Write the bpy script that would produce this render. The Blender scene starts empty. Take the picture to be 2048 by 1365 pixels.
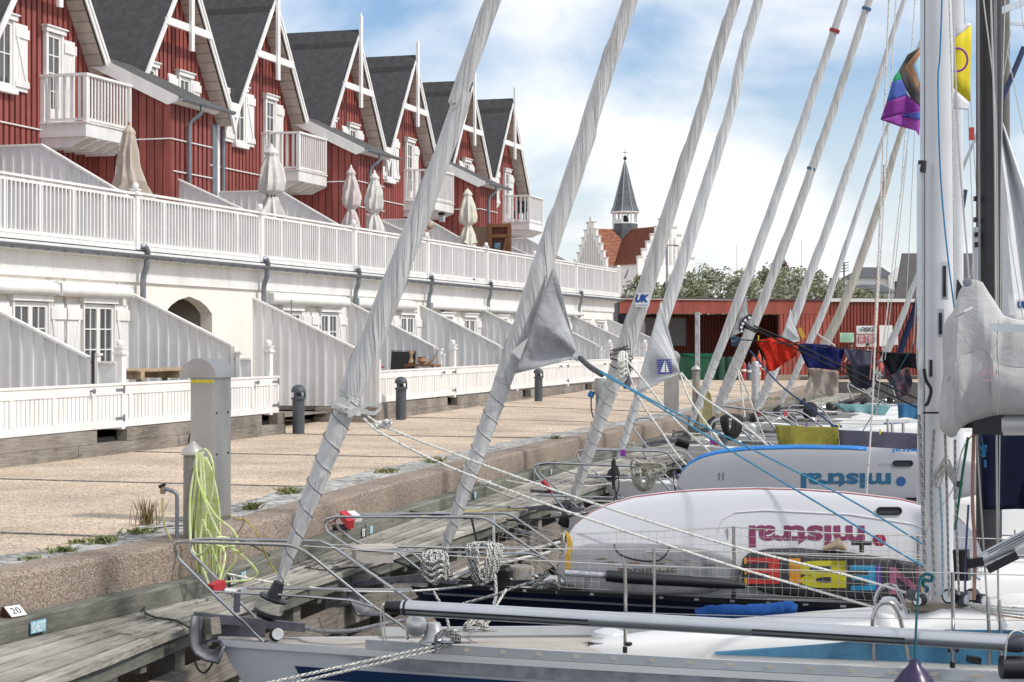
import bpy, bmesh, math, random
from mathutils import Vector, Matrix
random.seed(7)
S_ = bpy.context.scene
COL = S_.collection
# ---------------- camera ----------------
F_ = 3600.0
TH = math.atan(1086 / 3600)
SN, CS = math.sin(TH), math.cos(TH)
cam_d = bpy.data.cameras.new("camera")
cam = bpy.data.objects.new("camera", cam_d)
COL.objects.link(cam)
cam.location = (0, 0, 2)
cam.rotation_euler = (math.radians(90), 0, TH)
cam_d.sensor_width = 36
cam_d.lens = 36 * F_ / 2048
cam_d.shift_y = -2.5 / 2048
cam_d.clip_start = 0.1
cam_d.clip_end = 5000
S_.camera = cam
# ---------------- light and exposure ----------------
SUN_EL, SUN_AZ = math.radians(46), math.radians(99)      # direction towards the sun, azimuth from +Y clockwise to +X
S_.view_settings.view_transform = 'Standard'
S_.view_settings.look = 'None'
S_.view_settings.exposure = 0.32
S_.view_settings.gamma = 1
w = bpy.data.worlds.new("World"); S_.world = w; w.use_nodes = True
nt = w.node_tree; N = nt.nodes; L = nt.links; N.clear()
def wn(t, **k):
    n = N.new(t)
    for a, b in k.items(): setattr(n, a, b)
    return n
wo = wn('ShaderNodeOutputWorld'); bg = wn('ShaderNodeBackground'); sky = wn('ShaderNodeTexSky')
sky.sky_type = 'NISHITA'; sky.sun_disc = False; sky.sun_elevation = SUN_EL; sky.sun_rotation = SUN_AZ
sky.air_density = 1.0; sky.dust_density = 1.5; sky.ozone_density = 1.0
tc = wn('ShaderNodeTexCoord'); mp = wn('ShaderNodeMapping'); mp.inputs['Scale'].default_value = (1.0, 1.0, 1.7)
mp.inputs['Location'].default_value = (3.15, 1.2, 0.35)
n1 = wn('ShaderNodeTexNoise'); n1.inputs['Scale'].default_value = 6.0; n1.inputs['Detail'].default_value = 7; n1.inputs['Roughness'].default_value = 0.52
n1.inputs['Distortion'].default_value = 0.25
cr = wn('ShaderNodeValToRGB'); cr.color_ramp.elements[0].position = 0.36; cr.color_ramp.elements[1].position = 0.59
sep = wn('ShaderNodeSeparateXYZ')
hz = wn('ShaderNodeMapRange'); hz.inputs[1].default_value = 0.16; hz.inputs[2].default_value = 0.0
hz.inputs[3].default_value = 0.0; hz.inputs[4].default_value = 0.85
mx = wn('ShaderNodeMath', operation='MAXIMUM')
mixc = wn('ShaderNodeMix', data_type='RGBA')
tint = wn('ShaderNodeMix', data_type='RGBA', blend_type='MULTIPLY'); tint.inputs[0].default_value = 1
tint.inputs['B'].default_value = (1.0, 1.14, 1.30, 1)
mixc.inputs['B'].default_value = (8.7, 8.8, 8.95, 1)
L.new(tc.outputs['Generated'], mp.inputs[0]); L.new(mp.outputs[0], n1.inputs['Vector'])
L.new(n1.outputs['Fac'], cr.inputs[0]); L.new(tc.outputs['Generated'], sep.inputs[0]); L.new(sep.outputs['Z'], hz.inputs[0])
L.new(cr.outputs[0], mx.inputs[0]); L.new(hz.outputs[0], mx.inputs[1])
L.new(mx.outputs[0], mixc.inputs[0]); L.new(sky.outputs[0], tint.inputs['A']); L.new(tint.outputs['Result'], mixc.inputs['A'])
L.new(mixc.outputs['Result'], bg.inputs[0]); bg.inputs[1].default_value = 0.1
L.new(bg.outputs[0], wo.inputs[0])
sd = bpy.data.lights.new("sun", 'SUN'); sun = bpy.data.objects.new("sun", sd); COL.objects.link(sun)
sd.energy = 2.3; sd.angle = math.radians(4); sd.color = (1.0, 0.955, 0.89)
dsun = Vector((math.sin(SUN_AZ) * math.cos(SUN_EL), math.cos(SUN_AZ) * math.cos(SUN_EL), math.sin(SUN_EL)))
sun.rotation_euler = dsun.to_track_quat('Z', 'Y').to_euler()

# ---------------- measuring helpers: a ray through a photo point meets a real plane ----------------
def W(px, py, Z):
    a = (px - 1024) / F_ * Z
    return Vector((CS * a - SN * Z, SN * a + CS * Z, 2 - (py - 680) / F_ * Z))
def onz(px, py, z=0.0): return W(px, py, (2 - z) * F_ / (py - 680))
def onx(px, py, X): return W(px, py, X / (CS * (px - 1024) / F_ - SN))
def ony(px, py, Y): return W(px, py, Y / (SN * (px - 1024) / F_ + CS))
RV = Vector((CS, SN, 0)); UP = Vector((0, 0, 1)); FV = Vector((-SN, CS, 0))

# ---------------- materials ----------------
MATS = {}
def mat(name, col, rough=0.6, metal=0.0, var=0.12, scale=3.0, bump=0.0, bscale=40.0, col2=None, spec=0.5, stretch=(1, 1, 1), lo=0.35, hi=0.65, detail=4, trans=0.0):
    if name in MATS: return MATS[name]
    m = bpy.data.materials.new(name); m.use_nodes = True
    nt = m.node_tree; b = nt.nodes['Principled BSDF']
    b.inputs['Roughness'].default_value = rough; b.inputs['Metallic'].default_value = metal
    b.inputs['Specular IOR Level'].default_value = spec
    if trans: b.inputs['Transmission Weight'].default_value = trans
    tc = nt.nodes.new('ShaderNodeTexCoord'); mp = nt.nodes.new('ShaderNodeMapping'); mp.inputs['Scale'].default_value = stretch
    nt.links.new(tc.outputs['Object'], mp.inputs[0])
    if var > 0 or col2:
        n = nt.nodes.new('ShaderNodeTexNoise'); n.inputs['Scale'].default_value = scale; n.inputs['Detail'].default_value = detail
        n.inputs['Roughness'].default_value = 0.6
        r = nt.nodes.new('ShaderNodeValToRGB')
        r.color_ramp.elements[0].position = lo; r.color_ramp.elements[1].position = hi
        c2 = col2 if col2 else tuple(c * (1 - var) for c in col)
        c1 = col if col2 else tuple(min(1, c * (1 + var * 0.5)) for c in col)
        r.color_ramp.elements[0].color = (*c2, 1); r.color_ramp.elements[1].color = (*c1, 1)
        nt.links.new(mp.outputs[0], n.inputs['Vector']); nt.links.new(n.outputs['Fac'], r.inputs[0]); nt.links.new(r.outputs[0], b.inputs['Base Color'])
    else:
        b.inputs['Base Color'].default_value = (*col, 1)
    if bump > 0:
        n2 = nt.nodes.new('ShaderNodeTexNoise'); n2.inputs['Scale'].default_value = bscale; n2.inputs['Detail'].default_value = 3
        bp = nt.nodes.new('ShaderNodeBump'); bp.inputs['Strength'].default_value = bump; bp.inputs['Distance'].default_value = 0.01
        nt.links.new(mp.outputs[0], n2.inputs['Vector']); nt.links.new(n2.outputs['Fac'], bp.inputs['Height']); nt.links.new(bp.outputs[0], b.inputs['Normal'])
    MATS[name] = m
    return m
def speckle(name, cols, scale, rough=0.85, bump=0.4, big=None):
    """aggregate: voronoi cells with random colours"""
    if name in MATS: return MATS[name]
    m = bpy.data.materials.new(name); m.use_nodes = True; nt = m.node_tree; b = nt.nodes['Principled BSDF']
    b.inputs['Roughness'].default_value = rough; b.inputs['Specular IOR Level'].default_value = 0.25
    tc = nt.nodes.new('ShaderNodeTexCoord'); v = nt.nodes.new('ShaderNodeTexVoronoi'); v.inputs['Scale'].default_value = scale
    nt.links.new(tc.outputs['Object'], v.inputs['Vector'])
    sp = nt.nodes.new('ShaderNodeSeparateColor'); nt.links.new(v.outputs['Color'], sp.inputs[0])
    r = nt.nodes.new('ShaderNodeValToRGB'); r.color_ramp.interpolation = 'LINEAR'
    els = r.color_ramp.elements
    while len(els) < len(cols): els.new(0.5)
    for i, (p, c) in enumerate(cols): els[i].position = p; els[i].color = (*c, 1)
    nt.links.new(sp.outputs[0], r.inputs[0])
    n = nt.nodes.new('ShaderNodeTexNoise'); n.inputs['Scale'].default_value = 0.7; n.inputs['Detail'].default_value = 9
    nt.links.new(tc.outputs['Object'], n.inputs['Vector'])
    mr = nt.nodes.new('ShaderNodeMapRange'); mr.inputs[1].default_value = 0.3; mr.inputs[2].default_value = 0.7; mr.inputs[3].default_value = 0.74; mr.inputs[4].default_value = 1.10
    nt.links.new(n.outputs['Fac'], mr.inputs[0])
    mu = nt.nodes.new('ShaderNodeMix'); mu.data_type = 'RGBA'; mu.blend_type = 'MULTIPLY'; mu.inputs[0].default_value = 1
    nt.links.new(r.outputs[0], mu.inputs['A']); nt.links.new(mr.outputs[0], mu.inputs['B']); nt.links.new(mu.outputs['Result'], b.inputs['Base Color'])
    bp = nt.nodes.new('ShaderNodeBump'); bp.inputs['Strength'].default_value = bump; bp.inputs['Distance'].default_value = 0.01
    nt.links.new(v.outputs['Distance'], bp.inputs['Height']); bp.invert = True; nt.links.new(bp.outputs[0], b.inputs['Normal'])
    MATS[name] = m; return m
def wood(name, c1, c2, axis=1, scale=2.0, rough=0.8, cs=14):
    """grey weathered timber, grain along one axis"""
    if name in MATS: return MATS[name]
    st = [cs, cs, cs]; st[axis] = 0.8
    m = bpy.data.materials.new(name); m.use_nodes = True; nt = m.node_tree; b = nt.nodes['Principled BSDF']
    b.inputs['Roughness'].default_value = rough; b.inputs['Specular IOR Level'].default_value = 0.2
    tc = nt.nodes.new('ShaderNodeTexCoord'); mp = nt.nodes.new('ShaderNodeMapping'); mp.inputs['Scale'].default_value = st
    n = nt.nodes.new('ShaderNodeTexNoise'); n.inputs['Scale'].default_value = scale; n.inputs['Detail'].default_value = 8; n.inputs['Roughness'].default_value = 0.7; n.inputs['Distortion'].default_value = 0.6
    n3 = nt.nodes.new('ShaderNodeTexNoise'); n3.inputs['Scale'].default_value = 1.1; n3.inputs['Detail'].default_value = 5
    ad = nt.nodes.new('ShaderNodeMix'); ad.data_type = 'FLOAT'; ad.inputs[0].default_value = 0.45
    r = nt.nodes.new('ShaderNodeValToRGB'); r.color_ramp.elements[0].position = 0.38; r.color_ramp.elements[1].position = 0.62
    r.color_ramp.elements[0].color = (*c1, 1); r.color_ramp.elements[1].color = (*c2, 1)
    nt.links.new(tc.outputs['Object'], mp.inputs[0]); nt.links.new(mp.outputs[0], n.inputs['Vector']); nt.links.new(tc.outputs['Object'], n3.inputs['Vector'])
    nt.links.new(n.outputs['Fac'], ad.inputs['A']); nt.links.new(n3.outputs['Fac'], ad.inputs['B']); nt.links.new(ad.outputs['Result'], r.inputs[0]); nt.links.new(r.outputs[0], b.inputs['Base Color'])
    bp = nt.nodes.new('ShaderNodeBump'); bp.inputs['Strength'].default_value = 0.5; bp.inputs['Distance'].default_value = 0.01
    nt.links.new(n.outputs['Fac'], bp.inputs['Height']); nt.links.new(bp.outputs[0], b.inputs['Normal'])
    MATS[name] = m; return m
def cloth(name, col, var=0.1, wr=0.5, scale=3.0, rough=0.9):
    """sail cloth and fabric: fine weave and soft creases"""
    if name in MATS: return MATS[name]
    m = bpy.data.materials.new(name); m.use_nodes = True; nt = m.node_tree; b = nt.nodes['Principled BSDF']
    b.inputs['Roughness'].default_value = rough; b.inputs['Specular IOR Level'].default_value = 0.15
    tc = nt.nodes.new('ShaderNodeTexCoord')
    n = nt.nodes.new('ShaderNodeTexNoise'); n.inputs['Scale'].default_value = scale; n.inputs['Detail'].default_value = 7; n.inputs['Roughness'].default_value = 0.62; n.inputs['Distortion'].default_value = 1.2
    nt.links.new(tc.outputs['Object'], n.inputs['Vector'])
    r = nt.nodes.new('ShaderNodeValToRGB'); r.color_ramp.elements[0].position = 0.3; r.color_ramp.elements[1].position = 0.62
    r.color_ramp.elements[0].color = (*[c * (1 - var) for c in col], 1); r.color_ramp.elements[1].color = (*col, 1)
    nt.links.new(n.outputs['Fac'], r.inputs[0]); nt.links.new(r.outputs[0], b.inputs['Base Color'])
    bp = nt.nodes.new('ShaderNodeBump'); bp.inputs['Strength'].default_value = wr*.6; bp.inputs['Distance'].default_value = 0.02
    nt.links.new(n.outputs['Fac'], bp.inputs['Height']); nt.links.new(bp.outputs[0], b.inputs['Normal'])
    MATS[name] = m; return m
def sailmat(name, col, var=0.16):
    """rolled sail: creases that run round the roll, from the stored coil coordinates"""
    m = bpy.data.materials.new(name); m.use_nodes = True; nt = m.node_tree; b = nt.nodes['Principled BSDF']
    b.inputs['Roughness'].default_value = 0.85; b.inputs['Specular IOR Level'].default_value = 0.15
    at = nt.nodes.new('ShaderNodeAttribute'); at.attribute_name = 'ropeuv'
    n = nt.nodes.new('ShaderNodeTexNoise'); n.inputs['Scale'].default_value = 1.2; n.inputs['Detail'].default_value = 4; n.inputs['Roughness'].default_value = 0.5; n.inputs['Distortion'].default_value = 0.8
    nt.links.new(at.outputs['Vector'], n.inputs['Vector'])
    r = nt.nodes.new('ShaderNodeValToRGB'); r.color_ramp.elements[0].position = 0.33; r.color_ramp.elements[1].position = 0.60
    r.color_ramp.elements[0].color = (*[c * (1 - var) for c in col], 1); r.color_ramp.elements[1].color = (*col, 1)
    nt.links.new(n.outputs['Fac'], r.inputs[0]); nt.links.new(r.outputs[0], b.inputs['Base Color'])
    bp = nt.nodes.new('ShaderNodeBump'); bp.inputs['Strength'].default_value = 1.0; bp.inputs['Distance'].default_value = 0.06
    nt.links.new(n.outputs['Fac'], bp.inputs['Height']); nt.links.new(bp.outputs[0], b.inputs['Normal'])
    MATS[name] = m; return m
def ropemat(name, c1, c2, scale=55, thr=0.5):
    if name in MATS: return MATS[name]
    m = bpy.data.materials.new(name); m.use_nodes = True; nt = m.node_tree; b = nt.nodes['Principled BSDF']
    b.inputs['Roughness'].default_value = 0.9; b.inputs['Specular IOR Level'].default_value = 0.15
    uv = nt.nodes.new('ShaderNodeAttribute'); uv.attribute_name = 'ropeuv'
    v = nt.nodes.new('ShaderNodeTexChecker'); v.inputs['Scale'].default_value = 1.0
    v.inputs['Color1'].default_value = (*c1, 1); v.inputs['Color2'].default_value = (*c2, 1)
    nt.links.new(uv.outputs['Vector'], v.inputs['Vector'])
    # mostly colour one with flecks of colour two
    n = nt.nodes.new('ShaderNodeTexNoise'); tc = nt.nodes.new('ShaderNodeTexCoord'); n.inputs['Scale'].default_value = scale
    nt.links.new(tc.outputs['Object'], n.inputs['Vector'])
    r = nt.nodes.new('ShaderNodeValToRGB'); r.color_ramp.elements[0].position = thr - 0.03; r.color_ramp.elements[1].position = thr + 0.03
    nt.links.new(n.outputs['Fac'], r.inputs[0])
    mu = nt.nodes.new('ShaderNodeMix'); mu.data_type = 'RGBA'; mu.inputs['B'].default_value = (*c1, 1)
    nt.links.new(r.outputs[0], mu.inputs[0]); nt.links.new(v.outputs['Color'], mu.inputs['A']); nt.links.new(mu.outputs['Result'], b.inputs['Base Color'])
    MATS[name] = m; return m

WHITE = mat('white_paint', (0.80, 0.785, 0.755), 0.45, var=0.11, scale=2.2, stretch=(1, 1, .3), lo=.3, hi=.6)
WALLW = mat('cream_render', (0.84, 0.80, 0.72), 0.8, var=0.06, scale=0.8, bump=0.1)
GREYP = [mat('pale_grey_boards_%d' % i, (0.76*k, 0.755*k, 0.755*k), 0.6, var=0.10, scale=1.5, stretch=(1,1,.4)) for i, k in enumerate((1, .95, .90))]
RED = [mat('red_stained_boards_%d' % i, (0.30*k, 0.076*k, 0.062*k), 0.65, var=0.25, scale=2.0, stretch=(3, 3, 0.5), bump=0.15) for i, k in enumerate((1, .88, 1.12))]
REDD = mat('shaded_gap_backing', (0.045, 0.010, 0.008), 0.9, var=0.2)  # near-black colour stands in for shade in the gaps between boards
FELT = mat('black_roofing_felt', (0.075, 0.071, 0.072), 0.9, var=0.2, scale=5, bump=0.3, bscale=60, spec=0.2)
FELT2 = mat('grey_roofing_felt', (0.10, 0.096, 0.093), 0.9, var=0.25, scale=2, bump=0.3, bscale=60, spec=0.2)
ZINC = mat('zinc_grey', (0.23, 0.25, 0.28), 0.45, metal=0.5, var=0.15, scale=3)
GLASS = mat('dark_window_glass', (0.10, 0.11, 0.11), 0.08, var=0.5, scale=2.5, spec=0.8)
CURT = mat('grey_curtain_glass', (0.085, 0.087, 0.088), 0.12, var=0.45, scale=5, stretch=(1, 1, 0.15), spec=0.8)
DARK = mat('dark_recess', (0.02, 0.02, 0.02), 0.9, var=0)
STEEL = mat('stainless_steel', (0.52, 0.51, 0.50), 0.22, metal=1.0, var=0.1, scale=4)
BRUSH = mat('brushed_steel', (0.44, 0.43, 0.42), 0.36, metal=0.8, var=0.22, scale=2.2, stretch=(1, 1, .4))
ALU = mat('anodised_aluminium', (0.66, 0.68, 0.70), 0.35, metal=0.55, var=0.06)
MASTW = mat('white_mast_paint', (0.66, 0.665, 0.68), 0.3, metal=0.1, var=0.05, scale=2)
BLACK = mat('black_plastic', (0.015, 0.015, 0.017), 0.4, var=0.2)
CHAR = mat('charcoal_metal', (0.065, 0.075, 0.085), 0.5, var=0.15, scale=6)
GEL = mat('white_gelcoat', (0.80, 0.79, 0.76), 0.3, var=0.05, scale=1.2)
HULLG = mat('grey_white_hull', (0.62, 0.63, 0.66), 0.3, var=0.06, scale=1.0)
NAVY = mat('navy_hull_paint', (0.006, 0.012, 0.035), 0.15, var=0.2)
TEAK = wood('grey_teak', (0.33, 0.30, 0.27), (0.52, 0.485, 0.44), axis=0, scale=2)
DECKW = [wood('weathered_deck_planks_%d' % i, (0.15*k, 0.14*k, 0.12*k), (0.50*k, 0.475*k, 0.415*k), axis=1, scale=3.2) for i, k in enumerate((1, .82, 1.15))]
BEAMW = wood('green_grey_beam', (0.085, 0.09, 0.075), (0.23, 0.225, 0.19), axis=1, scale=2)
BASEW = wood('grey_sleeper_wood', (0.12, 0.10, 0.085), (0.34, 0.305, 0.265), axis=1, scale=3)
PILEW = wood('pale_pile_wood', (0.20, 0.18, 0.15), (0.42, 0.40, 0.36), axis=2, scale=2)
BROWNW = wood('brown_stained_wood', (0.16, 0.07, 0.035), (0.28, 0.14, 0.07), axis=2, scale=2)
SAILG = sailmat('pale_grey_sail_cover', (0.64, 0.63, 0.615))
SAILD = cloth('grey_weathered_sail_cover', (0.33, 0.335, 0.345), var=0.22, wr=0.8, scale=4)
SAILF = sailmat('white_sail_roll', (0.70, 0.70, 0.69))
SAILW = cloth('white_sail_cloth', (0.72, 0.73, 0.74), var=0.1, wr=0.6, scale=5)
SAILT = sailmat('tan_sail_cover', (0.56, 0.53, 0.46))
ROPEW = ropemat('white_flecked_rope', (0.72, 0.71, 0.66), (0.06, 0.06, 0.07), thr=0.42)
ROPEBW = ropemat('black_and_white_rope', (0.62, 0.61, 0.57), (0.03, 0.03, 0.03), thr=0.58)
ROPEP = mat('plain_white_rope', (0.62, 0.60, 0.54), 0.9, var=0.3, scale=60)
WIRE = mat('steel_wire', (0.5, 0.49, 0.47), 0.4, metal=0.6, var=0.1)
ROPEBLUE = mat('blue_rope', (0.03, 0.22, 0.45), 0.8, var=0.4, scale=80)
ROPEDK = mat('dark_rope', (0.02, 0.02, 0.022), 0.8, var=0.3, scale=80)
TEALR = mat('teal_rope', (0.005, 0.09, 0.12), 0.8, var=0.3, scale=80)
# ---------------- mesh building ----------------
class MB:
    def __init__(s): s.v = []; s.f = []; s.uv = None; s.mi = []; s.c = 0
    def add(s, vs, fs):
        o = len(s.v); s.v += [Vector(v) for v in vs]; s.f += [tuple(i + o for i in f) for f in fs]; s.mi += [s.c]*(len(s.f)-len(s.mi)); return s
    def box(s, a, b):
        x0, y0, z0 = a; x1, y1, z1 = b
        return s.add([(x0,y0,z0),(x1,y0,z0),(x1,y1,z0),(x0,y1,z0),(x0,y0,z1),(x1,y0,z1),(x1,y1,z1),(x0,y1,z1)],
                     [(0,3,2,1),(4,5,6,7),(0,1,5,4),(1,2,6,5),(2,3,7,6),(3,0,4,7)])
    def bar(s, p, q, w, h, up=(0,0,1)):
        p = Vector(p); q = Vector(q); d = (q - p).normalized(); u = Vector(up)
        sd = d.cross(u)
        if sd.length < 1e-4: sd = d.cross(Vector((1,0,0)))
        sd.normalize(); u = sd.cross(d).normalized()
        vs = []
        for c in (p, q):
            for i, j in ((-1,-1),(1,-1),(1,1),(-1,1)): vs.append(c + sd * (i*w/2) + u * (j*h/2))
        return s.add(vs, [(0,3,2,1),(4,5,6,7),(0,1,5,4),(1,2,6,5),(2,3,7,6),(3,0,4,7)])
    def tube(s, pts, r, n=8, cap=True, prof=None, closed=False):
        pts = [Vector(p) for p in pts]; m = len(pts)
        rs = r if isinstance(r, (list, tuple)) else [r] * m
        if s.uv is None: s.uv = {}
        base = len(s.v); up = None; L = 0
        for i, p in enumerate(pts):
            if closed: t = (pts[(i+1) % m] - pts[i-1])
            else: t = (pts[min(i+1, m-1)] - pts[max(i-1, 0)])
            t = t.normalized() if t.length > 1e-9 else Vector((0,0,1))
            if up is None:
                up = Vector((0,0,1)) if abs(t.z) < 0.9 else Vector((1,0,0))
            a = t.cross(up); a = a.normalized() if a.length > 1e-6 else t.orthogonal().normalized()
            up = a.cross(t).normalized()
            if i: L += (p - pts[i-1]).length
            for k in range(n):
                an = 2 * math.pi * k / n
                rr = rs[i] * (prof(L, an) if prof else 1)
                s.uv[len(s.v)] = (L / max(rs[i], 1e-4) * 0.8, k / n * 6 + L / max(rs[i], 1e-4) * 0.4, 0)
                s.v.append(p + a * (math.cos(an) * rr) + up * (math.sin(an) * rr))
        for i in range(m if closed else m - 1):
            j = (i + 1) % m
            for k in range(n):
                k2 = (k + 1) % n
                s.f.append((base+i*n+k, base+i*n+k2, base+j*n+k2, base+j*n+k))
        if cap and not closed:
            s.f.append(tuple(base + k for k in range(n))[::-1]); s.f.append(tuple(base + (m-1)*n + k for k in range(n)))
        return s
    def lathe(s, c, prof, n=16, ax=(0,0,1)):
        c = Vector(c); ax = Vector(ax).normalized()
        a = ax.orthogonal().normalized() if abs(ax.z) < 0.99 else Vector((1,0,0)); b = ax.cross(a)
        base = len(s.v)
        for r, h in prof:
            for k in range(n):
                an = 2*math.pi*k/n; s.v.append(c + ax*h + a*(math.cos(an)*r) + b*(math.sin(an)*r))
        for i in range(len(prof)-1):
            for k in range(n):
                k2 = (k+1) % n; s.f.append((base+i*n+k, base+i*n+k2, base+(i+1)*n+k2, base+(i+1)*n+k))
        s.f.append(tuple(base+k for k in range(n))[::-1]); s.f.append(tuple(base+(len(prof)-1)*n+k for k in range(n)))
        return s
    def prism(s, poly, ext):
        """closed outline (3D points in a plane) pushed along vector ext"""
        n = len(poly); e = Vector(ext); vs = [Vector(p) for p in poly]; vs += [v + e for v in vs[:n]]
        fs = [tuple(range(n))[::-1], tuple(range(n, 2*n))] + [(i, (i+1) % n, (i+1) % n + n, i + n) for i in range(n)]
        return s.add(vs, fs)
    def grid(s, rows):
        base = len(s.v); m = len(rows); n = len(rows[0])
        for r in rows: s.v += [Vector(p) for p in r]
        for i in range(m-1):
            for k in range(n-1): s.f.append((base+i*n+k, base+i*n+k+1, base+(i+1)*n+k+1, base+(i+1)*n+k))
        return s
def mk(name, mb, m, parent=None, inv=None, smooth=False, ang=35, sol=0, bev=0):
    me = bpy.data.meshes.new(name)
    vs = [inv @ v for v in mb.v] if inv is not None else mb.v
    me.from_pydata([tuple(v) for v in vs], [], mb.f)
    if isinstance(m, (list, tuple)):
        mi = mb.mi + [mb.c]*(len(mb.f)-len(mb.mi)); me.polygons.foreach_set('material_index', [k % len(m) for k in mi])
    bm = bmesh.new(); bm.from_mesh(me); bmesh.ops.recalc_face_normals(bm, faces=bm.faces); bm.to_mesh(me); bm.free()
    if smooth:
        me.polygons.foreach_set('use_smooth', [True] * len(me.polygons))
        me.set_sharp_from_angle(angle=math.radians(ang))
    if mb.uv and m is not None and not isinstance(m, (list, tuple)) and ('rope' in m.name or 'sail' in m.name):
        at = me.attributes.new('ropeuv', 'FLOAT_VECTOR', 'POINT')
        for i, u in mb.uv.items(): at.data[i].vector = u
    if isinstance(m, (list, tuple)):
        for x in m: me.materials.append(x)
    elif m: me.materials.append(m)
    o = bpy.data.objects.new(name, me); COL.objects.link(o)
    if parent: o.parent = parent
    if sol:
        md = o.modifiers.new('thickness', 'SOLIDIFY'); md.thickness = sol; md.offset = 0
    if bev:
        md = o.modifiers.new('bevel', 'BEVEL'); md.width = bev; md.segments = 2; md.limit_method = 'ANGLE'
    return o
class Thing:
    def __init__(s, name, label, cat, loc=(0,0,0), rz=0, group=None, M=None):
        o = bpy.data.objects.new(name, None); COL.objects.link(o); o.empty_display_size = 0.2
        if M is not None: o.matrix_world = M; s.M = M
        else:
            o.location = loc; o.rotation_euler = (0,0,rz); s.M = Matrix.Translation(Vector(loc)) @ Matrix.Rotation(rz, 4, 'Z')
        s.inv = s.M.inverted(); s.o = o
        o['label'] = label; o['category'] = cat
        if group: o['group'] = group
    def part(s, name, mb, m, parent=None, local=False, **k):
        return mk(name, mb, m, parent or s.o, None if local else s.inv, **k)
def single(name, mb, m, label, cat, group=None, loc=None, kind=None, **k):
    if loc is None:
        n = len(mb.v); loc = (sum(v.x for v in mb.v)/n, sum(v.y for v in mb.v)/n, min(v.z for v in mb.v))
    M = Matrix.Translation(Vector(loc))
    o = mk(name, mb, m, None, M.inverted(), **k); o.location = loc
    if label: o['label'] = label; o['category'] = cat
    if group: o['group'] = group
    if kind: o['kind'] = kind
    return o
def struct(name, mb, m, kind='structure', **k):
    o = mk(name, mb, m, None, None, **k); o['kind'] = kind; return o
def copytree(root, loc, label=None, rz=None, scale=None, group=None):
    c = root.copy(); COL.objects.link(c); c.location = loc
    if rz is not None: c.rotation_euler = (0,0,rz)
    if scale: c.scale = scale
    if label: c['label'] = label
    if group: c['group'] = group
    def rec(src, dst):
        for ch in list(src.children):
            d = ch.copy(); COL.objects.link(d); d.parent = dst; rec(ch, d)
    rec(root, c)
    return c
_tc = {}
def textmb(body, bold=0.0, shear=0.0, space=1.0):
    cu = bpy.data.curves.new('t', 'FONT'); cu.body = body; cu.size = 1; cu.offset = bold; cu.shear = shear; cu.space_character = space
    cu.align_x = 'CENTER'; cu.align_y = 'CENTER'; cu.resolution_u = 4; cu.fill_mode = 'FRONT'
    o = bpy.data.objects.new('t', cu); COL.objects.link(o)
    bpy.context.view_layer.update()
    me = o.to_mesh(); mb = MB(); mb.add([v.co.copy() for v in me.vertices], [tuple(p.vertices) for p in me.polygons])
    o.to_mesh_clear(); bpy.data.objects.remove(o); bpy.data.curves.remove(cu)
    xs = [v.x for v in mb.v]; ys = [v.y for v in mb.v]; x0, x1, y0, y1 = min(xs), max(xs), min(ys), max(ys)
    for v in mb.v: v.x = (v.x - (x0+x1)/2) / (x1-x0); v.y = (v.y - (y0+y1)/2) / (y1-y0)
    return mb
def lettering(body, c, right, up, wid, hei, **k):
    """flat letters centred on c, filling wid x hei, spanned by right and up"""
    mb = textmb(body, **k); c = Vector(c); r = Vector(right).normalized(); u = Vector(up).normalized()
    mb.v = [c + r * (v.x * wid) + u * (v.y * hei) for v in mb.v]; return mb
def catmull(pts, n=6):
    pts = [Vector(p) for p in pts]
    if len(pts) < 3: return pts
    P = [pts[0]*2 - pts[1]] + pts + [pts[-1]*2 - pts[-2]]; out = []
    for i in range(1, len(P)-2):
        for j in range(n):
            t = j/n; p0, p1, p2, p3 = P[i-1], P[i], P[i+1], P[i+2]
            out.append(0.5*((2*p1) + (p2-p0)*t + (2*p0-5*p1+4*p2-p3)*t*t + (3*p1-p0-3*p2+p3)*t**3))
    out.append(pts[-1]); return out
def roundpoly(pts, r, n=5):
    """polyline with corners rounded to radius about r"""
    pts = [Vector(p) for p in pts]; out = [pts[0]]
    for i in range(1, len(pts)-1):
        a, b, c = pts[i-1], pts[i], pts[i+1]; d1 = (a-b); d2 = (c-b)
        q = min(r, d1.length*.45, d2.length*.45); s = b + d1.normalized()*q; e = b + d2.normalized()*q
        for j in range(n+1):
            t = j/n; out.append(s*(1-t)**2 + b*2*t*(1-t) + e*t*t)
    out.append(pts[-1]); return out
def interp(x, tab):
    if x <= tab[0][0]: return tab[0][1]
    for (a, b), (c, d) in zip(tab, tab[1:]):
        if x <= c: return b + (d-b)*(x-a)/(c-a)
    return tab[-1][1]
def sagline(p, q, sag, n=10):
    p = Vector(p); q = Vector(q)
    return [p.lerp(q, i/n) - Vector((0,0,sag*4*(i/n)*(1-i/n))) for i in range(n+1)]
# ================= the setting: quay, kerb, jetty, water =================
CURB = [(-30,-8.9),(6,-8.8),(13.2,-8.42),(14.3,-8.28),(15.7,-8.12),(17.2,-8.16),(18.8,-8.29),(21.2,-8.52),(24.2,-8.75),(28,-8.91),(34,-9.12),(43.4,-9.05),(53,-9.2),(72,-9.77),(85,-10.0),(300,-13.5)]
DECKE = [(-30,-6.6),(8,-6.8),(11.5,-6.94),(14,-7.13),(18.2,-7.25),(22.5,-7.28),(29.3,-7.38),(45,-7.6),(60,-8.0),(85,-8.6)]
def cx(y): return interp(y, CURB)
def gz(x, y):
    t = max(0, min(1, (-x - 10.5) / 4.5)); return 0.3 * t * max(0, min(1, (y - 36) / 34)) * (1 if y < 76 else max(0, 1 - (y-76)/12))
ys = sorted(set([-30, -10, 0, 6] + [10 + i * 1.5 for i in range(0, 60)] + [100, 110, 130, 160, 220, 300]))
mb = MB()
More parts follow.
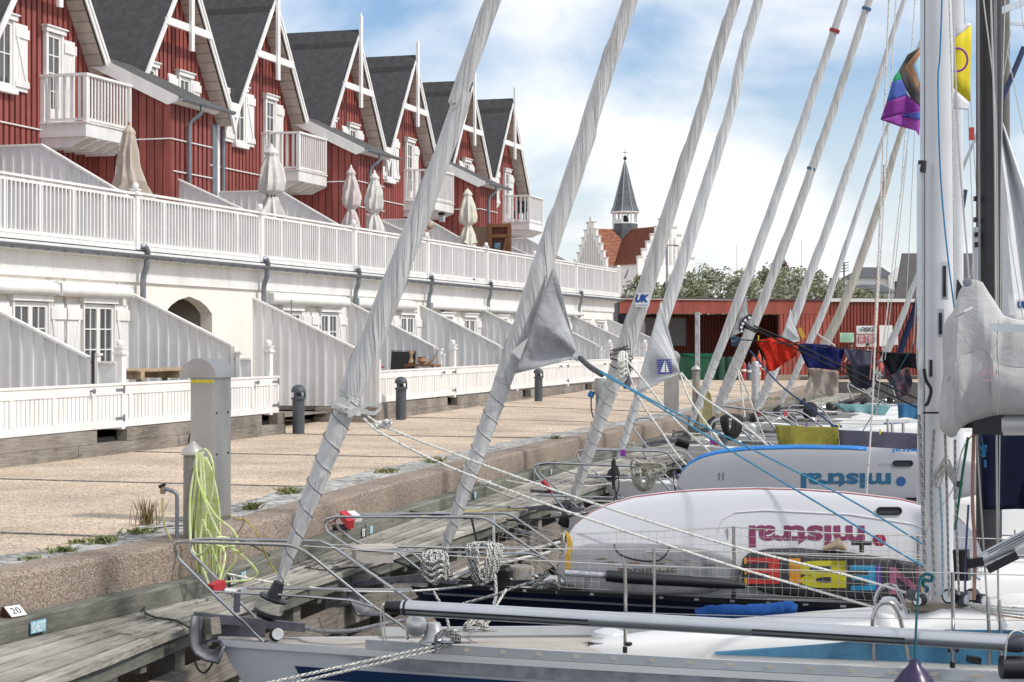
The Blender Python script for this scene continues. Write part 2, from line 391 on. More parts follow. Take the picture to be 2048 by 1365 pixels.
mb.grid([[(cx(y) - 0.45 - (0.0 if k == 0 else 0), y, 0) if k == 0 else (x, y, gz(x, y)) for k, x in enumerate([0, -9.9-.8, -11.5, -13, -14.5, -16, -19, -24, -60, -400])] for y in ys])
# the paving near the kerb follows it
pave = struct('quay_pavement', mb, speckle('pebble_dash_paving', [(0.0,(0.17,0.12,0.085)),(0.2,(0.47,0.355,0.25)),(0.55,(0.62,0.485,0.355)),(0.8,(0.66,0.545,0.425)),(1.0,(0.80,0.72,0.62))], 48, bump=0.5))
mb = MB(); mb.grid([[(-4000, 70+i*10, -0.05 - (0 if i else 0)) , (4000, 70+i*10, -0.05)] for i in (2.2, 500)])
struct('town_ground', mb, mat('far_ground', (0.16,0.15,0.12), 0.9, var=0.3, scale=0.1))
mb = MB(); mb.add([(-12, 84.6, 0.004), (400, 84.6, 0.004), (400, 130, 0.004), (-12, 130, 0.004)], [(0,1,2,3)]); struct('quay_end_pavement', mb, MATS['pebble_dash_paving'])
mb = MB(); mb.box((-10.2, 84.45, -3), (400, 84.65, 0.05)); struct('quay_end_wall', mb, mat('harbour_wall_concrete', (.22,.2,.18), .9, var=.3))
# cobble margin beside the kerb
COB = speckle('grey_cobbles', [(0,(0.15,0.145,0.135)),(0.4,(0.34,0.33,0.31)),(1,(0.56,0.55,0.52))], 12.0, bump=1.0)
mb = MB(); yy = [y for y in ys if y <= 110]
rows = []
for i in range(0, 420):
    y = -5 + i * 0.25
    wv = 0.95 + 0.12 * math.sin(i * 2.3) * math.sin(i * .7) + 0.06 * math.sin(i * 5.1)
    rows.append([(cx(y) - 0.44, y, 0.006), (cx(y) - 0.44 - wv * (0.75 if y > 16 else 0.62), y, 0.006)])
mb.grid(rows); struct('cobble_margin', mb, COB)
# stone strips across the paving
mb = MB()
for Y in (10.0, 16.3, 22.6, 28.8, 35.2, 42.3, 48.8, 55.2, 61.5, 67.8, 74.1):
    for i in range(60):
        x0 = cx(Y) - 1.0 - i * 0.12; 
        if x0 < -15.6: break
        w_ = 0.045 + 0.012 * math.sin(i * 3.7 + Y)
        mb.box((x0 - 0.112, Y - w_, 0.001 + gz(x0, Y)), (x0, Y + w_*.8, 0.012 + gz(x0, Y)))
struct('paving_strip', mb, mat('dark_sett_stone', (0.20,0.19,0.18), 0.9, var=0.6, scale=9, bump=.5))
# kerb of the quay
mb = MB(); rows = []
i = 0; y = -12.0
while y < 110:
    x = cx(y); j = 0.012 * math.sin(y * 7.3) + 0.01 * math.sin(y * 17.1)
    rows.append([(x - 0.46, y, 0.0), (x - 0.45, y, 0.03), (x - 0.05, y, 0.035 + j*.3), (x - 0.01 + j*.5, y, 0.0 + j*.5), (x + 0.01 + j, y, -0.12), (x + j*.7, y, -0.34), (x, y, -2.2)])
    y += 0.22
mb.grid(rows)
KERB = speckle('pebbled_kerb_concrete', [(0,(0.16,0.12,0.095)),(0.45,(0.30,0.235,0.185)),(0.85,(0.36,0.29,0.235)),(0.95,(0.40,0.34,0.29)),(1,(0.55,0.5,0.45))], 75, bump=0.6)
struct('quay_kerb', mb, KERB, smooth=True)
# water
mb = MB(); mb.add([(-9.5,-60,-1.75),(900,-60,-1.75),(900,3900,-1.75),(-9.5,3900,-1.75)], [(0,1,2,3)])
wm = mat('harbour_water', (0.012,0.02,0.018), 0.06, var=0.3, scale=0.6, bump=0.6, bscale=6)
struct('water', mb, wm)
# ---------------- jetty ----------------
jt = Thing('jetty', 'low weathered plank jetty running along the foot of the quay wall', 'jetty', (-7.8, 14, -1.75))
mb = MB()                                                     # kerb beam in lengths
y = -2.0; k = 0
while y < 88:
    y1 = min(y + 4.6, 88)
    seg = [y + (y1 - y) * t / 6 for t in range(7)]
    dx = 0.012 * ((k * 7) % 3 - 1)
    rr = []
    for q in seg:
        x = cx(q); j = 0.006 * math.sin(q * 9)
        rr.append([(x - 0.0, q, -0.5), (x - 0.0, q, -0.31), (x + 0.215 + dx + j, q, -0.305), (x + 0.235 + dx, q, -0.325), (x + 0.235 + dx, q, -0.5)])
    b0 = len(mb.v); mb.grid(rr); mb.f.append(tuple(b0 + i for i in range(5))); mb.f.append(tuple(len(mb.v) - 5 + i for i in range(5)))
    y = y1 + 0.012; k += 1
jt.part('kerb_beam', mb, BEAMW)
mb = MB()                                                     # planks run along the jetty
NP = 7
y = -2.0
for k in range(NP):
    yb = -2 + (k * 2.1) % 3.5
    while yb < 86:
        y1 = min(yb + 4.4 + (k % 3) * .3, 86)
        dz = 0.009 * math.sin(k * 5 + yb)
        seg = [yb + (y1-yb) * t/5 for t in range(6)]
        for half in (0,):
            rr = []
            for q in seg:
                a = cx(q) + 0.24; b = interp(q, DECKE); t0 = k / NP; t1 = (k + 1) / NP
                x0 = a + (b-a)*t0 + 0.022; x1 = a + (b-a)*t1 - 0.022
                jag = (0.02 * math.sin(q * 13.7) * math.sin(q * 3.1)) if k == NP - 1 else 0
                rr.append([(x0, q, -0.53), (x0, q, -0.47 + dz), (x1 + jag, q, -0.47 + dz), (x1 + jag, q, -0.53)])
            b0 = len(mb.v); mb.grid(rr); mb.f.append(tuple(b0+i for i in range(4))); mb.f.append(tuple(len(mb.v)-4+i for i in range(4))); mb.mi += [int(yb*3+k*5) % 3]*(len(mb.f)-len(mb.mi))
        yb = y1 + 0.01
jt.part('planking', mb, DECKW)
mb = MB()
for yb in range(-2, 86, 4):
    for t in range(4):
        q0 = yb + t; q1 = q0 + 1.0
        x0 = interp(q0, DECKE) - 0.06; x1 = interp(q1, DECKE) - 0.06
        mb.bar((x0 - .05, q0, -0.60), (x1 - .05, q1, -0.60), 0.09, 0.13)
jt.part('edge_joist', mb, BEAMW)
for zc, nm in ((-0.98, 'upper_wale'), (-1.38, 'lower_wale')):
    mb = MB()
    for yb in range(-2, 86, 4):
        for t in range(4):
            q0 = yb + t; q1 = q0 + 1.0
            mb.bar((interp(q0, DECKE) - 0.12, q0, zc), (interp(q1, DECKE) - 0.12, q1, zc), 0.14, 0.22)
    jt.part(nm, mb, BASEW)
for q in [2 + 1.35 * i for i in range(46)]:
    x = interp(q, DECKE) - 0.24
    mb = MB(); mb.box((x - 0.09, q - 0.09, -2.1), (x + 0.09, q + 0.09, -0.66)); jt.part('pile', mb, PILEW if int(q*10) % 3 else BEAMW)
mb = MB()
for q in [2.5 + 1.35 * i for i in range(46)]:
    x = interp(q, DECKE); mb.box((cx(q), q - .05, -.74), (x - .1, q + .05, -.54))
jt.part('cross_joists', mb, BEAMW)
# berth signs on the kerb beam
SIGNB = mat('pale_blue_sign', (0.30,0.55,0.66), 0.5, var=0.2, scale=20); SIGNW = mat('sign_white', (0.78,0.78,0.76), 0.5, var=0.1, scale=20); INK = mat('sign_ink', (0.03,0.03,0.035), 0.6, var=0)
def kerb_y(px, off, z):
    lo, hi = 8.0, 90.0
    for _ in range(50):
        y = (lo+hi)/2; x = cx(y) + off; Z = -SN*x + CS*y
        if 1024 + F_*(CS*x + SN*y)/Z < px: lo = y
        else: hi = y
    return y
def beam_sign(px, py, w_, h_, txt, lab, bgm, inkm, col2=None):
    yq = kerb_y(px, .252, -.4); x = cx(yq) + 0.252; sl = (cx(yq + .3) - cx(yq - .3)) / .6
    r = Vector((sl, 1, 0)).normalized(); nrm = Vector((1, -sl, 0)).normalized(); c = Vector((x, yq, -0.4))
    t = Thing('berth_sign', lab, 'sign', c)
    mb = MB(); mb.prism([c - r*w_/2 - UP*h_/2, c + r*w_/2 - UP*h_/2, c + r*w_/2 + UP*h_/2, c - r*w_/2 + UP*h_/2], nrm * 0.006); t.part('plate', mb, bgm)
    t.part('lettering', lettering(txt, c + nrm * 0.0085, r, UP, w_ * .90, h_ * .72, bold=0.0), inkm)
    return t
beam_sign(76, 1242, 0.20, 0.10, 'GÆST', 'pale blue sign with white letters on the kerb beam, nearest the wooden number 20 block', SIGNB, SIGNW)
for px, py, tx, lab in ((466,1131,'32','white number plate beside a pale blue plate under the green hose'), (727,1056,'21','white number plate on the kerb beam behind the red marker of a pulpit'), (937,998,'AD','white number plate on the beam beneath the second grey furled sail')):
    beam_sign(px, py, .12, .09, tx, lab, SIGNW, INK)
for px, py, lab in ((486,1127,'pale blue plate with faded letters at the end of the draped green hose'), (742,1053,'pale blue plate with faded letters beyond the red pulpit marker'), (950,994,'pale blue plate with faded letters right of the second furled sail'), (1102,953,'small pale blue plate on the beam below the third pulpit')):
    beam_sign(px, py, .12, .10, 'GÆ', lab, SIGNB, SIGNW)
# wooden wedge with the number 20
yq = kerb_y(27, .12, -.3); c = Vector((cx(yq) + .12, yq, -.305)); t = Thing('number_block', 'slanted wooden block with the white number plate 20 on the kerb beam', 'number sign', c)
mb = MB(); r = Vector((0.30, 0.95, 0)).normalized(); n_ = Vector((0.95, -0.30, 0))
a = c - r * .07; mb.prism([a - n_*.07, a + n_*.07, a - n_*.03 + UP*.08, a - n_*.07 + UP*.08], r * .14); t.part('wedge', mb, mat('dark_red_wood', (.07,.02,.015), .8))
up = (-n_*.10 + UP*.08).normalized(); nn = r.cross(up); pc = c + n_*.02 + UP*.042 + nn*.004
mb = MB(); mb.prism([pc - r*.08 - up*.06, pc + r*.08 - up*.06, pc + r*.08 + up*.06, pc - r*.08 + up*.06], nn * .008); t.part('plate', mb, SIGNW)
t.part('lettering', lettering('20', pc + nn * .011, r, up, .095, .07), INK)
# ================= terraced building =================
XF, XU, XB, XG, XE, XWL = -15.8, -18.56, -22.3, -22.8, -20.61, -18.76
BAY = [27.9, 34.0, 40.2, 46.3, 52.35, 58.4, 64.35, 70.35, 76.2]      # bay lines along Y
# ---- ground floor of the row: one long white building under a roof terrace
gf = Thing('ground_floor_building', 'long cream rendered ground floor with french doors under the white roof terrace', 'building', (-19, 50, 0))
mb = MB()
A0, A1, ASP, ATOP = 35.75, 38.05, 2.60, 2.98           # arch in the second bay
mb.box((XWL-.3, 10, 0), (XWL, A0, 3.7)); mb.box((XWL-.3, A1, 0), (XWL, 77.6, 3.7))
am = (A0+A1)/2
arch = [(A0, ASP), (A0 + .28, ASP + .17), (A0+.62, ASP+.29), (am, ATOP), (A1-.62, ASP+.29), (A1-.28, ASP+.17), (A1, ASP)]
mb.prism([(XWL-.3, A0, 3.7)] + [(XWL-.3, y, z) for y, z in arch] + [(XWL-.3, A1, 3.7)], (.3, 0, 0))
mb.box((XWL-8, 77.4, 0), (XWL-.3, 77.6, 3.7))
gf.part('wall', mb, WALLW)
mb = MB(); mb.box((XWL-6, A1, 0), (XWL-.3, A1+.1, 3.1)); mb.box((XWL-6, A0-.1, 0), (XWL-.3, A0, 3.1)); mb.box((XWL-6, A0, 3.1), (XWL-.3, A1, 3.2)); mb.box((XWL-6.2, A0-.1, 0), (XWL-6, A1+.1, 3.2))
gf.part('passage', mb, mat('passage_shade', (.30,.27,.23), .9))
mb = MB(); mb.prism([(XWL-1.2, A0, 0)] + [(XWL-1.2, y, z) for y, z in arch] + [(XWL-1.2, A1, 0)], (-.04, 0, 0)); gf.part('passage_door', mb, mat('brown_passage_door', (.16,.14,.12), .8))
mb = MB(); mb.box((XWL, 10, 3.22), (XWL+.06, 77.7, 3.7)); gf.part('frieze_board', mb, WHITE)
mb = MB(); mb.box((XWL-5, 10, 3.70), (XU+.10, 77.9, 3.86)); mb.box((XU-.05, 10, 3.862), (XU+.06, 77.9, 3.98)); gf.part('terrace_slab', mb, WHITE)
mb = MB()
ring = [(XU+.11 + .085*math.cos(a), 3.80 + .085*math.sin(a)) for a in [math.pi + math.pi*i/8 for i in range(9)]]
mb.grid([[(x, y, z) for x, z in ring] for y in (10, 78.0)])
for i in range(110):
    y = 10.5 + i*.62; mb.box((XU+.02, y, 3.712), (XU+.2, y+.02, 3.73)); 
gf.part('gutter', mb, ZINC, sol=.012)
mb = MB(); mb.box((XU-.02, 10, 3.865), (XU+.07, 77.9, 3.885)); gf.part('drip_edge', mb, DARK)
for px_, Yp in ((285, 34.35), (520, 40.45), (711, 46.5), (857, 52.6), (978, 58.7), (1155, 71.0)):
    mb = MB(); mb.tube(roundpoly([(XU+.02, Yp-.25, 3.93), (XU+.13, Yp-.15, 4.0), (XU+.14, Yp-.02, 3.86), (XU+.10, Yp, 3.72), (XU+.10, Yp, 3.55), (XU+.0, Yp+.02, 3.35), (XU+.0, Yp+.02, .45)], .14), .062, 10)
    gf.part('downpipe', mb, ZINC, smooth=True)
# french doors with shutters; two to a bay
def shutter(th, Y0, Y1, z0, z1, X, parent=None, flip=False):
    mb = MB(); n = 4
    for i in range(n): a = Y0 + (Y1-Y0)*i/n; mb.box((X, a+.003, z0), (X+.035, a + (Y1-Y0)/n - .003, z1))
    o = th.part('shutter', mb, WHITE, parent)
    mb = MB(); h = z1-z0
    mb.box((X+.035, Y0-.02, z1-.22*min(1,h/1.5)-.10), (X+.07, Y1+.03, z1-.10)); mb.box((X+.035, Y0-.02, z0+.10), (X+.07, Y1+.03, z0+.10+.14))
    ya, yb = (Y1-.05, Y0+.05) if flip else (Y0+.05, Y1-.05)
    mb.bar((X+.048, ya, z0+.22), (X+.048, yb, z1-.25), .09, .025, up=(1,0,0))
    th.part('brace', mb, WHITE, o); return o
def window(th, Y0, Y1, z0, z1, X, rows=2, cols=2, door=False, glass=None, name='window', parent=None, casing=.09):
    """casement: deep white casing that stands proud, sash, bars and glass"""
    mb = MB(); c = casing
    mb.box((X, Y0-c, z0-.02), (X+.10, Y0, z1+.02)); mb.box((X, Y1, z0-.02), (X+.10, Y1+c, z1+.02))
    mb.box((X, Y0-c-.05, z1+.02), (X+.14, Y1+c+.05, z1+.13)); mb.box((X, Y0-c-.09, z1+.132), (X+.18, Y1+c+.09, z1+.165))
    if not door: mb.box((X, Y0-c-.05, z0-.16), (X+.15, Y1+c+.05, z0-.022))
    fr = th.part(name, mb, WHITE, parent)
    mb = MB(); mb.box((X+.015, Y0, z0), (X+.03, Y1, z1)); th.part('pane', mb, glass or CURT, fr)
    mb = MB(); s = .07
    leaves = cols // 2 if cols > 1 else 1; lw = (Y1-Y0)/leaves
    for l in range(leaves):
        a = Y0 + l*lw; b = a + lw; zb = z0 + (.35 if door else 0)
        mb.box((X+.031, a, z0), (X+.062, a+s, z1)); mb.box((X+.031, b-s, z0), (X+.062, b, z1))
        mb.box((X+.031, a+s, z1-s-.02), (X+.062, b-s, z1)); mb.box((X+.031, a+s, z0), (X+.062, b-s, zb+s))
        mb.box((X+.031, (a+b)/2-.014, zb+s), (X+.055, (a+b)/2+.014, z1-s-.02))
        for r in range(1, rows):
            zz = zb + s + (z1-s-.02-zb-s)*r/rows; mb.box((X+.031, a+s, zz-.013), (X+.053, b-s, zz+.013))
    th.part('sash', mb, WHITE, fr); return fr
for bi, (b0, b1) in enumerate(zip(BAY, BAY[1:])):
    if bi == 1: continue
    for yc in ((b0 + 2.25, b0 + 4.75) if bi != 0 else (30.2, 32.75)):
        if bi == 0: w2 = .60
        else: w2 = .58
        window(gf, yc-w2, yc+w2, .55, 2.72, XWL, rows=4, cols=4, door=True, name='french_door', casing=.05)
        shutter(gf, yc-w2-.62, yc-w2-.12, .6, 2.72, XWL+.03); shutter(gf, yc+w2+.12, yc+w2+.62, .6, 2.72, XWL+.03, flip=True)
for yc in (27.0, 23.5):
    window(gf, yc-.6, yc+.6, .55, 2.72, XWL, rows=4, cols=4, door=True, name='french_door', casing=.05)
for y in (31.5, 33.6): mb = MB(); mb.box((XWL+.0, y-.012, 2.0), (XWL+.05, y+.012, 3.2)); gf.part('cover_strip', mb, mat('pale_trim',(.6,.59,.56),.7))
# awnings in rolled cassettes
def awning(Y0, Y1, z, r=.13, x=XWL+.16):
    mb = MB(); mb.tube([(x, Y0, z), (x, Y1, z)], r, 14); mb.box((XWL+.0, Y0+.02, z+.02), (x, Y1-.02, z+.16))
    o = gf.part('awning_cassette', mb, WHITE, smooth=True)
    for ya, yb in ((Y0-.03, Y0), (Y1, Y1+.03)): mb = MB(); mb.box((x-.02, ya, z-r*.9), (x+r*.9, yb, z+r)); gf.part('end_cap', mb, mat('grey_white_cap', (.6,.6,.58), .5), o)
awning(25.5, 30.9, 2.98); awning(31.0, 33.8, 2.98)
awning(40.9, 45.9, 3.02, .14); awning(46.6, 51.3, 3.02, .14)
awning(52.9, 58.4, 3.05, .10); awning(58.5, 64.4, 3.05, .10); awning(64.5, 71.6, 3.05, .10)
# floodlight with its cable beside the first grey screen
t = Thing('floodlight', 'small grey floodlight on a bracket above the grey screen wall right of the arch', 'light', (XWL, 41.5, 2.3))
mb = MB(); mb.tube([(XWL, 41.9, 3.0), (XWL+.3, 41.9, 3.0), (XWL+.32, 41.9, 2.25)], .018, 8); t.part('bracket', mb, ZINC)
mb = MB(); c = Vector((XWL+.5, 42.1, 2.12)); mb.prism([c+Vector((-.16,-.2,.0)), c+Vector((.16,-.2,-.08)), c+Vector((.16,.2,-.08)), c+Vector((-.16,.2,0))], (0.03,0,.09)); t.part('lamp_head', mb, mat('pale_grey_lamp', (.5,.48,.46), .5))

# ---- roof terrace balustrade
ter = Thing('terrace_balustrade', 'long white baluster railing along the edge of the roof terrace', 'railing', (XU, 50, 3.98))
posts = [27.8] + BAY[1:-1] + [77.8]
def balpanel(th, y0, y1, nb, zb, zt, X, th_=.045, name='railing_panel', back=True):
    mb = MB()
    mb.box((X-.05, y0, zt-.05), (X+.06, y1, zt)); mb.box((X-.03, y0, zt-.14), (X+.03, y1, zt-.085)); mb.box((X-.04, y0, zb), (X+.04, y1, zb+.07))
    mb.box((X-.035, y1-.07, zb+.07), (X+.045, y1, zt-.14))
    for i in range(nb):
        yy_ = y0 + (y1-.07-y0)*(i+.5)/nb; mb.box((X-.012, yy_-.02, zb+.07), (X+.03, yy_+.02, zt-.14))
    return th.part(name, mb, WHITE)
for a, b in zip([21.7]+posts, posts):
    n = 5
    for i in range(n):
        y0 = a + .06 + (b-a-.12)*i/n; y1 = a + .06 + (b-a-.12)*(i+1)/n; zr = 5.10 if a < 30 else 5.12
        balpanel(ter, y0, y1, 8, 3.99, zr, XU)
for a, b in zip([21.7]+posts, posts):
    mb = MB(); mb.box((XU-.075, a+.07, 4.06), (XU-.055, b-.07, 5.0)); ter.part('backing_sheet', mb, mat('backing_grey', (.40,.40,.41), .7))
def ballpost(th, x, y, z0, z1, w_=.075, pm=None):
    mb = MB(); mb.box((x-w_, y-w_, z0), (x+w_, y+w_, z1)); mb.box((x-w_-.03, y-w_-.03, z1-.10), (x+w_+.03, y+w_+.03, z1-.06)); mb.box((x-w_-.02, y-w_-.02, z1), (x+w_+.02, y+w_+.02, z1+.03))
    o = th.part('post', mb, WHITE)
    mb = MB(); R = .075; mb.lathe((x, y, z1+.03+R*.8), [(R*math.cos(t), R*math.sin(t)) for t in [-1.3+2.6*i/10 for i in range(11)]], 14); th.part('ball_finial', mb, WHITE, o, smooth=True)
for y in posts: ballpost(ter, XU+.02, y, 3.9, 5.15)
# ---- grey board screens: lower ones on the wooden decks, upper ones on the terrace
def screen(Y, x0, z0top, x1, z1top, zb, name, lab, grp, tail=True, flat=0, gate=False):
    """board partition in the plane Y = const; top slopes from the house (x0) down to x1"""
    t = Thing(name, lab, 'partition', (x0, Y, zb), group=grp)
    def top(x):
        if x < x0 + flat: return z0top
        return z0top + (z1top - z0top) * (x - x0 - flat) / (x1 - x0 - flat)
    mb = MB(); x = x0
    while x < x1 - .01:
        xb = min(x + .235, x1); mb.c = random.randrange(3)
        mb.prism([(x, Y-.02, zb), (xb, Y-.02, zb), (xb, Y-.02, top(xb)), (x, Y-.02, top(x))], (0, .05, 0))
        mb.prism([(x-.022+.02, Y-.042, zb), (x+.045, Y-.042, zb), (x+.045, Y-.042, top(x+.045)), (x-.002, Y-.042, top(x))], (0, .0215, 0))
        x = xb
    t.part('boards', mb, GREYP)
    mb = MB()
    if flat: mb.bar((x0, Y, z0top+.02), (x0+flat, Y, z0top+.02), .13, .04)
    mb.bar((x0+flat, Y, z0top+.02), (x1+.02, Y, z1top+.02), .13, .045); t.part('capping', mb, WHITE)
    mb = MB(); mb.box((x1, Y-.05, zb), (x1+.1, Y+.05, z1top)); t.part('end_post', mb, WHITE)
    return t
low = [(28.45, -18.76, 2.72, -16.45, 1.66, 'nearest low grey board screen rising from the left edge, timber deck in front'), (34.05, -18.76, 3.0, -16.35, 1.86, 'low grey board screen standing before the arched passage'),
       (40.3, -18.76, 3.0, -15.55, 1.52, 'tall grey board screen running down to the paving right of the arch'), (46.35, -18.76, 3.05, -16.2, 1.78, 'low grey screen behind the black patio chair'),
       (52.4, -18.76, 3.05, -16.2, 1.78, 'low grey screen right of the black patio chair, behind the second furled sail'), (58.4, -18.76, 3.06, -16.2, 1.8, 'low grey screen seen beneath the grey triangular sail clew'), (64.4, -18.76, 3.06, -16.2, 1.8, 'low grey screen hidden behind the second furled sail'),
       (70.4, -18.76, 3.0, -16.3, 1.85, 'low grey screen between the grey clew and the third furled sail'), (76.6, -18.76, 2.9, -16.2, 1.8, 'last low grey screen at the far end of the row')]
for i, (Y, x0, z0, x1, z1, lab) in enumerate(low):
    t = screen(Y, x0, z0, x1, z1, .42 if i != 2 else .40, 'board_screen', lab, 'lower board screens')
    if i != 2:
        xs_ = x1 + .08
        mb = MB(); mb.box((xs_+.02, Y-.02, .42), (XF-.09, Y+.02, 1.58)); t.part('low_panel', mb, GREYP[0])
        mb = MB(); mb.box((xs_, Y-.05, 1.58), (XF-.09, Y+.05, 1.62)); mb.box((x1+.12, Y-.06, .42), (x1+.22, Y+.06, 1.72)); mb.box((x1+.09, Y-.08, 1.72), (x1+.25, Y+.08, 1.76)); t.part('panel_trim', mb, WHITE)
for i, Y in enumerate((34.2, 40.0, 46.6, 52.6, 59.0, 65.0, 71.4)):
    labs = ['wide grey screen on the terrace at the upper left edge', 'lilac grey screen on the terrace left of the tied white parasol', 'terrace screen running behind the tied white parasol', 'terrace screen right of the two close parasols', 'terrace screen behind the bending person', 'terrace screen beside the brown wooden gate', 'last terrace screen at the far end of the roof terrace']
    if i % 2 == 0: screen(Y, -22.8, 6.18, XU-.25, 5.0, 3.98, 'board_screen', labs[i], 'terrace board screens', flat=1.9)
    else: screen(Y, -20.7, 5.95, XU-.25, 5.1, 3.98, 'board_screen', labs[i], 'terrace board screens')
# ---- lower front fence and timber deck edge
def fence(Y0, Y1, lab, niches, zof=0.0):
    t = Thing('deck_fence', lab, 'fence', (XF, Y0, .42), group='white picket panels in front of the decks')
    n = round((Y1-Y0)/1.22)
    for i in range(n):
        a = Y0 + (Y1-Y0)*i/n; b = Y0 + (Y1-Y0)*(i+1)/n
        mb = MB(); z0, z1 = .46+gz(XF,a)*.25, 1.24+gz(XF,a)*.25; X = XF
        mb.box((X-.03, a, z1-.04), (X+.05, b, z1)); mb.box((X-.02, a, z1-.2), (X+.03, b, z1-.04)); mb.box((X-.02, a, z0), (X+.03, b, z0+.13)); mb.box((X-.02, b-.08, z0+.13), (X+.035, b, z1-.2))
        m_ = 9
        for k in range(m_):
            q = a + (b-.08-a)*k/m_; mb.box((X-.012, q+.016, z0+.13), (X+.012, q+(b-.08-a)/m_-.008, z1-.2))
        t.part('fence_panel', mb, WHITE)
    for yn in niches:
        mb = MB(); X = XF+.036
        for zz in (.62, 1.12): mb = MB(); mb.box((X, yn-.28, zz-.02), (X+.012, yn, zz+.02)); mb.box((X, yn-.02, zz-.06), (X+.014, yn+.02, zz+.06)); t.part('gate_hinge', mb, ZINC)
        mb = MB(); mb.lathe((X, yn-1.15, 1.12), [(.02,0),(.02,.05),(.045,.06),(.045,.08)], 10, ax=(1,0,0)); t.part('gate_latch', mb, ZINC)
    return t
fence(22.4, 35.15, 'white fence panels in front of the deck at the left edge, behind the steel pedestal', [28.5, 35.1])
fence(40.35, 77.0, 'long white fence of panels running from the forestay to the far end of the row', [46.9, 58.9, 65.0])
for Y in (28.52, 34.78, 46.9, 52.9, 58.9, 65.1, 71.1):
    t = Thing('gate_post', {28.52:'ball topped white gate post in front of the left french doors',34.78:'ball topped white gate post at the end of the near fence',46.9:'ball topped white gate post right of the black patio chair',52.9:'ball topped white gate post beside the second furled sail',58.9:'ball topped white gate post behind the grey sail clew',65.1:'ball topped white gate post at the clew corner of the grey sail',71.1:'farthest ball topped white gate post by the third furled sail'}[Y], 'post', (XF-.05, Y, .4), group='ball topped gate posts')
    ballpost(t, XF-.05, Y, .42, 1.84)
def sleepers(Y0, Y1, gaps, lab, xo=0):
    t = Thing('timber_plinth', lab, 'plinth', (XF, Y0, 0))
    X = XF + .07
    ed = [Y0] + [g for p in gaps for g in p] + [Y1]
    mb = MB()
    for a, b in zip(ed[::2], ed[1::2]): mb.box((X-.2, a, .215), (X, b, .44))
    t.part('upper_sleeper', mb, BASEW)
    mb = MB(); q = Y0
    while q < Y1: mb.box((X-.2, q, -.02), (X+.02, min(q+3.6, Y1), .21+ (0.0))); q += 3.62
    t.part('lower_sleeper', mb, BASEW)
    mb = MB(); mb.box((XWL, Y0+.02, .30), (X-.22, Y1-.02, .42)); t.part('deck_boards', mb, BASEW)
    mb = MB()
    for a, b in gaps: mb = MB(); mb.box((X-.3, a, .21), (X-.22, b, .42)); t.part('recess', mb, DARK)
    return t
sleepers(16, 35.35, [(28.6-1.1, 28.55), (34.2, 35.0)], 'grey sleeper plinth under the white fence at the left edge')
sleepers(40.28, 77.5, [(46.1, 46.95), (53.3, 54.2), (61.0, 62.0)], 'long grey sleeper plinth under the far white fence')
mb = MB(); mb.box((XWL, 35.4, .25), (XF-.9, 40.2, .27)); 
# step under the tall screen
mb.box((XF-1.2, 39.9, 0), (XF+.35, 40.25, .16)); mb.box((XF-1.2, 40.0, .165), (XF+.35, 40.27, .38))
single('deck_step', mb, BASEW, 'grey timber steps at the foot of the tall board screen', 'step')

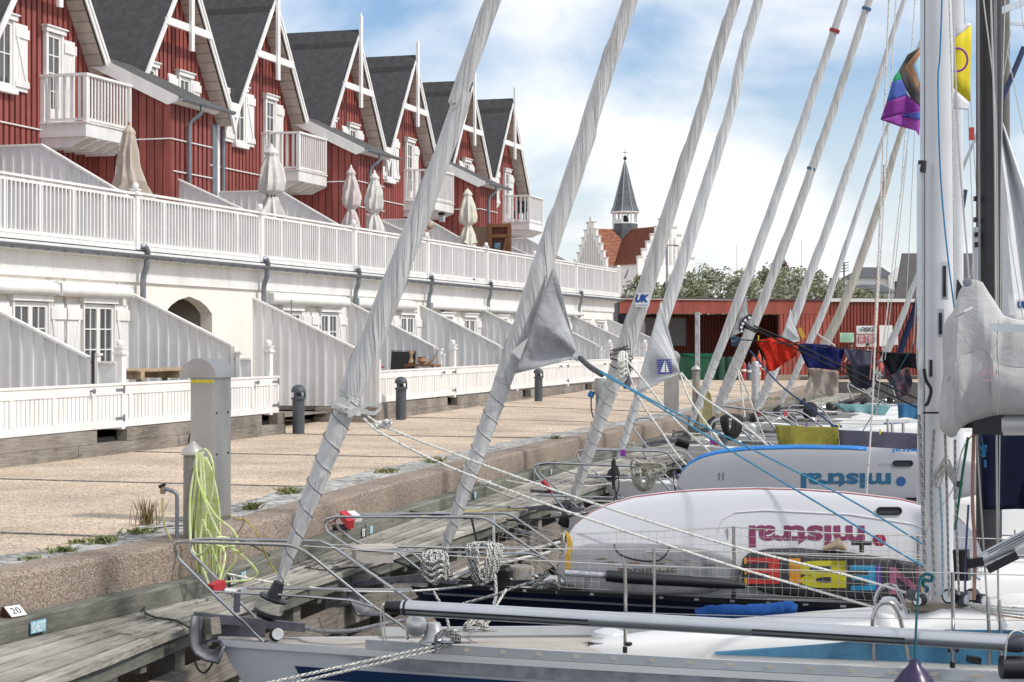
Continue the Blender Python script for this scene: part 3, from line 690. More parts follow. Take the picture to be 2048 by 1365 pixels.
# ================= red gabled houses =================
ZA, SLP = 12.15, 1.40
def ztop(dy): return ZA - SLP * abs(dy)
def boards(mb, y0, y1, z0f, z1f, X, pitch=.232, bw=.150, d=.045):
    n = max(1, round((y1-y0)/pitch)); p = (y1-y0)/n
    for i in range(n):
        a = y0 + p*i + (p-bw)/2; b = a + bw
        mb.c = random.randrange(3); mb.prism([(X, a, z0f(a)), (X, b, z0f(b)), (X, b, z1f(b)), (X, a, z1f(a))], (d, 0, 0))
def gable_house(yc, odd, lab):
    t = Thing('gable_house', lab, 'house', (XG, yc, 3.9), group='red gabled houses above the terrace')
    hw = 2.8
    zw = lambda y: ztop(y-yc) - .18
    yl, yr = yc-hw, yc+hw
    mb = MB(); mb.prism([(XG-.1, yl, 3.98), (XG-.1, yr, 3.98), (XG-.1, yr, zw(yr)), (XG-.1, yc, zw(yc)), (XG-.1, yl, zw(yl))], (-.2, 0, 0))
    t.part('wall_backing', mb, REDD)
    mb = MB()
    z0 = 3.98
    boards(mb, yl+.02, yc, lambda y: z0, zw, XG-.1, d=.1); boards(mb, yc, yr-.02, lambda y: z0, zw, XG-.1, d=.1)
    t.part('board_cladding', mb, RED)
    # roof slabs
    for sgn, nm in ((-1, 'roof_slope'), (1, 'roof_slope')):
        mb = MB(); e = yc + sgn*(hw + (0.0 if True else 0)); ze = ztop(hw)
        mb.prism([(XB-.03, yc, ZA), (XB-.03, e, ze), (XB-.03, e, ze-.16), (XB-.03, yc, ZA-.16)], (-9, 0, 0)); o = t.part(nm, mb, FELT)
        mb = MB()
        for xs in (XB-2.6, XB-5.2):
            mb.bar((xs, yc+sgn*.35, ztop(.35)+.012), (xs, e-sgn*.05, ztop(hw-.05)+.012), .05, .03)
        t.part('felt_seam', mb, FELT, o)
        # soffit boards
        mb = MB(); k = 0; dd = .1
        while dd < hw - .05:
            d2 = min(dd+.17, hw)
            mb.prism([(XB-.06, yc+sgn*dd, ztop(dd)-.17), (XB-.06, yc+sgn*(d2-.02), ztop(d2-.02)-.17), (XB-.06, yc+sgn*(d2-.02), ztop(d2-.02)-.195), (XB-.06, yc+sgn*dd, ztop(dd)-.195)], (-.46, 0, 0)); dd += .17
        t.part('soffit', mb, mat('soffit_boards', (.55,.49,.42), .7), o)
        # bargeboards: two laps
        mb = MB(); u = Vector((0, sgn*1.0, -SLP)).normalized(); 
        tail = .12 if (odd and sgn < 0) or (not odd and sgn > 0) else .10
        p0 = Vector((XB, yc, ZA-.03)); p1 = Vector((XB, yc+sgn*hw, ztop(hw)-.03)) + u*tail
        mb.prism([p0 + Vector((0,0,.10)), p1 + Vector((0,0,.10)), p1 + Vector((0,0,-.17)), p0 + Vector((0,0,-.17))], (.035, 0, 0))
        mb.prism([p0 + Vector((.035,0,.13)), p1 + Vector((.035,0,.13)), p1 + Vector((.035,0,0.0)), p0 + Vector((.035,0,0.0))], (.03, 0, 0))
        t.part('bargeboard', mb, WHITE, o)
    mb = MB(); mb.prism([(XB+.02, yc-.30, ztop(.30)+.0), (XB+.02, yc-.26, ztop(.26)+.14), (XB+.02, yc, ZA+.22), (XB+.02, yc+.26, ztop(.26)+.14), (XB+.02, yc+.30, ztop(.3)+.0)], (-8.9, 0, 0)); t.part('ridge_cap', mb, FELT)
    # king post, collar beam
    mb = MB(); mb.box((XB+.07, yc-.085, 9.75), (XB+.15, yc+.085, 12.82)); mb.box((XB+.10, yc-.05, 12.82), (XB+.13, yc+.05, 12.9)); t.part('finial_post', mb, WHITE)
    mb = MB(); hb = (ZA-10.35)/SLP; mb.box((XB-.02, yc-hb, 10.27), (XB+.068, yc+hb, 10.47)); t.part('collar_beam', mb, WHITE)
    # water pipe and service strips
    mb = MB(); mb.tube([(XG+.03, yl, 6.92), (XG+.03, yr, 6.92)], .02, 6); t.part('cable_strip', mb, WHITE)
    if odd:
        window(t, yc-1.75, yc-1.15, 7.75, 9.25, XG+.0, rows=2, cols=2, glass=CURT)
        shutter(t, yc-2.42, yc-1.9, 7.7, 9.25, XG+.02); shutter(t, yc-1.0, yc-.48, 7.7, 9.25, XG+.02, flip=True)
        window(t, yc+.35, yc+.95, 7.05, 9.25, XG, rows=4, cols=2, door=True, glass=CURT, name='balcony_door'); shutter(t, yc+1.12, yc+1.62, 7.05, 9.2, XG+.02)
        window(t, yc+.1, yc+1.35, 4.0, 5.75, XG, rows=3, cols=4, door=True, glass=CURT, name='terrace_door'); shutter(t, yc+1.5, yc+2.0, 4.0, 5.7, XG+.02)
        # balcony
        b0, b1, xo = yc+.12, yc+2.28, -21.58
        mb = MB(); mb.box((XG, b0, 6.74), (xo, b1, 7.05)); mb.box((XG, b0-.02, 7.052), (xo+.03, b1+.02, 7.09))
        bo = t.part('balcony', mb, WHITE)
        mb = MB()
        for k in range(5):
            yb = b0 + .05 + (b1-b0-.14)*k/4
            mb.prism([(XG, yb, 6.5), (XG+.75, yb, 6.5), (XG+.86, yb, 6.56), (xo-.03, yb, 6.70), (xo-.03, yb, 6.738), (XG, yb, 6.738)], (0, .07, 0))
        t.part('bracket', mb, WHITE, bo)
        mb = MB(); zt = 8.22; w = .05
        for (x, y) in ((XG+.06, b0+.06), (xo-.04, b0+.06), (xo-.04, b1-.06)): mb.box((x-w, y-w, 7.092), (x+w, y+w, zt-.06))
        mb.box((XG, b0-.0, zt-.06), (xo+.03, b0+.12, zt)); mb.box((xo-.1, b0+.121, zt-.06), (xo+.03, b1+.02, zt))
        mb.box((XG+.11, b0+.04, 7.12), (xo-.1, b0+.08, 7.18)); mb.box((xo-.06, b0+.12, 7.12), (xo-.02, b1-.12, 7.18))
        for k in range(5):
            x = XG + .18 + (xo-.1-XG-.2)*k/4.6; mb.box((x, b0+.045, 7.18), (x+.075, b0+.075, zt-.06))
        for k in range(13):
            y = b0+.2 + (b1-b0-.4)*k/12; mb.box((xo-.055, y-.025, 7.18), (xo-.025, y+.025, zt-.06))
        t.part('balustrade', mb, WHITE, bo)
        # deep white gusset at the valley on the left
        mb = MB(); v = yl; mb.prism([(XB-.02, v-.42, ztop(2.42)-.05), (XB-.02, v+.42, ztop(2.42)-.05), (XB-.02, v, 8.28-.42)], (.075, 0, 0)); t.part('valley_board', mb, WHITE)
        mb = MB(); mb.tube([(XG+.12, yl+.12, 8.0), (XG+.12, yl+.12, 4.0)], .055, 10); mb.box((XG+.0, yl-.42, 4.0), (XG+.05, yl-.14, 8.1)); t.part('downpipe', mb, ZINC)
        mb = MB(); mb.box((XG+.0, yl-.12, 4.0), (XG+.06, yl+.02, 8.1)); t.part('corner_board', mb, WHITE)
    else:
        window(t, yc+.35, yc+.95, 7.85, 9.15, XG, rows=2, cols=2, glass=CURT); shutter(t, yc-.28, yc+.2, 7.8, 9.15, XG+.02); shutter(t, yc+1.1, yc+1.58, 7.8, 9.15, XG+.02, flip=True)
        window(t, yc-1.55, yc-1.05, 7.95, 9.15, XG, rows=2, cols=2, glass=CURT)
        window(t, yc+.62, yc+1.2, 5.95, 7.35, XG, rows=1, cols=2, glass=CURT)
        window(t, yc+.75, yc+1.5, 4.0, 5.35, XG, rows=3, cols=2, door=True, glass=CURT, name='terrace_door')
        # lean-to wing with sloping roof and gutter
        y0, y1 = yc-4.25, yc-2.05
        wg = None
        zr = lambda x: 9.02 - (x - XG) * (9.02-7.98)/(XE-XG)
        mb = MB(); mb.prism([(XG, y0+.03, 3.98), (XE-.05, y0+.03, 3.98), (XE-.05, y0+.03, zr(XE)-.05), (XG, y0+.03, zr(XG)-.05)], (0, y1-y0-.06, 0)); wg = t.part('wing', mb, REDD)
        mb = MB()
        x = XG
        while x < XE - .02:
            xb = min(x+.205, XE); mb.c = random.randrange(3)
            mb.prism([(x+.012, y0, 3.98), (xb-.0, y0, 3.98), (xb, y0, zr(xb)-.05), (x+.012, y0, zr(x)-.05)], (0, .03, 0)); x += .22
        boards(mb, y0, y1, lambda y: 3.98, lambda y: zr(XE)-.08, XE-.05, d=.05)
        t.part('wing_cladding', mb, RED, wg)
        mb = MB(); mb.prism([(XG, y0-.1, zr(XG)), (XE+.28, y0-.1, zr(XE+.28)), (XE+.28, y0-.1, zr(XE+.28)+.07), (XG, y0-.1, zr(XG)+.07)], (0, y1-y0+.25, 0)); t.part('wing_roof', mb, FELT2, wg)
        mb = MB(); mb.prism([(XG-.0, y0-.13, zr(XG)-.27), (XE-.02, y0-.13, zr(XE)-.27), (XE+.26, y0-.13, zr(XE+.26)-.06), (XE+.26, y0-.13, zr(XE+.26)+.05), (XG, y0-.13, zr(XG)+.08)], (0, .03, 0))
        mb.prism([(XE, y0-.1, zr(XE)-.22), (XE+.10, y0-.1, zr(XE)-.22), (XE+.27, y0-.1, zr(XE)-.13), (XE+.27, y0-.1, zr(XE+.27)-.01), (XE, y0-.1, zr(XE)-.01)], (0, y1-y0+.2, 0)); t.part('wing_fascia', mb, WHITE, wg)
        mb = MB(); gx = XE+.36; gzz = zr(XE+.28)+.02
        ring = [(gx + .08*math.cos(a), gzz + .08*math.sin(a)) for a in [math.pi + math.pi*i/8 for i in range(9)]]
        mb.grid([[(xx, y, zz) for xx, zz in ring] for y in (y0-.14, y1+.55)]); gt = t.part('wing_gutter', mb, ZINC, wg, sol=.012)
        mb = MB(); mb.tube(roundpoly([(gx, y0+.95, gzz-.05), (gx, y0+.95, gzz-.25), (XE+.1, y0+.8, gzz-.5), (XE+.1, y0+.8, 3.98)], .12), .05, 10); t.part('downpipe', mb, ZINC, wg, smooth=True)
        mb = MB(); mb.tube([(XE+.02, y0-.02, 6.90), (XE+.02, y1, 6.90)], .018, 6); mb.tube([(XE+.02, y0+.1, 6.12), (XE+.02, y1, 6.12)], .018, 6); mb.tube([(XE-1.5, y0-.02, 6.9), (XE+.02, y0-.02, 6.9)], .018, 6); t.part('cable_strip', mb, WHITE, wg)
    return t
ODD = [37.1, 49.4, 61.7, 74.0]; EVEN = [43.8, 56.1, 68.4]
olab = ['red gable with balcony at the upper left corner, beige parasol below', 'red gable with balcony above the tied white parasol', 'red gable with balcony crossed by the first furled sail', 'farthest red gable of the row, its balcony against the sky']
elab = ['red gable with lean-to wing between the two left balconies', 'red gable with lean-to wing above the pair of close parasols', 'red gable with lean-to wing above the brown wooden gate']
for y, l in zip(ODD, olab): gable_house(y, True, l)
for y, l in zip(EVEN, elab): gable_house(y, False, l)
t = gable_house(31.5, False, 'red gable house cut off by the left edge of the frame')
# small terrace awning
t = Thing('terrace_awning', 'rolled white awning cassette on the red wall right of the grey downpipe', 'awning', (XG+.3, 45.7, 6.0))
mb = MB(); mb.tube([(XG+.28, 43.9, 5.75), (XG+.28, 46.2, 5.75)], .13, 12); mb.box((XG, 43.9, 5.76), (XG+.28, 46.2, 5.87)); t.part('cassette', mb, WHITE, smooth=True)
mb = MB(); mb.box((XG+.1, 46.0, 5.3), (XG+.16, 46.06, 5.66)); t.part('crank', mb, WHITE)
t = Thing('terrace_awning', 'long rolled awning on the red wall behind the first furled sail', 'awning', (XG+.3, 58, 6.0))
mb = MB(); mb.tube([(XG+.28, 57.2, 5.75), (XG+.28, 60.2, 5.75)], .12, 12); mb.box((XG, 57.2, 5.76), (XG+.28, 60.2, 5.85)); t.part('cassette', mb, WHITE, smooth=True)
# ================= things on the quay =================
def bollard(px, py, hpx, lab):
    b = onz(px, py, 0.0)
    zg = gz(b.x, b.y)
    if zg > .02: b = onz(px, py, zg)
    Z = (b - Vector((0,0,2))).dot(FV); h = hpx * Z / F_; r = .135 * (h / 1.02) if hpx > 60 else .14
    t = Thing('bollard_light', lab, 'bollard', b, group='charcoal bollard lights on the quay')
    mb = MB(); mb.lathe(b, [(r*.93, 0), (r*.93, h*.70)], 20); t.part('post', mb, CHAR, smooth=True)
    mb = MB(); mb.lathe(b, [(r*1.0, h*.70), (r*1.14, h*.705), (r*1.14, h*.735), (r*.85, h*.745), (r*.5, h*.79), (r*.4, h*.85)], 20)
    t.part('lamp_collar', mb, CHAR, smooth=True)
    mb = MB()
    for k in range(3):
        a = k*2.09 + .5; c = b + Vector((math.cos(a)*r*.98, math.sin(a)*r*.98, 0)); mb.bar(c + UP*h*.73, c + UP*h*.88, .05, .03)
    t.part('lamp_ribs', mb, CHAR)
    mb = MB(); mb.lathe(b, [(r*1.12, h*.845), (r*1.14, h*.87)] + [(r*1.12*math.cos(a), h*.87 + r*1.02*math.sin(a)) for a in [.15+1.35*i/8 for i in range(9)]], 20); t.part('lamp_hood', mb, CHAR, smooth=True)
bollard(597, 868, 98, 'nearest charcoal bollard light, left of the first furled sail')
bollard(802, 839, 85, 'charcoal bollard light just right of the first furled sail')
bollard(1077, 803, 66, 'charcoal bollard light beneath the grey triangular sail clew')
bollard(1254, 778, 62, 'charcoal bollard light half hidden by the third furled sail')
bollard(1377, 757, 41, 'farthest charcoal bollard light before the green bins of the shed')
# steel service pillar
b = onz(404, 1047); t = Thing('service_pillar', 'tall brushed steel service pillar with rounded hood and yellow band', 'service pillar', b)
x0, y0 = b.x - .14, b.y; wd, dp, ht = .285, .42, 1.585
mb = MB(); mb.box((x0, y0, 0), (x0+wd, y0+dp, ht)); t.part('column', mb, BRUSH, bev=.006)
mb = MB(); R = .215; cxx = x0 + wd - R + .03
out = [(cxx + R*math.cos(a), y0-.02, ht + .0 + R*math.sin(a)*.98) for a in [math.pi*i/20 for i in range(21)]]
mb.prism(out + [(cxx - R, y0-.02, ht-.01), (cxx+R, y0-.02, ht-.01)][0:0], (0, dp+.04, 0)); t.part('hood', mb, BRUSH, smooth=True, ang=40)
mb = MB(); mb.box((x0+.004, y0-.006, ht-.055), (x0+wd-.004, y0-.001, ht-.02)); t.part('yellow_band', mb, mat('yellow_tape', (.75,.62,.02), .6, var=.2, scale=30))
for k, (dy, dz) in enumerate(((.06,1.2),(.34,1.2),(.06,.75),(.34,.75))):
    mb = MB(); mb.lathe((x0+wd, y0+dy, dz), [(.012,0),(.012,.008)], 8, ax=(1,0,0)); t.part('bolt', mb, BLACK)
mb = MB(); mb.lathe((x0-.02, y0+.2, .62), [(.035,0),(.04,.08),(.03,.1)], 10, ax=(-1,0,.3)); t.part('power_plug', mb, mat('blue_plug', (.02,.10,.20), .5))
mb = MB(); mb.tube(catmull([(x0-.1,y0+.2,.65),(x0-.12,y0+.2,.9),(x0-.05,y0+.15,.95),(x0-.06,y0+.1,.5),(x0-.05,y0+.05,.1)]), .008, 6); t.part('power_cable', mb, BLACK)
# timber pile with metal cap and hose
def pile(px, py, zb, ztp, r, lab, name='mooring_pile'):
    b = onz(px, py, zb); t = Thing(name, lab, 'pile', b)
    mb = MB(); mb.lathe(b, [(r, -.6), (r, (ztp-zb)*.5), (r*.97, ztp-zb-.05)], 18); t.part('post', mb, PILEW, smooth=True)
    mb = MB(); mb.lathe(b + UP*(ztp-zb-.05), [(r*1.22, 0), (r*1.25, .02), (r*1.1, .05), (r*.4, .11), (.02, .135)], 20); t.part('cap', mb, mat('cap_metal', (.5,.47,.43), .35, metal=.6), smooth=True)
    return t, b
t, pb = pile(386, 1140, -.3, .90, .098, 'weathered timber pile with pointed metal cap, a pale green hose hanging on it')
mb = MB(); mb.tube(catmull([pb + Vector((.09,-.02,1.05)), pb + Vector((.17,-.06,1.02)), pb + Vector((.24,-.08,1.05)), pb + Vector((.26,-.08,1.12))]), .007, 6); t.part('hook', mb, BLACK)
HOSE = mat('pale_green_hose', (.50,.60,.14), .35, var=.5, scale=14, col2=(.70,.72,.46))
mb = MB(); random.seed(5)
top = pb + Vector((.16, -.10, 1.10))
mbs = []
hang = []
for k in range(13):
    dx = -.07 + .014*k; ln = random.uniform(.75, 1.25); 
    cx_ = dx
    pts = [top + Vector((cx_*.45, -.01*(k%3), .0)), top + Vector((cx_*.8 - .03, -.02*(k%4), -.25)), top + Vector((cx_*1.3 - .05, -.03*(k % 3), -.25-ln*.5)), top + Vector((cx_*1.5-.01, -.02, -.2-ln)), top + Vector((cx_*1.5+.05, -.03, -.12-ln)),
           top + Vector((cx_*1.4+.06, -.04, -.5)), top + Vector((cx_*.7+.06, -.05, -.12)), top + Vector((cx_*.45+.02, -.04, .015))]
    hang += pts
mb.tube(catmull(hang, 5), .0115, 7)
q = W(455, 960, 17.6)
loop = [W(x, y, z) for x, y, z in ((395,905,17.9),(412,900,17.8),(426,930,17.7),(424,990,17.7),(410,1040,17.7),(420,1075,17.6),(470,1100,17.5),(512,1140,17.4),(505,1158,17.4),(470,1163,17.3),(445,1160,17.3),(470,1120,17.3),(462,1090,17.3),(430,1085,17.4))]
mb.tube(catmull(loop, 6), .012, 7)
for pts in (((400,905),(405,980),(430,1030),(465,1060),(474,1085),(455,1095),(430,1088),(415,1060)), ((398,905),(382,980),(380,1060),(385,1100),(400,1110),(432,1085),(450,1110),(440,1160)), ((404,905),(410,1000),(400,1100),(418,1170),(432,1180),(440,1150),(425,1100),(405,1040)), ((392,905),(396,960),(425,1040),(452,1090),(480,1105),(475,1085),(440,1075),(412,1090))):
    mb.tube(catmull([W(x, y, 17.5 - .1*i) for i, (x, y) in enumerate(pts)], 6), .012, 7)
single('garden_hose', mb, HOSE, 'pale green garden hose in long loops hanging from the capped timber pile', 'hose', smooth=True)
# tap standpipe
b = onz(354, 1145, -.3); t = Thing('standpipe', 'grey bent water standpipe with black tap, left of the capped pile', 'standpipe', b)
Zs = (b - Vector((0,0,2))).dot(FV); top = W(354, 985, Zs)
mb = MB(); mb.tube(roundpoly([b, top, W(331, 978, Zs), W(326, 986, Zs)], .06), .02, 10); t.part('pipe', mb, ZINC, smooth=True)
mb = MB(); mb.lathe(W(325, 978, Zs), [(.022,-.05),(.026,0),(.018,.04)], 10); t.part('tap', mb, mat('brass', (.35,.26,.15), .4, metal=.7))
mb = MB(); mb.bar(W(318, 974, Zs), W(331, 969, Zs), .05, .03); t.part('handle', mb, BLACK)
mb = MB(); mb.tube(catmull([W(x, y, Zs) for x, y in ((326,996),(325,1020),(330,1055),(342,1078),(358,1092),(375,1110))]), .011, 7); t.part('supply_hose', mb, mat('yellow_green_hose', (.48,.44,.20), .4))
# black and yellow cables on the ground
def cable(name, pts, r, m, lab, cat='cable', **k):
    mb = MB(); mb.tube(catmull(pts, 6), r, 6); return single(name, mb, m, lab, cat, smooth=True, **k)
cable('power_cable', [onz(x, y, .03) for x, y in ((300,1058),(360,1052),(420,1060),(440,1075))] + [W(490,1085,16.8), onz(560,1120,-.452), onz(640,1140,-.452), onz(720,1135,-.452), onz(760,1150,-.452)], .008, BLACK, 'thin black power cable crossing from the paving over the jetty planks')
cable('power_cable', [onz(x, y, -.452) for x, y in ((410,1172),(350,1184),(300,1205),(288,1222),(310,1235),(350,1241),(378,1255))] , .009, BLACK, 'black cable looping on the jetty planks left of the anchor')
cable('yellow_cable', [onz(x, y, .05) for x, y in ((455,1030),(475,1038))] + [onz(490,1040,.05), W(510,1062,17.2), onz(560,1150,-.452), onz(620,1100,-.452), onz(700,1070,-.452), onz(760,1050,-.452), onz(860,1030,-.452), onz(960,1022,-.452), onz(1050,1020,-.452)], .008, mat('yellow_cable_skin', (.55,.42,.08), .6), 'thin yellow cable snaking along the jetty planks')
# second pillar, pile and hose further along
b = onz(1340, 826); t = Thing('service_pillar', 'plain grey service pillar seen under the white sail with the blue boat emblem', 'service pillar', b)
Zs = (b-Vector((0,0,2))).dot(FV); h = 110*Zs/F_
mb = MB(); mb.box((b.x-.17, b.y, 0), (b.x+.17, b.y+.4, h)); t.part('column', mb, BRUSH)
mb = MB(); mb.lathe((b.x, b.y-.02, h), [(.2, 0), (.2, .45)], 20, ax=(0,1,0)); t.part('hood', mb, BRUSH, smooth=True)
t, b2 = pile(1392, 842, -.1, 1.27, .10, 'far timber pile with metal cap and a yellow hose on its side')
b2z = (b2-Vector((0,0,2))).dot(FV)
mb = MB(); 
for k in range(7): mb.tube(catmull([W(x, y, b2z-.15-.02*k) for x, y in ((1402,772),(1409+2*k,790),(1415+3*k-8,830+2*k),(1408+k,842+3*k),(1402-k,820),(1401,775))], 6), .018, 6)
single('garden_hose', mb, mat('yellow_hose', (.55,.50,.22), .5, var=.3, scale=10), 'yellow hose coiled on the far capped pile', 'hose')
b = onz(1511, 822, -.3); Zs = (b-Vector((0,0,2))).dot(FV); t = Thing('galvanised_post', 'tall galvanised steel post with rounded top between two furled sails', 'post', b)
mb = MB(); mb.lathe(b, [(.13, -.4), (.13, 100*Zs/F_-.1), (.09, 100*Zs/F_-.02), (.02, 100*Zs/F_)], 14); t.part('tube', mb, mat('galvanised', (.45,.45,.45), .5, metal=.6, var=.3, scale=8), smooth=True)
b = onz(1195, 880, 0.0); Zs = (b-Vector((0,0,2))).dot(FV); t = Thing('shore_power_post', 'short power post with blue plug beside the third furled sail', 'service pillar', b)
mb = MB(); mb.box((b.x-.03, b.y-.03, 0), (b.x+.03, b.y+.03, .9)); t.part('post', mb, ZINC)
c = W(1200, 775, Zs); mb = MB(); mb.tube([c+UP*.18, c+UP*.02, c-UP*.15], [.10,.14,.10], 14); t.part('socket_box', mb, mat('grey_socket', (.33,.34,.33), .5), smooth=True)
c = W(1185, 783, Zs); mb = MB(); mb.lathe(c, [(.05,0),(.07,.1),(.04,.13)], 12, ax=(-.4,-.2,-1)); t.part('blue_plug', mb, mat('blue_plug2', (.01,.12,.35), .5))
mb = MB(); mb.tube(catmull([W(x,y,Zs) for x, y in ((1182,795),(1183,820),(1188,838),(1198,850),(1205,870))]), .014, 6); t.part('cable', mb, BLACK)
# weeds in the cobbles
WEED = mat('weed_green', (.16,.21,.06), .8, var=.5, scale=30, col2=(.24,.22,.10)); WEED2 = mat('dry_grass', (.22,.17,.07), .8, var=.4, scale=30)
def weed(px, py, wpx, hpx, n, lab, m=None, z=0.01, tall=False):
    b = onz(px, py, z); Z = (b-Vector((0,0,2))).dot(FV); s = Z/F_; mb = MB()
    for i in range(n):
        a = random.uniform(0, 6.28); r = abs(random.gauss(0, .42))*wpx*s*.5; o = b + Vector((math.cos(a)*r, math.sin(a)*r*1.4, 0)); h = hpx*s*random.uniform(.15, 1)*(1 if tall else .8)
        lean = Vector((random.gauss(0,.3 if tall else 1.1), random.gauss(0,.3 if tall else 1.1), 1)) * h; wv = Vector((math.cos(a*3), math.sin(a*3), 0)) * (.005 if tall else .011)
        mid = o + lean*.5 + UP*h*.1
        mb.add([o-wv, o+wv, mid+wv*1.2, o+lean, mid-wv*1.2], [(0,1,2,3,4)])
    single('weed_tuft', mb, m or WEED, lab, 'weed', loc=b, group='weeds in the cobbled edge')
weed(292, 1050, 55, 62, 90, 'tall dry grass tuft beside the cobbles left of the standpipe', WEED2, tall=True)
weed(283, 1066, 90, 18, 120, 'low green weeds below the tall grass tuft')
weed(205, 1086, 60, 22, 110, 'green weed patch in the cobbles, middle of the near group')
weed(155, 1086, 60, 10, 70, 'flat green weed patch at the rim of the paving')
weed(125, 1103, 90, 14, 90, 'spread out weeds left of the green patch')
weed(60, 1118, 80, 8, 60, 'sparse weeds in the cobbles near the left edge')
weed(577, 987, 50, 18, 120, 'dark leafy weed left of the first furled sail')
weed(505, 1018, 45, 20, 100, 'grassy weed just right of the steel pillar')
weed(770, 945, 75, 12, 150, 'long low weed patch right of the first furled sail')
weed(872, 925, 50, 16, 130, 'leafy weed where the two white ropes cross the paving')
weed(1112, 880, 32, 14, 60, 'small weed left of the third furled sail')
weed(220, 1176, 22, 18, 40, 'little green weed at the foot of the kerb', z=-.3)
weed(165, 1188, 60, 6, 40, 'thin moss line at the foot of the kerb', z=-.3)
weed(1560, 800, 120, 8, 110, 'thin weeds along the kerb near the shed', z=0.01)
# ================= things on decks and terrace =================
def parasol(px, ytop, ybot, Y, lab, col, wpx, tie=None, flare=0, fin=None, seed=1):
    X = None; c = ony(px, ybot, Y); Z = (c-Vector((0,0,2))).dot(FV); s = Z/F_
    b = Vector((c.x, c.y, 3.99)); t = Thing('parasol', lab, 'parasol', b, group='closed parasols on the roof terrace')
    zt = ony(px, ytop, Y).z; zb = c.z; H = zt - zb; R = wpx*s/2
    mb = MB(); mb.tube([b, Vector((b.x, b.y, zt+.02))], .022, 8); t.part('pole', mb, PILEW)
    mb = MB(); mb.lathe((b.x, b.y, 3.98), [(.26,0),(.26,.05),(.05,.09),(.04,.3)], 16); t.part('foot', mb, CHAR)
    mb = MB(); mb.lathe((b.x, b.y, zt), [(.02,-.03),(.04,0),(.03,.03),(.015,.07)], 8); t.part('finial', mb, fin or WHITE)
    rnd = random.Random(seed); ph = [rnd.uniform(0, 6.28) for _ in range(4)]
    prof = [(0, .10), (.04, .35), (.10, .62), (.12, .45), (.3, .78), (.5, .98), (.62, .9)] if tie else [(0, .08), (.06, .38), (.11, .55), (.125, .46), (.3, .62), (.6, .82), (1, 1)]
    if tie: prof += [(tie-.03, .5), (tie, .36), (tie+.03, .5), (.9, .9), (1, .98)]
    rows = []
    for i in range(41):
        u = i/40; r = interp(u, prof)*R; row = []
        for k in range(33):
            a = 2*math.pi*k/32; f = 1 + (.26*math.sin(8*a+ph[0]+u*3+.6*math.sin(u*9+ph[2])) + .12*math.sin(5*a+ph[1]+u*4))*min(1, u*3)
            ex = flare * max(0, u-.55)**1.5 * (1 if math.cos(a) > 0 else .25)
            row.append(Vector((b.x + math.cos(a)*(r*f + ex) , b.y + math.sin(a)*r*f, zt - H*u - (.06*math.sin(4*a+ph[2]) if u > .95 else 0))))
        rows.append(row)
    mb.v = []; mb.f = []; mb.grid(rows); t.part('canopy', mb, col, smooth=True, ang=80)
    if tie:
        mb = MB(); mb.lathe((b.x, b.y, zt-H*tie), [(R*.42,-.02),(R*.42,.02)], 16); t.part('tie_band', mb, BLACK if seed == 2 else WHITE)
BEI = cloth('beige_canopy', (.52,.44,.37), var=.12, wr=.3); CRE = cloth('cream_canopy', (.68,.66,.62), var=.12, wr=.3); PNK = cloth('rosy_beige_canopy', (.62,.55,.53), var=.12, wr=.3); IVO = cloth('ivory_canopy', (.68,.65,.56), var=.12, wr=.3)
parasol(258, 250, 405, 36.2, 'beige parasol with flared skirt and wooden knob, nearest on the terrace', BEI, 52, flare=1.3, fin=mat('wood_knob', (.3,.12,.05), .5), seed=1)
parasol(543, 293, 440, 43.0, 'white parasol tied with a black cord, above the arch', CRE, 48, tie=.68, seed=2)
parasol(702, 335, 458, 48.2, 'rosy beige parasol, left one of the close pair', PNK, 33, tie=.70, seed=3)
parasol(749, 345, 465, 49.6, 'white parasol, right one of the close pair', CRE, 33, tie=.70, seed=4)
parasol(935, 378, 490, 57.0, 'ivory parasol with wooden knob in front of the red corner', IVO, 32, tie=.66, fin=mat('wood_knob', (.3,.12,.05), .5), seed=5)
# brown gate with a small board
c = ony(977, 500, 62.5); t = Thing('wooden_gate', 'brown wooden board gate with diagonal brace and a small dark sign', 'gate', (c.x, 62.5, 3.99))
x0 = ony(977, 480, 62.5).x; x1 = ony(1022, 480, 62.5).x; z0 = 4.0; z1 = ony(1000, 447, 62.5).z
mb = MB(); mb.box((x0, 62.53, z0), (x1, 62.57, z1-.03)); t.part('boards', mb, mat('dark_red_boards', (.12,.03,.02), .7, var=.3))
mb = MB(); w = x1-x0
for a in (x0, x1-.13): mb.box((a, 62.47, z0), (a+.13, 62.52, z1))
for z in (z1-.14, z1-.52, z0+.05): mb.box((x0+.131, 62.475, z), (x1-.131, 62.52, z+.12))
mb.bar((x0+.42, 62.50, z0+.2), (x1-.16, 62.50, z1-.55), .05, .12, up=(1,0,0)); t.part('frame', mb, BROWNW)
c = Vector((x0+.36, 62.46, z1-.86)); mb = MB(); mb.prism([c+Vector((-.14,0,-.18)), c+Vector((.14,0,-.18)), c+Vector((.14,0,.18)), c+Vector((-.14,0,.18))], (0,-.015,0)); t.part('sign_board', mb, mat('slate_sign', (.04,.06,.09), .6))
t.part('lettering', lettering('LIFE', c+Vector((0,-.018,.07)), (1,0,0), UP, .2, .13, bold=.02), SIGNB)
t.part('small_lettering', lettering('SIMPLE\nWORDS', c+Vector((0,-.018,-.07)), (1,0,0), UP, .2, .12), SIGNB)
c = ony(955, 485, 59.1); mb = MB(); mb.box((x0-.85, 62.5, 4.0), (x0-.03, 62.54, z1-.12)); single('gate_screen', mb, mat('pale_brown_screen', (.20,.13,.09), .8, var=.3), 'narrow dark board screen joined to the brown gate', 'screen')
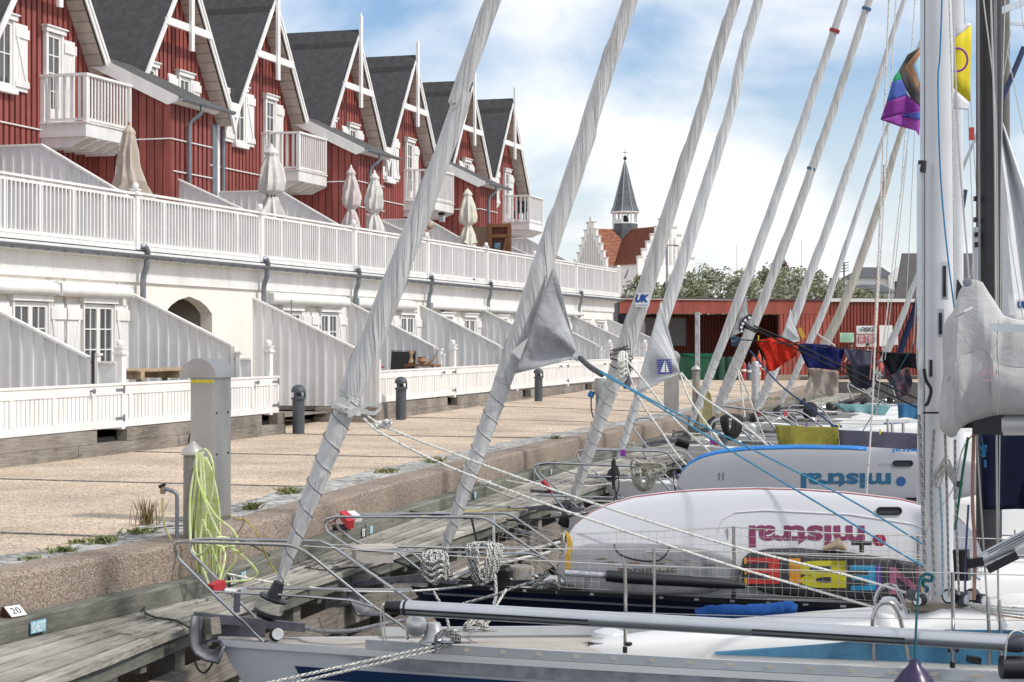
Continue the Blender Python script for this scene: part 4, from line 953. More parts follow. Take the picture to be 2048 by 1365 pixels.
# grasses in planter by the gate
mb = MB(); b = Vector((-18.95, 57.9, 4.75))
for i in range(150):
    a = random.uniform(0, 6.28); o = b + Vector((random.uniform(-.1,.1), random.uniform(-.8,.8), 0)); h = random.uniform(.15,.42); d = Vector((random.gauss(0,.4), random.gauss(0,.4), 1))*h; wv = Vector((math.cos(a), math.sin(a), 0))*.012
    mb.add([o-wv, o+wv, o+d], [(0,1,2)])
t = Thing('planter', 'narrow planter of grasses on the terrace below the ivory parasol', 'planter', (-18.95, 57.9, 4.0))
t.part('grasses', mb, WEED2); mb = MB(); mb.box((-19.08, 57.0, 4.0), (-18.82, 58.8, 4.76)); t.part('box', mb, BROWNW)
# wall lantern
c = ony(884, 437, 57.4); t = Thing('wall_lantern', 'small black wall lantern under the third balcony', 'lantern', c)
mb = MB(); mb.box((c.x-.08, c.y-.08, c.z-.12), (c.x+.08, c.y+.08, c.z+.1)); t.part('glass_body', mb, mat('lantern_glass', (.45,.46,.5), .2)); mb = MB(); mb.box((c.x-.1, c.y-.1, c.z+.101), (c.x+.1, c.y+.1, c.z+.2)); t.part('top', mb, BLACK)
# lamp heads at the balcony of the last house
t = Thing('balcony_chair', 'dark chair standing on the farthest balcony', 'chair', (-22.2, 74.9, 7.1)); mb = MB(); mb.box((-22.45, 74.7, 7.5), (-22.0, 75.2, 7.56)); t.part('seat', mb, BLACK)
mb = MB(); mb.box((-22.45, 75.2, 7.56), (-22.0, 75.25, 8.05)); t.part('backrest', mb, BLACK)
for dx in (-22.43, -22.04):
    for dy in (74.72, 75.18): mb = MB(); mb.box((dx, dy, 7.1), (dx+.03, dy+.03, 7.5)); t.part('leg', mb, BLACK)
# black patio chair and table with trinkets behind the long fence
c = W(803, 735, 48.6); t = Thing('patio_chair', 'black mesh patio chair showing over the white fence', 'chair', (c.x, c.y, .45))
mb = MB(); x0 = c.x-.30; x1 = c.x+.33; y0 = c.y
mb.prism([(x0, y0, .9), (x1, y0, .9), (x1, y0+.12, 1.68), (x0, y0+.12, 1.68)], (0, .02, 0)); t.part('backrest', mb, mat('black_mesh', (.02,.02,.022), .7))
mb = MB(); mb.tube([(x0-.02,y0,.8),(x0-.02,y0+.13,1.70),(x1+.02,y0+.13,1.70),(x1+.02,y0,.8)], .02, 6); t.part('frame', mb, BLACK)
mb = MB(); mb.box((x0, y0-.5, .84), (x1, y0, .88)); t.part('seat', mb, BLACK)
for dx in (x0, x1-.03):
    for dy in (y0-.5, y0-.03): mb = MB(); mb.box((dx, dy, .42), (dx+.03, dy+.03, .84)); t.part('leg', mb, BLACK)
c = W(840, 733, 48.3); t = Thing('patio_table', 'small brown patio table right of the black chair', 'table', (c.x, c.y, .42))
mb = MB(); mb.box((c.x-.35, c.y-.3, 1.29), (c.x+.5, c.y+.3, 1.34)); t.part('tabletop', mb, BROWNW)
for dx in (-.3, .42):
    for dy in (-.25, .22): mb = MB(); mb.box((c.x+dx, c.y+dy, .42), (c.x+dx+.04, c.y+dy+.04, 1.29)); t.part('leg', mb, BROWNW)
TERRA = mat('terracotta', (.38,.2,.11), .7, var=.3, scale=20)
mb = MB(); mb.lathe((c.x+.05, c.y, 1.345), [(.06,0),(.12,.08),(.10,.18),(.12,.2)], 14); single('flower_pot', mb, TERRA, 'small terracotta bowl on the patio table', 'pot', smooth=True)
mb = MB(); o = Vector((c.x-.25, c.y, 1.345)); mb.lathe(o, [(.05,0),(.08,.05),(.05,.12),(.03,.2),(.05,.26),(.055,.30),(.02,.36)], 12); mb.tube([o+UP*.2, o+Vector((.1,0,.36))], .02, 6); single('garden_figure', mb, mat('tan_wood', (.4,.26,.15), .7), 'small carved wooden figure at the left of the patio table', 'ornament', smooth=True)
mb = MB(); mb.tube([(c.x+.2,c.y,1.36),(c.x+.3,c.y,1.42),(c.x+.42,c.y,1.52),(c.x+.44,c.y,1.6)], [.05,.04,.02,.03], 8); single('driftwood', mb, mat('tan_wood', (.4,.26,.15), .7), 'piece of pale driftwood at the right of the patio table', 'ornament')
c = W(758, 733, 46.4); mb = MB(); mb.lathe((c.x, c.y, 1.28), [(.12,0),(.15,.04),(.05,.08)], 12); mb.lathe((c.x,c.y,.42), [(.1,0),(.02,.05),(.02,.80)], 8); single('pink_bowl', mb, mat('pink_plastic', (.6,.15,.22), .5), 'pink bowl on a stand at the start of the long fence', 'bowl')
# pallet table behind near fence
c0 = W(263, 742, 32.2); c1 = W(470, 742, 34.0); t = Thing('pallet_table', 'pale pallet wood table behind the near fence, steel pillar in front', 'table', ((c0.x+c1.x)/2, (c0.y+c1.y)/2, .42))
mb = MB(); X0, X1, Y0, Y1 = -17.6, -16.3, 30.0, 33.6
for k in range(6): mb.box((X0+k*.22, Y0, 1.40), (X0+k*.22+.2, Y1, 1.43))
t.part('slats', mb, mat('pallet_pine', (.42,.31,.18), .7, var=.3, scale=6))
for k in range(3): mb = MB(); mb.box((X0, Y0+.1+k*1.55, 1.26), (X1, Y0+.25+k*1.55, 1.399)); t.part('block', mb, mat('pallet_pine', (.4,.3,.2), .7))
for dx in (X0, X1-.1):
    for dy in (Y0+.1, Y1-.2): mb = MB(); mb.box((dx, dy, .42), (dx+.08, dy+.08, 1.259)); t.part('leg', mb, BASEW)
c = W(186, 740, 31.0); mb = MB(); mb.tube([(c.x, c.y, .42), (c.x, c.y, 1.82)], .03, 8); single('thin_post', mb, BLACK, 'thin black post standing right of the first low grey screen', 'post')
c = ony(883, 640, 54.4); mb = MB(); mb.tube([(c.x, c.y, .45), (c.x, c.y, 2.0), (c.x, c.y, 2.3), (c.x, c.y, 2.98)], [.03, .09, .14, .09], 12); single('patio_parasol', mb, mat('anthracite_fabric', (.06,.06,.065), .9), 'slim folded anthracite parasol before the white wall', 'parasol', smooth=True)
# ================= people =================
def skinmesh(name, th, chains, m, sub=2):
    """chains: list of [(point, radius), ...]; the first starts at the root. Points that coincide are joined."""
    vs, rs, es, idx = [], [], [], {}
    for ch in chains:
        prev = None
        for p, r in ch:
            k = tuple(round(c, 4) for c in p)
            if k not in idx: idx[k] = len(vs); vs.append(tuple(th.inv @ Vector(p))); rs.append(r)
            if prev is not None and prev != idx[k]: es.append((prev, idx[k]))
            prev = idx[k]
    me = bpy.data.meshes.new(name); me.from_pydata(vs, es, []); o = bpy.data.objects.new(name, me); COL.objects.link(o)
    md = o.modifiers.new('skin', 'SKIN'); md.use_smooth_shade = True
    sv = me.skin_vertices[0].data
    for i, r in enumerate(rs): sv[i].radius = (r, r) if not isinstance(r, tuple) else r
    sv[0].use_root = True
    o.modifiers.new('sub', 'SUBSURF').levels = sub; o.modifiers['sub'].render_levels = sub
    me.materials.append(m); o.parent = th.o
    return o
SKIN = mat('skin', (.50,.28,.20), .6, var=.1)
def person(base, H, face, shirt, trousers, haircol, lab, bend=0.0, sit=False, shirtless=False):
    """standing figure, facing the direction face (radians); bend tips the trunk forward"""
    t = Thing('person', lab, 'person', base)
    fx, fy = math.cos(face), math.sin(face); f = Vector((fx, fy, 0)); sd = Vector((-fy, fx, 0)); b = Vector(base); h = H/7.5
    hip = b + UP*H*.52; tr = (UP*math.cos(bend) + f*math.sin(bend)); chest = hip + tr*H*.22; neck = hip + tr*H*.32; hd = neck + (UP*math.cos(bend*.8)+f*math.sin(bend*.8))*h*.75
    ch = [[(hip, .13), (hip+tr*H*.1, .12), (chest, .145), (neck, .06), (neck+(hd-neck)*.35, .055)]]
    for s in (-1, 1):
        sh = chest + tr*H*.065 + sd*s*.17; el = sh - UP*.29 + f*.06 + sd*s*.05; wr = el - UP*.16 + f*.2
        kn = b + UP*H*.28 + sd*s*.11 + f*.03; an = b + UP*.08 + sd*s*.12
        ch.append([(chest, .145), (sh, .06), (el, .042), (wr, .03), (wr + f*.07 - UP*.02, .03)]); ch.append([(hip, .13), (hip + sd*s*.1 - UP*.06, .09), (kn, .058), (an, .038), (an + f*.16 - UP*.04, .035)])
        for q in range(5): ch.append([(wr + f*.07 - UP*.02, .03), (wr + f*(.11-.008*abs(q-2)) - UP*(.04) + sd*(q-2)*.018, .009), (wr + f*.12 - UP*.075 + sd*(q-2)*.02, .008)])
    body = skinmesh('body', t, ch, SKIN)
    mb = MB(); n = 14; rows = []
    hf = (f*math.cos(bend*.6) - UP*math.sin(bend*.6)); hu = (UP*math.cos(bend*.6) + f*math.sin(bend*.6)); hs = sd
    for i in range(n+1):
        ph = math.pi*i/n; row = []
        for k in range(21):
            a = 2*math.pi*k/20; x = math.sin(ph)*math.cos(a); y = math.sin(ph)*math.sin(a); z = math.cos(ph)
            jaw = 1 - .25*max(0, -z)**1.5; nose = .022 if (abs(a) < .2 or a > 6.1) and -.2 < z < .1 else 0
            row.append(hd + hf*((x*.098 + nose)*(1 if x > 0 else 1.05)*jaw) + hs*(y*.076*jaw) + hu*(z*.12))
        rows.append(row)
    mb.grid(rows); t.part('head', mb, SKIN, body, smooth=True, ang=80)
    for s in (-1, 1):
        mb = MB(); mb.lathe(hd + hs*s*.072, [(.026,0),(.03,.012),(.01,.015)], 10, ax=hs*s); t.part('ear', mb, SKIN, body)
        mb = MB(); mb.lathe(hd + hf*.086 + hs*s*.03 + hu*.012, [(.012,0),(.008,.006)], 8, ax=hf); t.part('eye', mb, BLACK, body)
    mb = MB(); mb.bar(hd + hf*.088 - hu*.055 - hs*.022, hd + hf*.088 - hu*.055 + hs*.022, .008, .008); t.part('mouth', mb, mat('lips', (.35,.12,.1), .6), body)
    if haircol:
        mb = MB(); rows = []
        for i in range(8):
            ph = 1.65*i/7; row = []
            for k in range(21):
                a = 2*math.pi*k/20; back = 1.18 if abs(a-math.pi) < 1.9 else .72; p2 = ph*back
                x = math.sin(p2)*math.cos(a); y = math.sin(p2)*math.sin(a); z = math.cos(p2); q = 1 + .04*math.sin(k*5+i*3)
                row.append(hd + hf*(x*.11*q) + hs*(y*.088*q) + hu*(z*.134*q))
            rows.append(row)
        mb.grid(rows); t.part('hair', mb, haircol, body, smooth=True, sol=.01)
    if shirt:
        c2 = [[(hip+tr*.02, .15), (hip+tr*H*.1, .14), (chest, .165), (neck-tr*.05, .085)]]
        for s in (-1, 1):
            sh = chest + tr*H*.065 + sd*s*.17; el = sh - UP*.29 + f*.06 + sd*s*.05; c2.append([(chest, .165), (sh, .08), (sh.lerp(el, .75), .065)])
        skinmesh('shirt', t, c2, shirt)
    c3 = [[(hip+tr*.03, .145), (hip-UP*.03, .15)]]
    for s in (-1, 1):
        kn = b + UP*H*.28 + sd*s*.11 + f*.03; an = b + UP*.1 + sd*s*.12; c3.append([(hip-UP*.03, .15), (hip + sd*s*.1 - UP*.1, .105), (kn, .075), (an, .06)])
    skinmesh('trousers', t, c3, trousers)
    return t
DGREY = cloth('slate_cotton', (.10,.11,.14), wr=.3); JEAN = cloth('dark_trousers', (.03,.035,.05), wr=.3); BLOND = mat('fair_hair', (.50,.38,.24), .8, var=.3, scale=40); DHAIR = mat('dark_hair', (.03,.022,.018), .7, var=.3, scale=40)
c = ony(852, 455, 54.3)
person((c.x-.35, 54.3, 3.99), 1.9, 0.15, None, JEAN, BLOND, 'person with fair hair and bare shoulders bending over the terrace railing', bend=.65)
c = W(1708, 770, 80); person((W(1706,700,83).x, W(1706,700,83).y, 0), 1.85, -1.9, DGREY, JEAN, DHAIR, 'person with dark hair and slate shirt before the notice boards, left of two', bend=.15)
c = W(1735, 700, 83); person((c.x, c.y, 0), 1.84, -1.4, cloth('grey_cotton', (.2,.2,.24), wr=.3), JEAN, DHAIR, 'person with cropped hair before the notice boards, right of two', bend=.1)
c = W(1624, 700, 82); person((c.x, c.y, 0), 1.84, -1.7, cloth('rust_cotton', (.4,.2,.15), wr=.3), JEAN, mat('brown_hair', (.2,.11,.06), .8), 'person with brown hair by the red shed, half hidden behind a furled sail', bend=.1)
# ================= shed, church, houses and trees beyond =================
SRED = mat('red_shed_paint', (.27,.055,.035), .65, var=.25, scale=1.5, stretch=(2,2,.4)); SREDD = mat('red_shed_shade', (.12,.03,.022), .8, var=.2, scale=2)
def WZ(px, z, Z): p = W(px, 680, Z); return Vector((p.x, p.y, z))
t = Thing('open_shed', 'low red wooden shed with open bays, flat roof and grey posts', 'shed', WZ(1450, 0, 90))
def slab(x0, x1, Zf0, Zf1, z0, z1, depth=.1, m=None, name='part', parent=None):
    a = WZ(x0, z0, Zf0); b = WZ(x1, z0, Zf1); mb = MB(); n = Vector((-(b-a).y, (b-a).x, 0)).normalized()
    mb.prism([a, b, b + UP*(z1-z0), a + UP*(z1-z0)], n*depth); return t.part(name, mb, m or SRED, parent)
ZA_, ZB_ = 86.0, 90.0          # front plane, left and right
def Zf(x, add=0): return ZA_ + (ZB_-ZA_)*(x-1250)/410 + add
zt0 = 2 + 79*86/3600; zt = 3.93
slab(1240, 1661, Zf(1240), Zf(1661), 3.27, 3.97, .12, SRED, 'front_fascia')
slab(1236, 1662, Zf(1236,-.1), Zf(1662,-.1), 3.97, 4.05, 7.0, FELT2, 'roof')
slab(1236, 1500, Zf(1236,-.12), Zf(1500,-.12), 3.93, 3.975, .1, mat('pale_edge', (.5,.45,.42), .7), 'roof_edge')
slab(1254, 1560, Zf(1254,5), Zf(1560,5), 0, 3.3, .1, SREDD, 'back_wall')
mb = MB()
for k in range(48):
    a = WZ(1256+k*6.3, 0, Zf(1256+k*6.3, 4.95)); mb.bar(a, a+UP*3.3, .03, .05, up=(1,0,0))
t.part('back_battens', mb, SRED)
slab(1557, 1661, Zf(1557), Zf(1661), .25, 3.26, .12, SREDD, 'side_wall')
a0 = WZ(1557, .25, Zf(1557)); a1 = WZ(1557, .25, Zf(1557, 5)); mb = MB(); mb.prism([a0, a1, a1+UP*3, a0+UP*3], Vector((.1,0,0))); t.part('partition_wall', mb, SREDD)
mb = MB()
for k in range(12):
    x = 1559 + k*8.7; a = WZ(x, .25, Zf(x,-.05)); b = WZ(x+7.3, .25, Zf(x+7.3,-.05)); mb.prism([a, b, b+UP*3.0, a+UP*3.0], (FV*.05))
t.part('side_boards', mb, SRED)
slab(1255, 1290, Zf(1255,.3), Zf(1290,.3), 1.6, 3.25, .1, mat('grey_shed_panel', (.16,.16,.17), .7), 'grey_panel')
slab(1290, 1372, Zf(1290,3), Zf(1372,3), 1.7, 3.1, .1, mat('grey_shed_panel', (.16,.16,.17), .7), 'inner_panel')
for x in (1395,):
    a = WZ(x, 0, Zf(x,-.1)); mb = MB(); mb.bar(a, a+UP*3.35, .22, .2, up=(1,0,0)); t.part('post', mb, mat('grey_post', (.42,.44,.47), .6, var=.3, scale=4))
slab(1547, 1600, Zf(1547,-.15), Zf(1600,-.15), 0, .28, .5, KERB, 'concrete_foot'); slab(1254, 1545, Zf(1254,3), Zf(1545,3), .02, .16, .3, KERB, 'floor_edge')
# longer red building with white edge
t = Thing('red_storehouse', 'long red boarded storehouse with white roof edge, right of the open shed', 'building', WZ(1750, 0, 92))
def Zg(x): return 90 + (x-1661)*.006
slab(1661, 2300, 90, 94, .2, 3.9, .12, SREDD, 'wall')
mb = MB()
for k in range(70):
    x = 1662 + k*6.6; a = WZ(x, .2, Zg(x)-.06); b = WZ(x+4.6, .2, Zg(x)-.06); mb.prism([a, b, b+UP*3.68, a+UP*3.68], FV*.06)
t.part('board_cladding', mb, SRED)
slab(1659, 2300, 89.8, 93.8, 3.9, 4.07, .2, mat('white_roof_edge', (.62,.60,.57), .6), 'roof_edge'); slab(1659, 2300, 90.2, 94.2, 4.07, 4.12, 8, FELT2, 'roof')
def board_sign(px0, px1, py0, py1, Z, lab, bg, name='notice_board'):
    a = W(px0, py1, Z); b = W(px1, py1, Z); c = W(px1, py0, Z); d = W(px0, py0, Z); th = Thing(name, lab, 'sign', (a+b)/2)
    mb = MB(); mb.prism([a, b, c, d], FV*.04); th.part('board', mb, bg); return th
t2 = board_sign(1713, 1753, 652, 668, 89.7, 'white shop sign lettered FISK with a small blue fish mark', SIGNW, 'shop_sign')
t2.part('lettering', lettering('FISKE', W(1736, 659.5, 89.66), RV, UP, 30*89.6/3600, 9*89.6/3600, bold=.03, shear=.25), INK)
mb = MB(); mb.tube(catmull([W(1716, 662, 89.6), W(1719, 658, 89.6), W(1722, 657, 89.6), W(1724, 659, 89.6)]), .03, 5); t2.part('fish_mark', mb, SIGNB)
t2 = board_sign(1713, 1753, 670, 694, 89.7, 'white price board with two red panels below the shop sign', SIGNW)
for x in (1716, 1735):
    mb = MB(); mb.prism([W(x, 687, 89.64), W(x+16, 687, 89.64), W(x+16, 671, 89.64), W(x, 671, 89.64)], FV*.02); o = t2.part('red_panel', mb, mat('faded_red_print', (.42,.10,.13), .6))
    mb = MB()
    for k in range(6): mb.prism([W(x+2, 673.4+k*2.3, 89.6), W(x+13-(k%3)*2, 673.4+k*2.3, 89.6), W(x+13-(k%3)*2, 672.6+k*2.3, 89.6), W(x+2, 672.6+k*2.3, 89.6)], FV*.01)
    t2.part('print_lines', mb, SIGNW, o)
t2 = board_sign(1680, 1708, 666, 685, 89.7, 'mint green notice with fine print on the red wall', mat('mint_paper', (.42,.66,.50), .7))
mb = MB()
for k in range(6): mb.prism([W(1683, 669+k*2.6, 89.64), W(1704, 669+k*2.6, 89.64), W(1704, 668.4+k*2.6, 89.64), W(1683, 668.4+k*2.6, 89.64)], FV*.01)
t2.part('print_lines', mb, mat('green_ink', (.2,.4,.3), .7))
board_sign(1759, 1785, 651, 693, 89.7, 'plain white poster right of the price board', SIGNW); board_sign(1787, 1796, 659, 690, 89.7, 'narrow white poster at the right end of the notices', mat('pale_blue_white', (.62,.68,.72), .6))
# bins, barrels, bottles in the shed
GRN = mat('green_bin_plastic', (.01,.10,.05), .5, var=.2)
def bin_(px, w, Zb, lab, hz=1.15):
    c = WZ(px, 0.02, Zb); t = Thing('waste_bin', lab, 'bin', c, group='green waste bins in the shed'); mb = MB(); h = hz
    mb.add([c+RV*(-w*.45)+FV*0, c+RV*(w*.45), c+RV*(w*.45)+FV*.8, c-RV*(w*.45)+FV*.8, c+RV*(-w*.5)+UP*h, c+RV*(w*.5)+UP*h, c+RV*(w*.5)+FV*.9+UP*h, c-RV*(w*.5)+FV*.9+UP*h], [(0,3,2,1),(4,5,6,7),(0,1,5,4),(1,2,6,5),(2,3,7,6),(3,0,4,7)]); t.part('tub', mb, GRN)
    mb = MB(); mb.prism([c+RV*(-w*.52)+UP*(h+.01)-FV*.05, c+RV*(w*.52)+UP*(h+.01)-FV*.05, c+RV*(w*.5)+UP*(h+.16)-FV*-.2, c+RV*(-w*.5)+UP*(h+.16)-FV*-.2], FV*.6); t.part('lid', mb, GRN)
    for s in (-1, 1): mb = MB(); mb.lathe(c+RV*s*w*.4-UP*.0, [(.08,-.04),(.08,.04)], 10, ax=RV); t.part('wheel', mb, BLACK)
bin_(1375, 1.15, 87.6, 'green waste bin just left of the grey shed post'); bin_(1412, 1.0, 87.9, 'green waste bin right of the grey shed post')
for i, px in enumerate((1441, 1459)):
    c = WZ(px, .02, 88.5); mb = MB(); mb.lathe(c, [(.3,0),(.3,.4),(.315,.42),(.3,.44),(.3,.85),(.315,.87),(.3,.89),(.3,1.15)], 18)
    single('oil_drum', mb, mat('dark_green_drum', (.02,.07,.045), .5), ['dark green oil drum on the left in the shed, by the fifth furled sail', 'dark green oil drum on the right, partly behind the sixth furled sail'][i], 'barrel', smooth=True)
for i, (px, cc, h) in enumerate(((1487,(.35,.03,.02),1.0),(1498,(.10,.12,.16),.9),(1507,(.45,.10,.03),1.3),(1516,(.4,.35,.25),.6),(1518,(.5,.08,.03),1.45),(1527,(.33,.04,.03),1.1))):
    c = WZ(px, .02, 87.5+i*.3); t = Thing('gas_bottle', ['short red gas bottle leftmost in the shed', 'dark blue gas bottle beside the short red one', 'orange gas bottle in the middle of the cluster', 'small beige canister in front of the gas bottles', 'tall orange gas bottle', 'dark red gas bottle rightmost of the cluster'][i], 'gas bottle', c, group='gas bottles in the shed')
    mb = MB(); mb.lathe(c, [(.1,0),(.13,.04),(.13,h*.75),(.1,h*.85),(.04,h*.9)], 14); t.part('tank', mb, mat('bottle%d' % i, cc, .5), smooth=True); mb = MB(); mb.lathe(c+UP*h*.9, [(.03,0),(.03,h*.1)], 8); t.part('valve', mb, ZINC)
    mb = MB(); mb.lathe(c+UP*h*.45, [(.134,0),(.134,.1)], 14); t.part('label_band', mb, SIGNW)
# ---------------- church ----------------
CW = mat('whitewashed_church', (.78,.78,.77), .85, var=.05, scale=.3); TILE1 = mat('orange_red_tiles', (.36,.15,.09), .85, var=.35, scale=1.6, bump=.6, bscale=3, stretch=(1,1,2)); TILE2 = mat('brown_red_tiles', (.25,.085,.05), .85, var=.3, scale=1.6, bump=.6, bscale=3, stretch=(1,1,2)); SLATE = mat('spire_slate', (.11,.12,.13), .6, var=.35, scale=1.2)
ZC = 300.0; s3 = ZC/3600
cc = WZ(1250, 0, ZC); t = Thing('church', 'white church with stepped gables, red tiled roofs and a slender dark spire', 'church', cc)
def cpt(u, w_, z): return cc + RV*u + FV*w_ + UP*z
d2 = Vector((.5, -.866)); d1 = Vector((-.9, -.44)); ZR, ZE = 20.4, 14.3
def arm(d, L, hw, gname, tile, base=0):
    d = d.normalized(); n = Vector((-d.y, d.x))
    P = lambda a, b, z: cpt(d.x*a + n.x*b, d.y*a + n.y*b, z)
    mb = MB(); mb.prism([P(-1,-hw,0), P(-1,hw,0), P(-1,hw,ZE), P(-1,-hw,ZE)], (P(L-.3,0,0)-P(-1,0,0))); nave = t.part('nave_wall', mb, CW)
    mb = MB(); mb.prism([P(-1,-hw-.35,ZE-.2), P(-1,0,ZR), P(-1,hw+.35,ZE-.2)], (P(L-.5,0,0)-P(-1,0,0))); rf = t.part('roof', mb, tile)
    # tile courses
    mb = MB(); sl = (ZR-ZE+.2)/(hw+.35)
    for sg in (-1, 1):
        for k in range(1, 26):
            b_ = (hw+.35)*k/26; mb.bar(P(-.9, sg*b_, ZR-b_*sl+.02), P(L-.6, sg*b_, ZR-b_*sl+.02), .14, .05)
        
    t.part('tile_courses', mb, tile, rf)
    # stepped gable
    ns = 6; out = []; sw = (hw+.5)/(ns+.5)
    for k in range(ns):
        b_ = -(hw+.5) + sw*k; zz = ZE + 0.9 + (ZR-ZE+1.2)*k/ns
        out += [(b_, zz), (b_+sw, zz)]
    out += [(-sw*.5, ZR+1.9), (sw*.5, ZR+1.9)]
    out2 = out[:-2]; full = [(-(hw+.5), 0)] + out2 + [(-sw*.5, ZR+1.9), (sw*.5, ZR+1.9)] + [(-b, z) for b, z in reversed(out2)] + [(hw+.5, 0)]
    mb = MB(); mb.prism([P(L-.4, b_, z) for b_, z in full], (P(L,0,0)-P(L-.4,0,0))); g = t.part('stepped_gable', mb, CW)
    mb = MB()
    for k in range(ns):
        zz = ZE+.9+(ZR-ZE+1.2)*k/ns
        for sg in (-1, 1):
            b_ = sg*(hw+.5-sw*(k+.5)); mb.prism([P(L-.55, b_-sw*.55, zz), P(L-.55, b_+sw*.55, zz), P(L-.55, b_+sw*.55, zz+.22), P(L-.55, b_-sw*.55, zz+.22)], (P(L+.15,0,0)-P(L-.55,0,0)))
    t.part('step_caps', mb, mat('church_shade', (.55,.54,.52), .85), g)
    mb = MB()
    for k in range(-5, 6):
        b_ = k*sw*.95; zt_ = ZR + .6 - abs(k)*(ZR-ZE+.6)/ns - .6; mb.prism([P(L+.0, b_-.17, ZE-.2), P(L, b_+.17, ZE-.2), P(L, b_+.17, zt_), P(L, b_, zt_+.3), P(L, b_-.17, zt_)], (P(L+.08,0,0)-P(L,0,0)))
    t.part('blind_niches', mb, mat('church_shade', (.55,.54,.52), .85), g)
    return P, g
P1, g1 = arm(d1, 6.6, 4.9, 'a', TILE1)
P2, g2 = arm(d2, 12.0, 5.0, 'b', TILE2)
mb = MB(); L = 12.08
mb.prism([P2(L,-1.0,8.6), P2(L,.6,8.6), P2(L,.6,10.6), P2(L,-.2,11.4), P2(L,-1.0,10.6)], (P2(L+.06,0,0)-P2(L,0,0))); t.part('arched_window', mb, BLACK, g2)
mb = MB()
for b_ in (-3.3, 3.2): mb.prism([P2(L,b_-.15,14.6), P2(L,b_+.15,14.6), P2(L,b_+.15,16), P2(L,b_-.15,16)], (P2(L+.06,0,0)-P2(L,0,0))); mb.prism([P2(L,b_-.5,15.3), P2(L,b_+.5,15.3), P2(L,b_+.5,15.5), P2(L,b_-.5,15.5)], (P2(L+.05,0,0)-P2(L,0,0)))
t.part('iron_anchors', mb, BLACK, g2)
mb = MB()
for a, zz in ((7.5,12.6),(3.5,12.6),(7.6,9.8),(3.0,9.8)): mb.bar(P2(a,-5.06,zz-.7) if 0 else P2(a, 5.06, zz-.7), P2(a+1.0, 5.06, zz+.7), .12, .2); mb.bar(P2(a,-5.06,zz-.7), P2(a+1.0,-5.06,zz+.7), .12, .2)
t.part('wall_irons', mb, ZINC)
# tower: octagonal base, lantern, spire
ct = cpt(0, 0, 0); r8 = 2.15
mb = MB(); mb.lathe(ct, [(r8*.92, 15), (r8, 18), (r8, 21.3)], 8); tw = t.part('tower_base', mb, SLATE)
mb = MB(); mb.lathe(ct, [(r8*1.03, 21.3), (r8*1.03, 21.5)], 8); mb.lathe(ct, [(r8*1.1, 23.05), (r8*1.2, 23.2), (r8*1.18, 23.3)], 8); t.part('cornice', mb, CW, tw)
for k in range(8):
    a = math.pi/8*2*k; c = ct + Vector((math.cos(a), math.sin(a), 0))*r8*.92; mb = MB(); mb.bar(c+UP*21.5, c+UP*23.05, .26, .26); t.part('lantern_column', mb, CW, tw)
mb = MB(); mb.lathe(ct, [(.5, 21.5), (.7, 21.8), (.45, 22.4), (.1, 22.8)], 10); t.part('bell', mb, BLACK, tw)
mb = MB(); mb.lathe(ct, [(r8*1.12, 23.3), (r8*.9, 24.4), (.06, 31.9)], 8); sp = t.part('spire', mb, SLATE, tw)
mb = MB()
for k in range(8):
    a = math.pi/4*k; v = Vector((math.cos(a), math.sin(a), 0)); mb.tube([ct+v*r8*1.13+UP*23.3, ct+v*r8*.91+UP*24.4, ct+v*.07+UP*31.9], .07, 4)
t.part('spire_ribs', mb, mat('pale_lead', (.33,.35,.37), .6), sp)
mb = MB(); mb.lathe(ct+UP*32.0, [(.05,-.1),(.3,.1),(.32,.3),(.1,.55),(.04,.6),(.04,1.9)], 10); mb.bar(ct+UP*33.2-RV*.4, ct+UP*33.2+RV*.4, .08, .08); t.part('weather_vane', mb, BLACK, sp)
mb = MB(); c = P1(1.4, 0, 0); mb.box((c.x-.8, c.y-.5, 20), (c.x+.8, c.y+.5, 22.0)); t.part('chimney', mb, CW)
# street lamp and flag poles
t = Thing('street_lamp', 'double armed street lamp in front of the church', 'street lamp', WZ(1334, 0, 200)); c = WZ(1334, 0, 200)
mb = MB(); mb.tube([c, c+UP*12.5], .12, 6); mb.tube([c+UP*12.5-RV*.9*1.1, c+UP*12.5+RV*1.1], .08, 6); t.part('pole', mb, ZINC)
mb = MB(); mb.box((c.x-1.3, c.y-.2, 12.35), (c.x-.8, c.y+.2, 12.5)); t.part('lamp_head', mb, ZINC); mb = MB(); mb.box((c.x+.8, c.y-.2, 12.35), (c.x+1.3, c.y+.2, 12.5)); t.part('lamp_head', mb, ZINC)
for px, yt, lab in ((1474, 488, 'thin white flagpole rising behind the trees, left one'), (1603, 478, 'thin white flagpole rising behind the trees, right one, beside a furled sail')):
    c = WZ(px, 0, 160); h = 2 + (680-yt)*160/3600; mb = MB(); mb.lathe(c, [(.08,0),(.05,h-.2),(.09,h-.15),(.02,h)], 6); single('flagpole', mb, SIGNW, lab, 'flagpole')
c = WZ(1688, 0, 130); t = Thing('roof_aerial', 'small television aerial above the tree tops', 'aerial', c); mb = MB(); mb.tube([c, c+UP*7.6], .06, 5); t.part('mast', mb, CHAR)
mb = MB()
for k in range(4): mb.tube([c+UP*(6.9+k*.2)-RV*.35, c+UP*(7.0+k*.2)+RV*.35], .03, 4)
t.part('antenna', mb, CHAR)
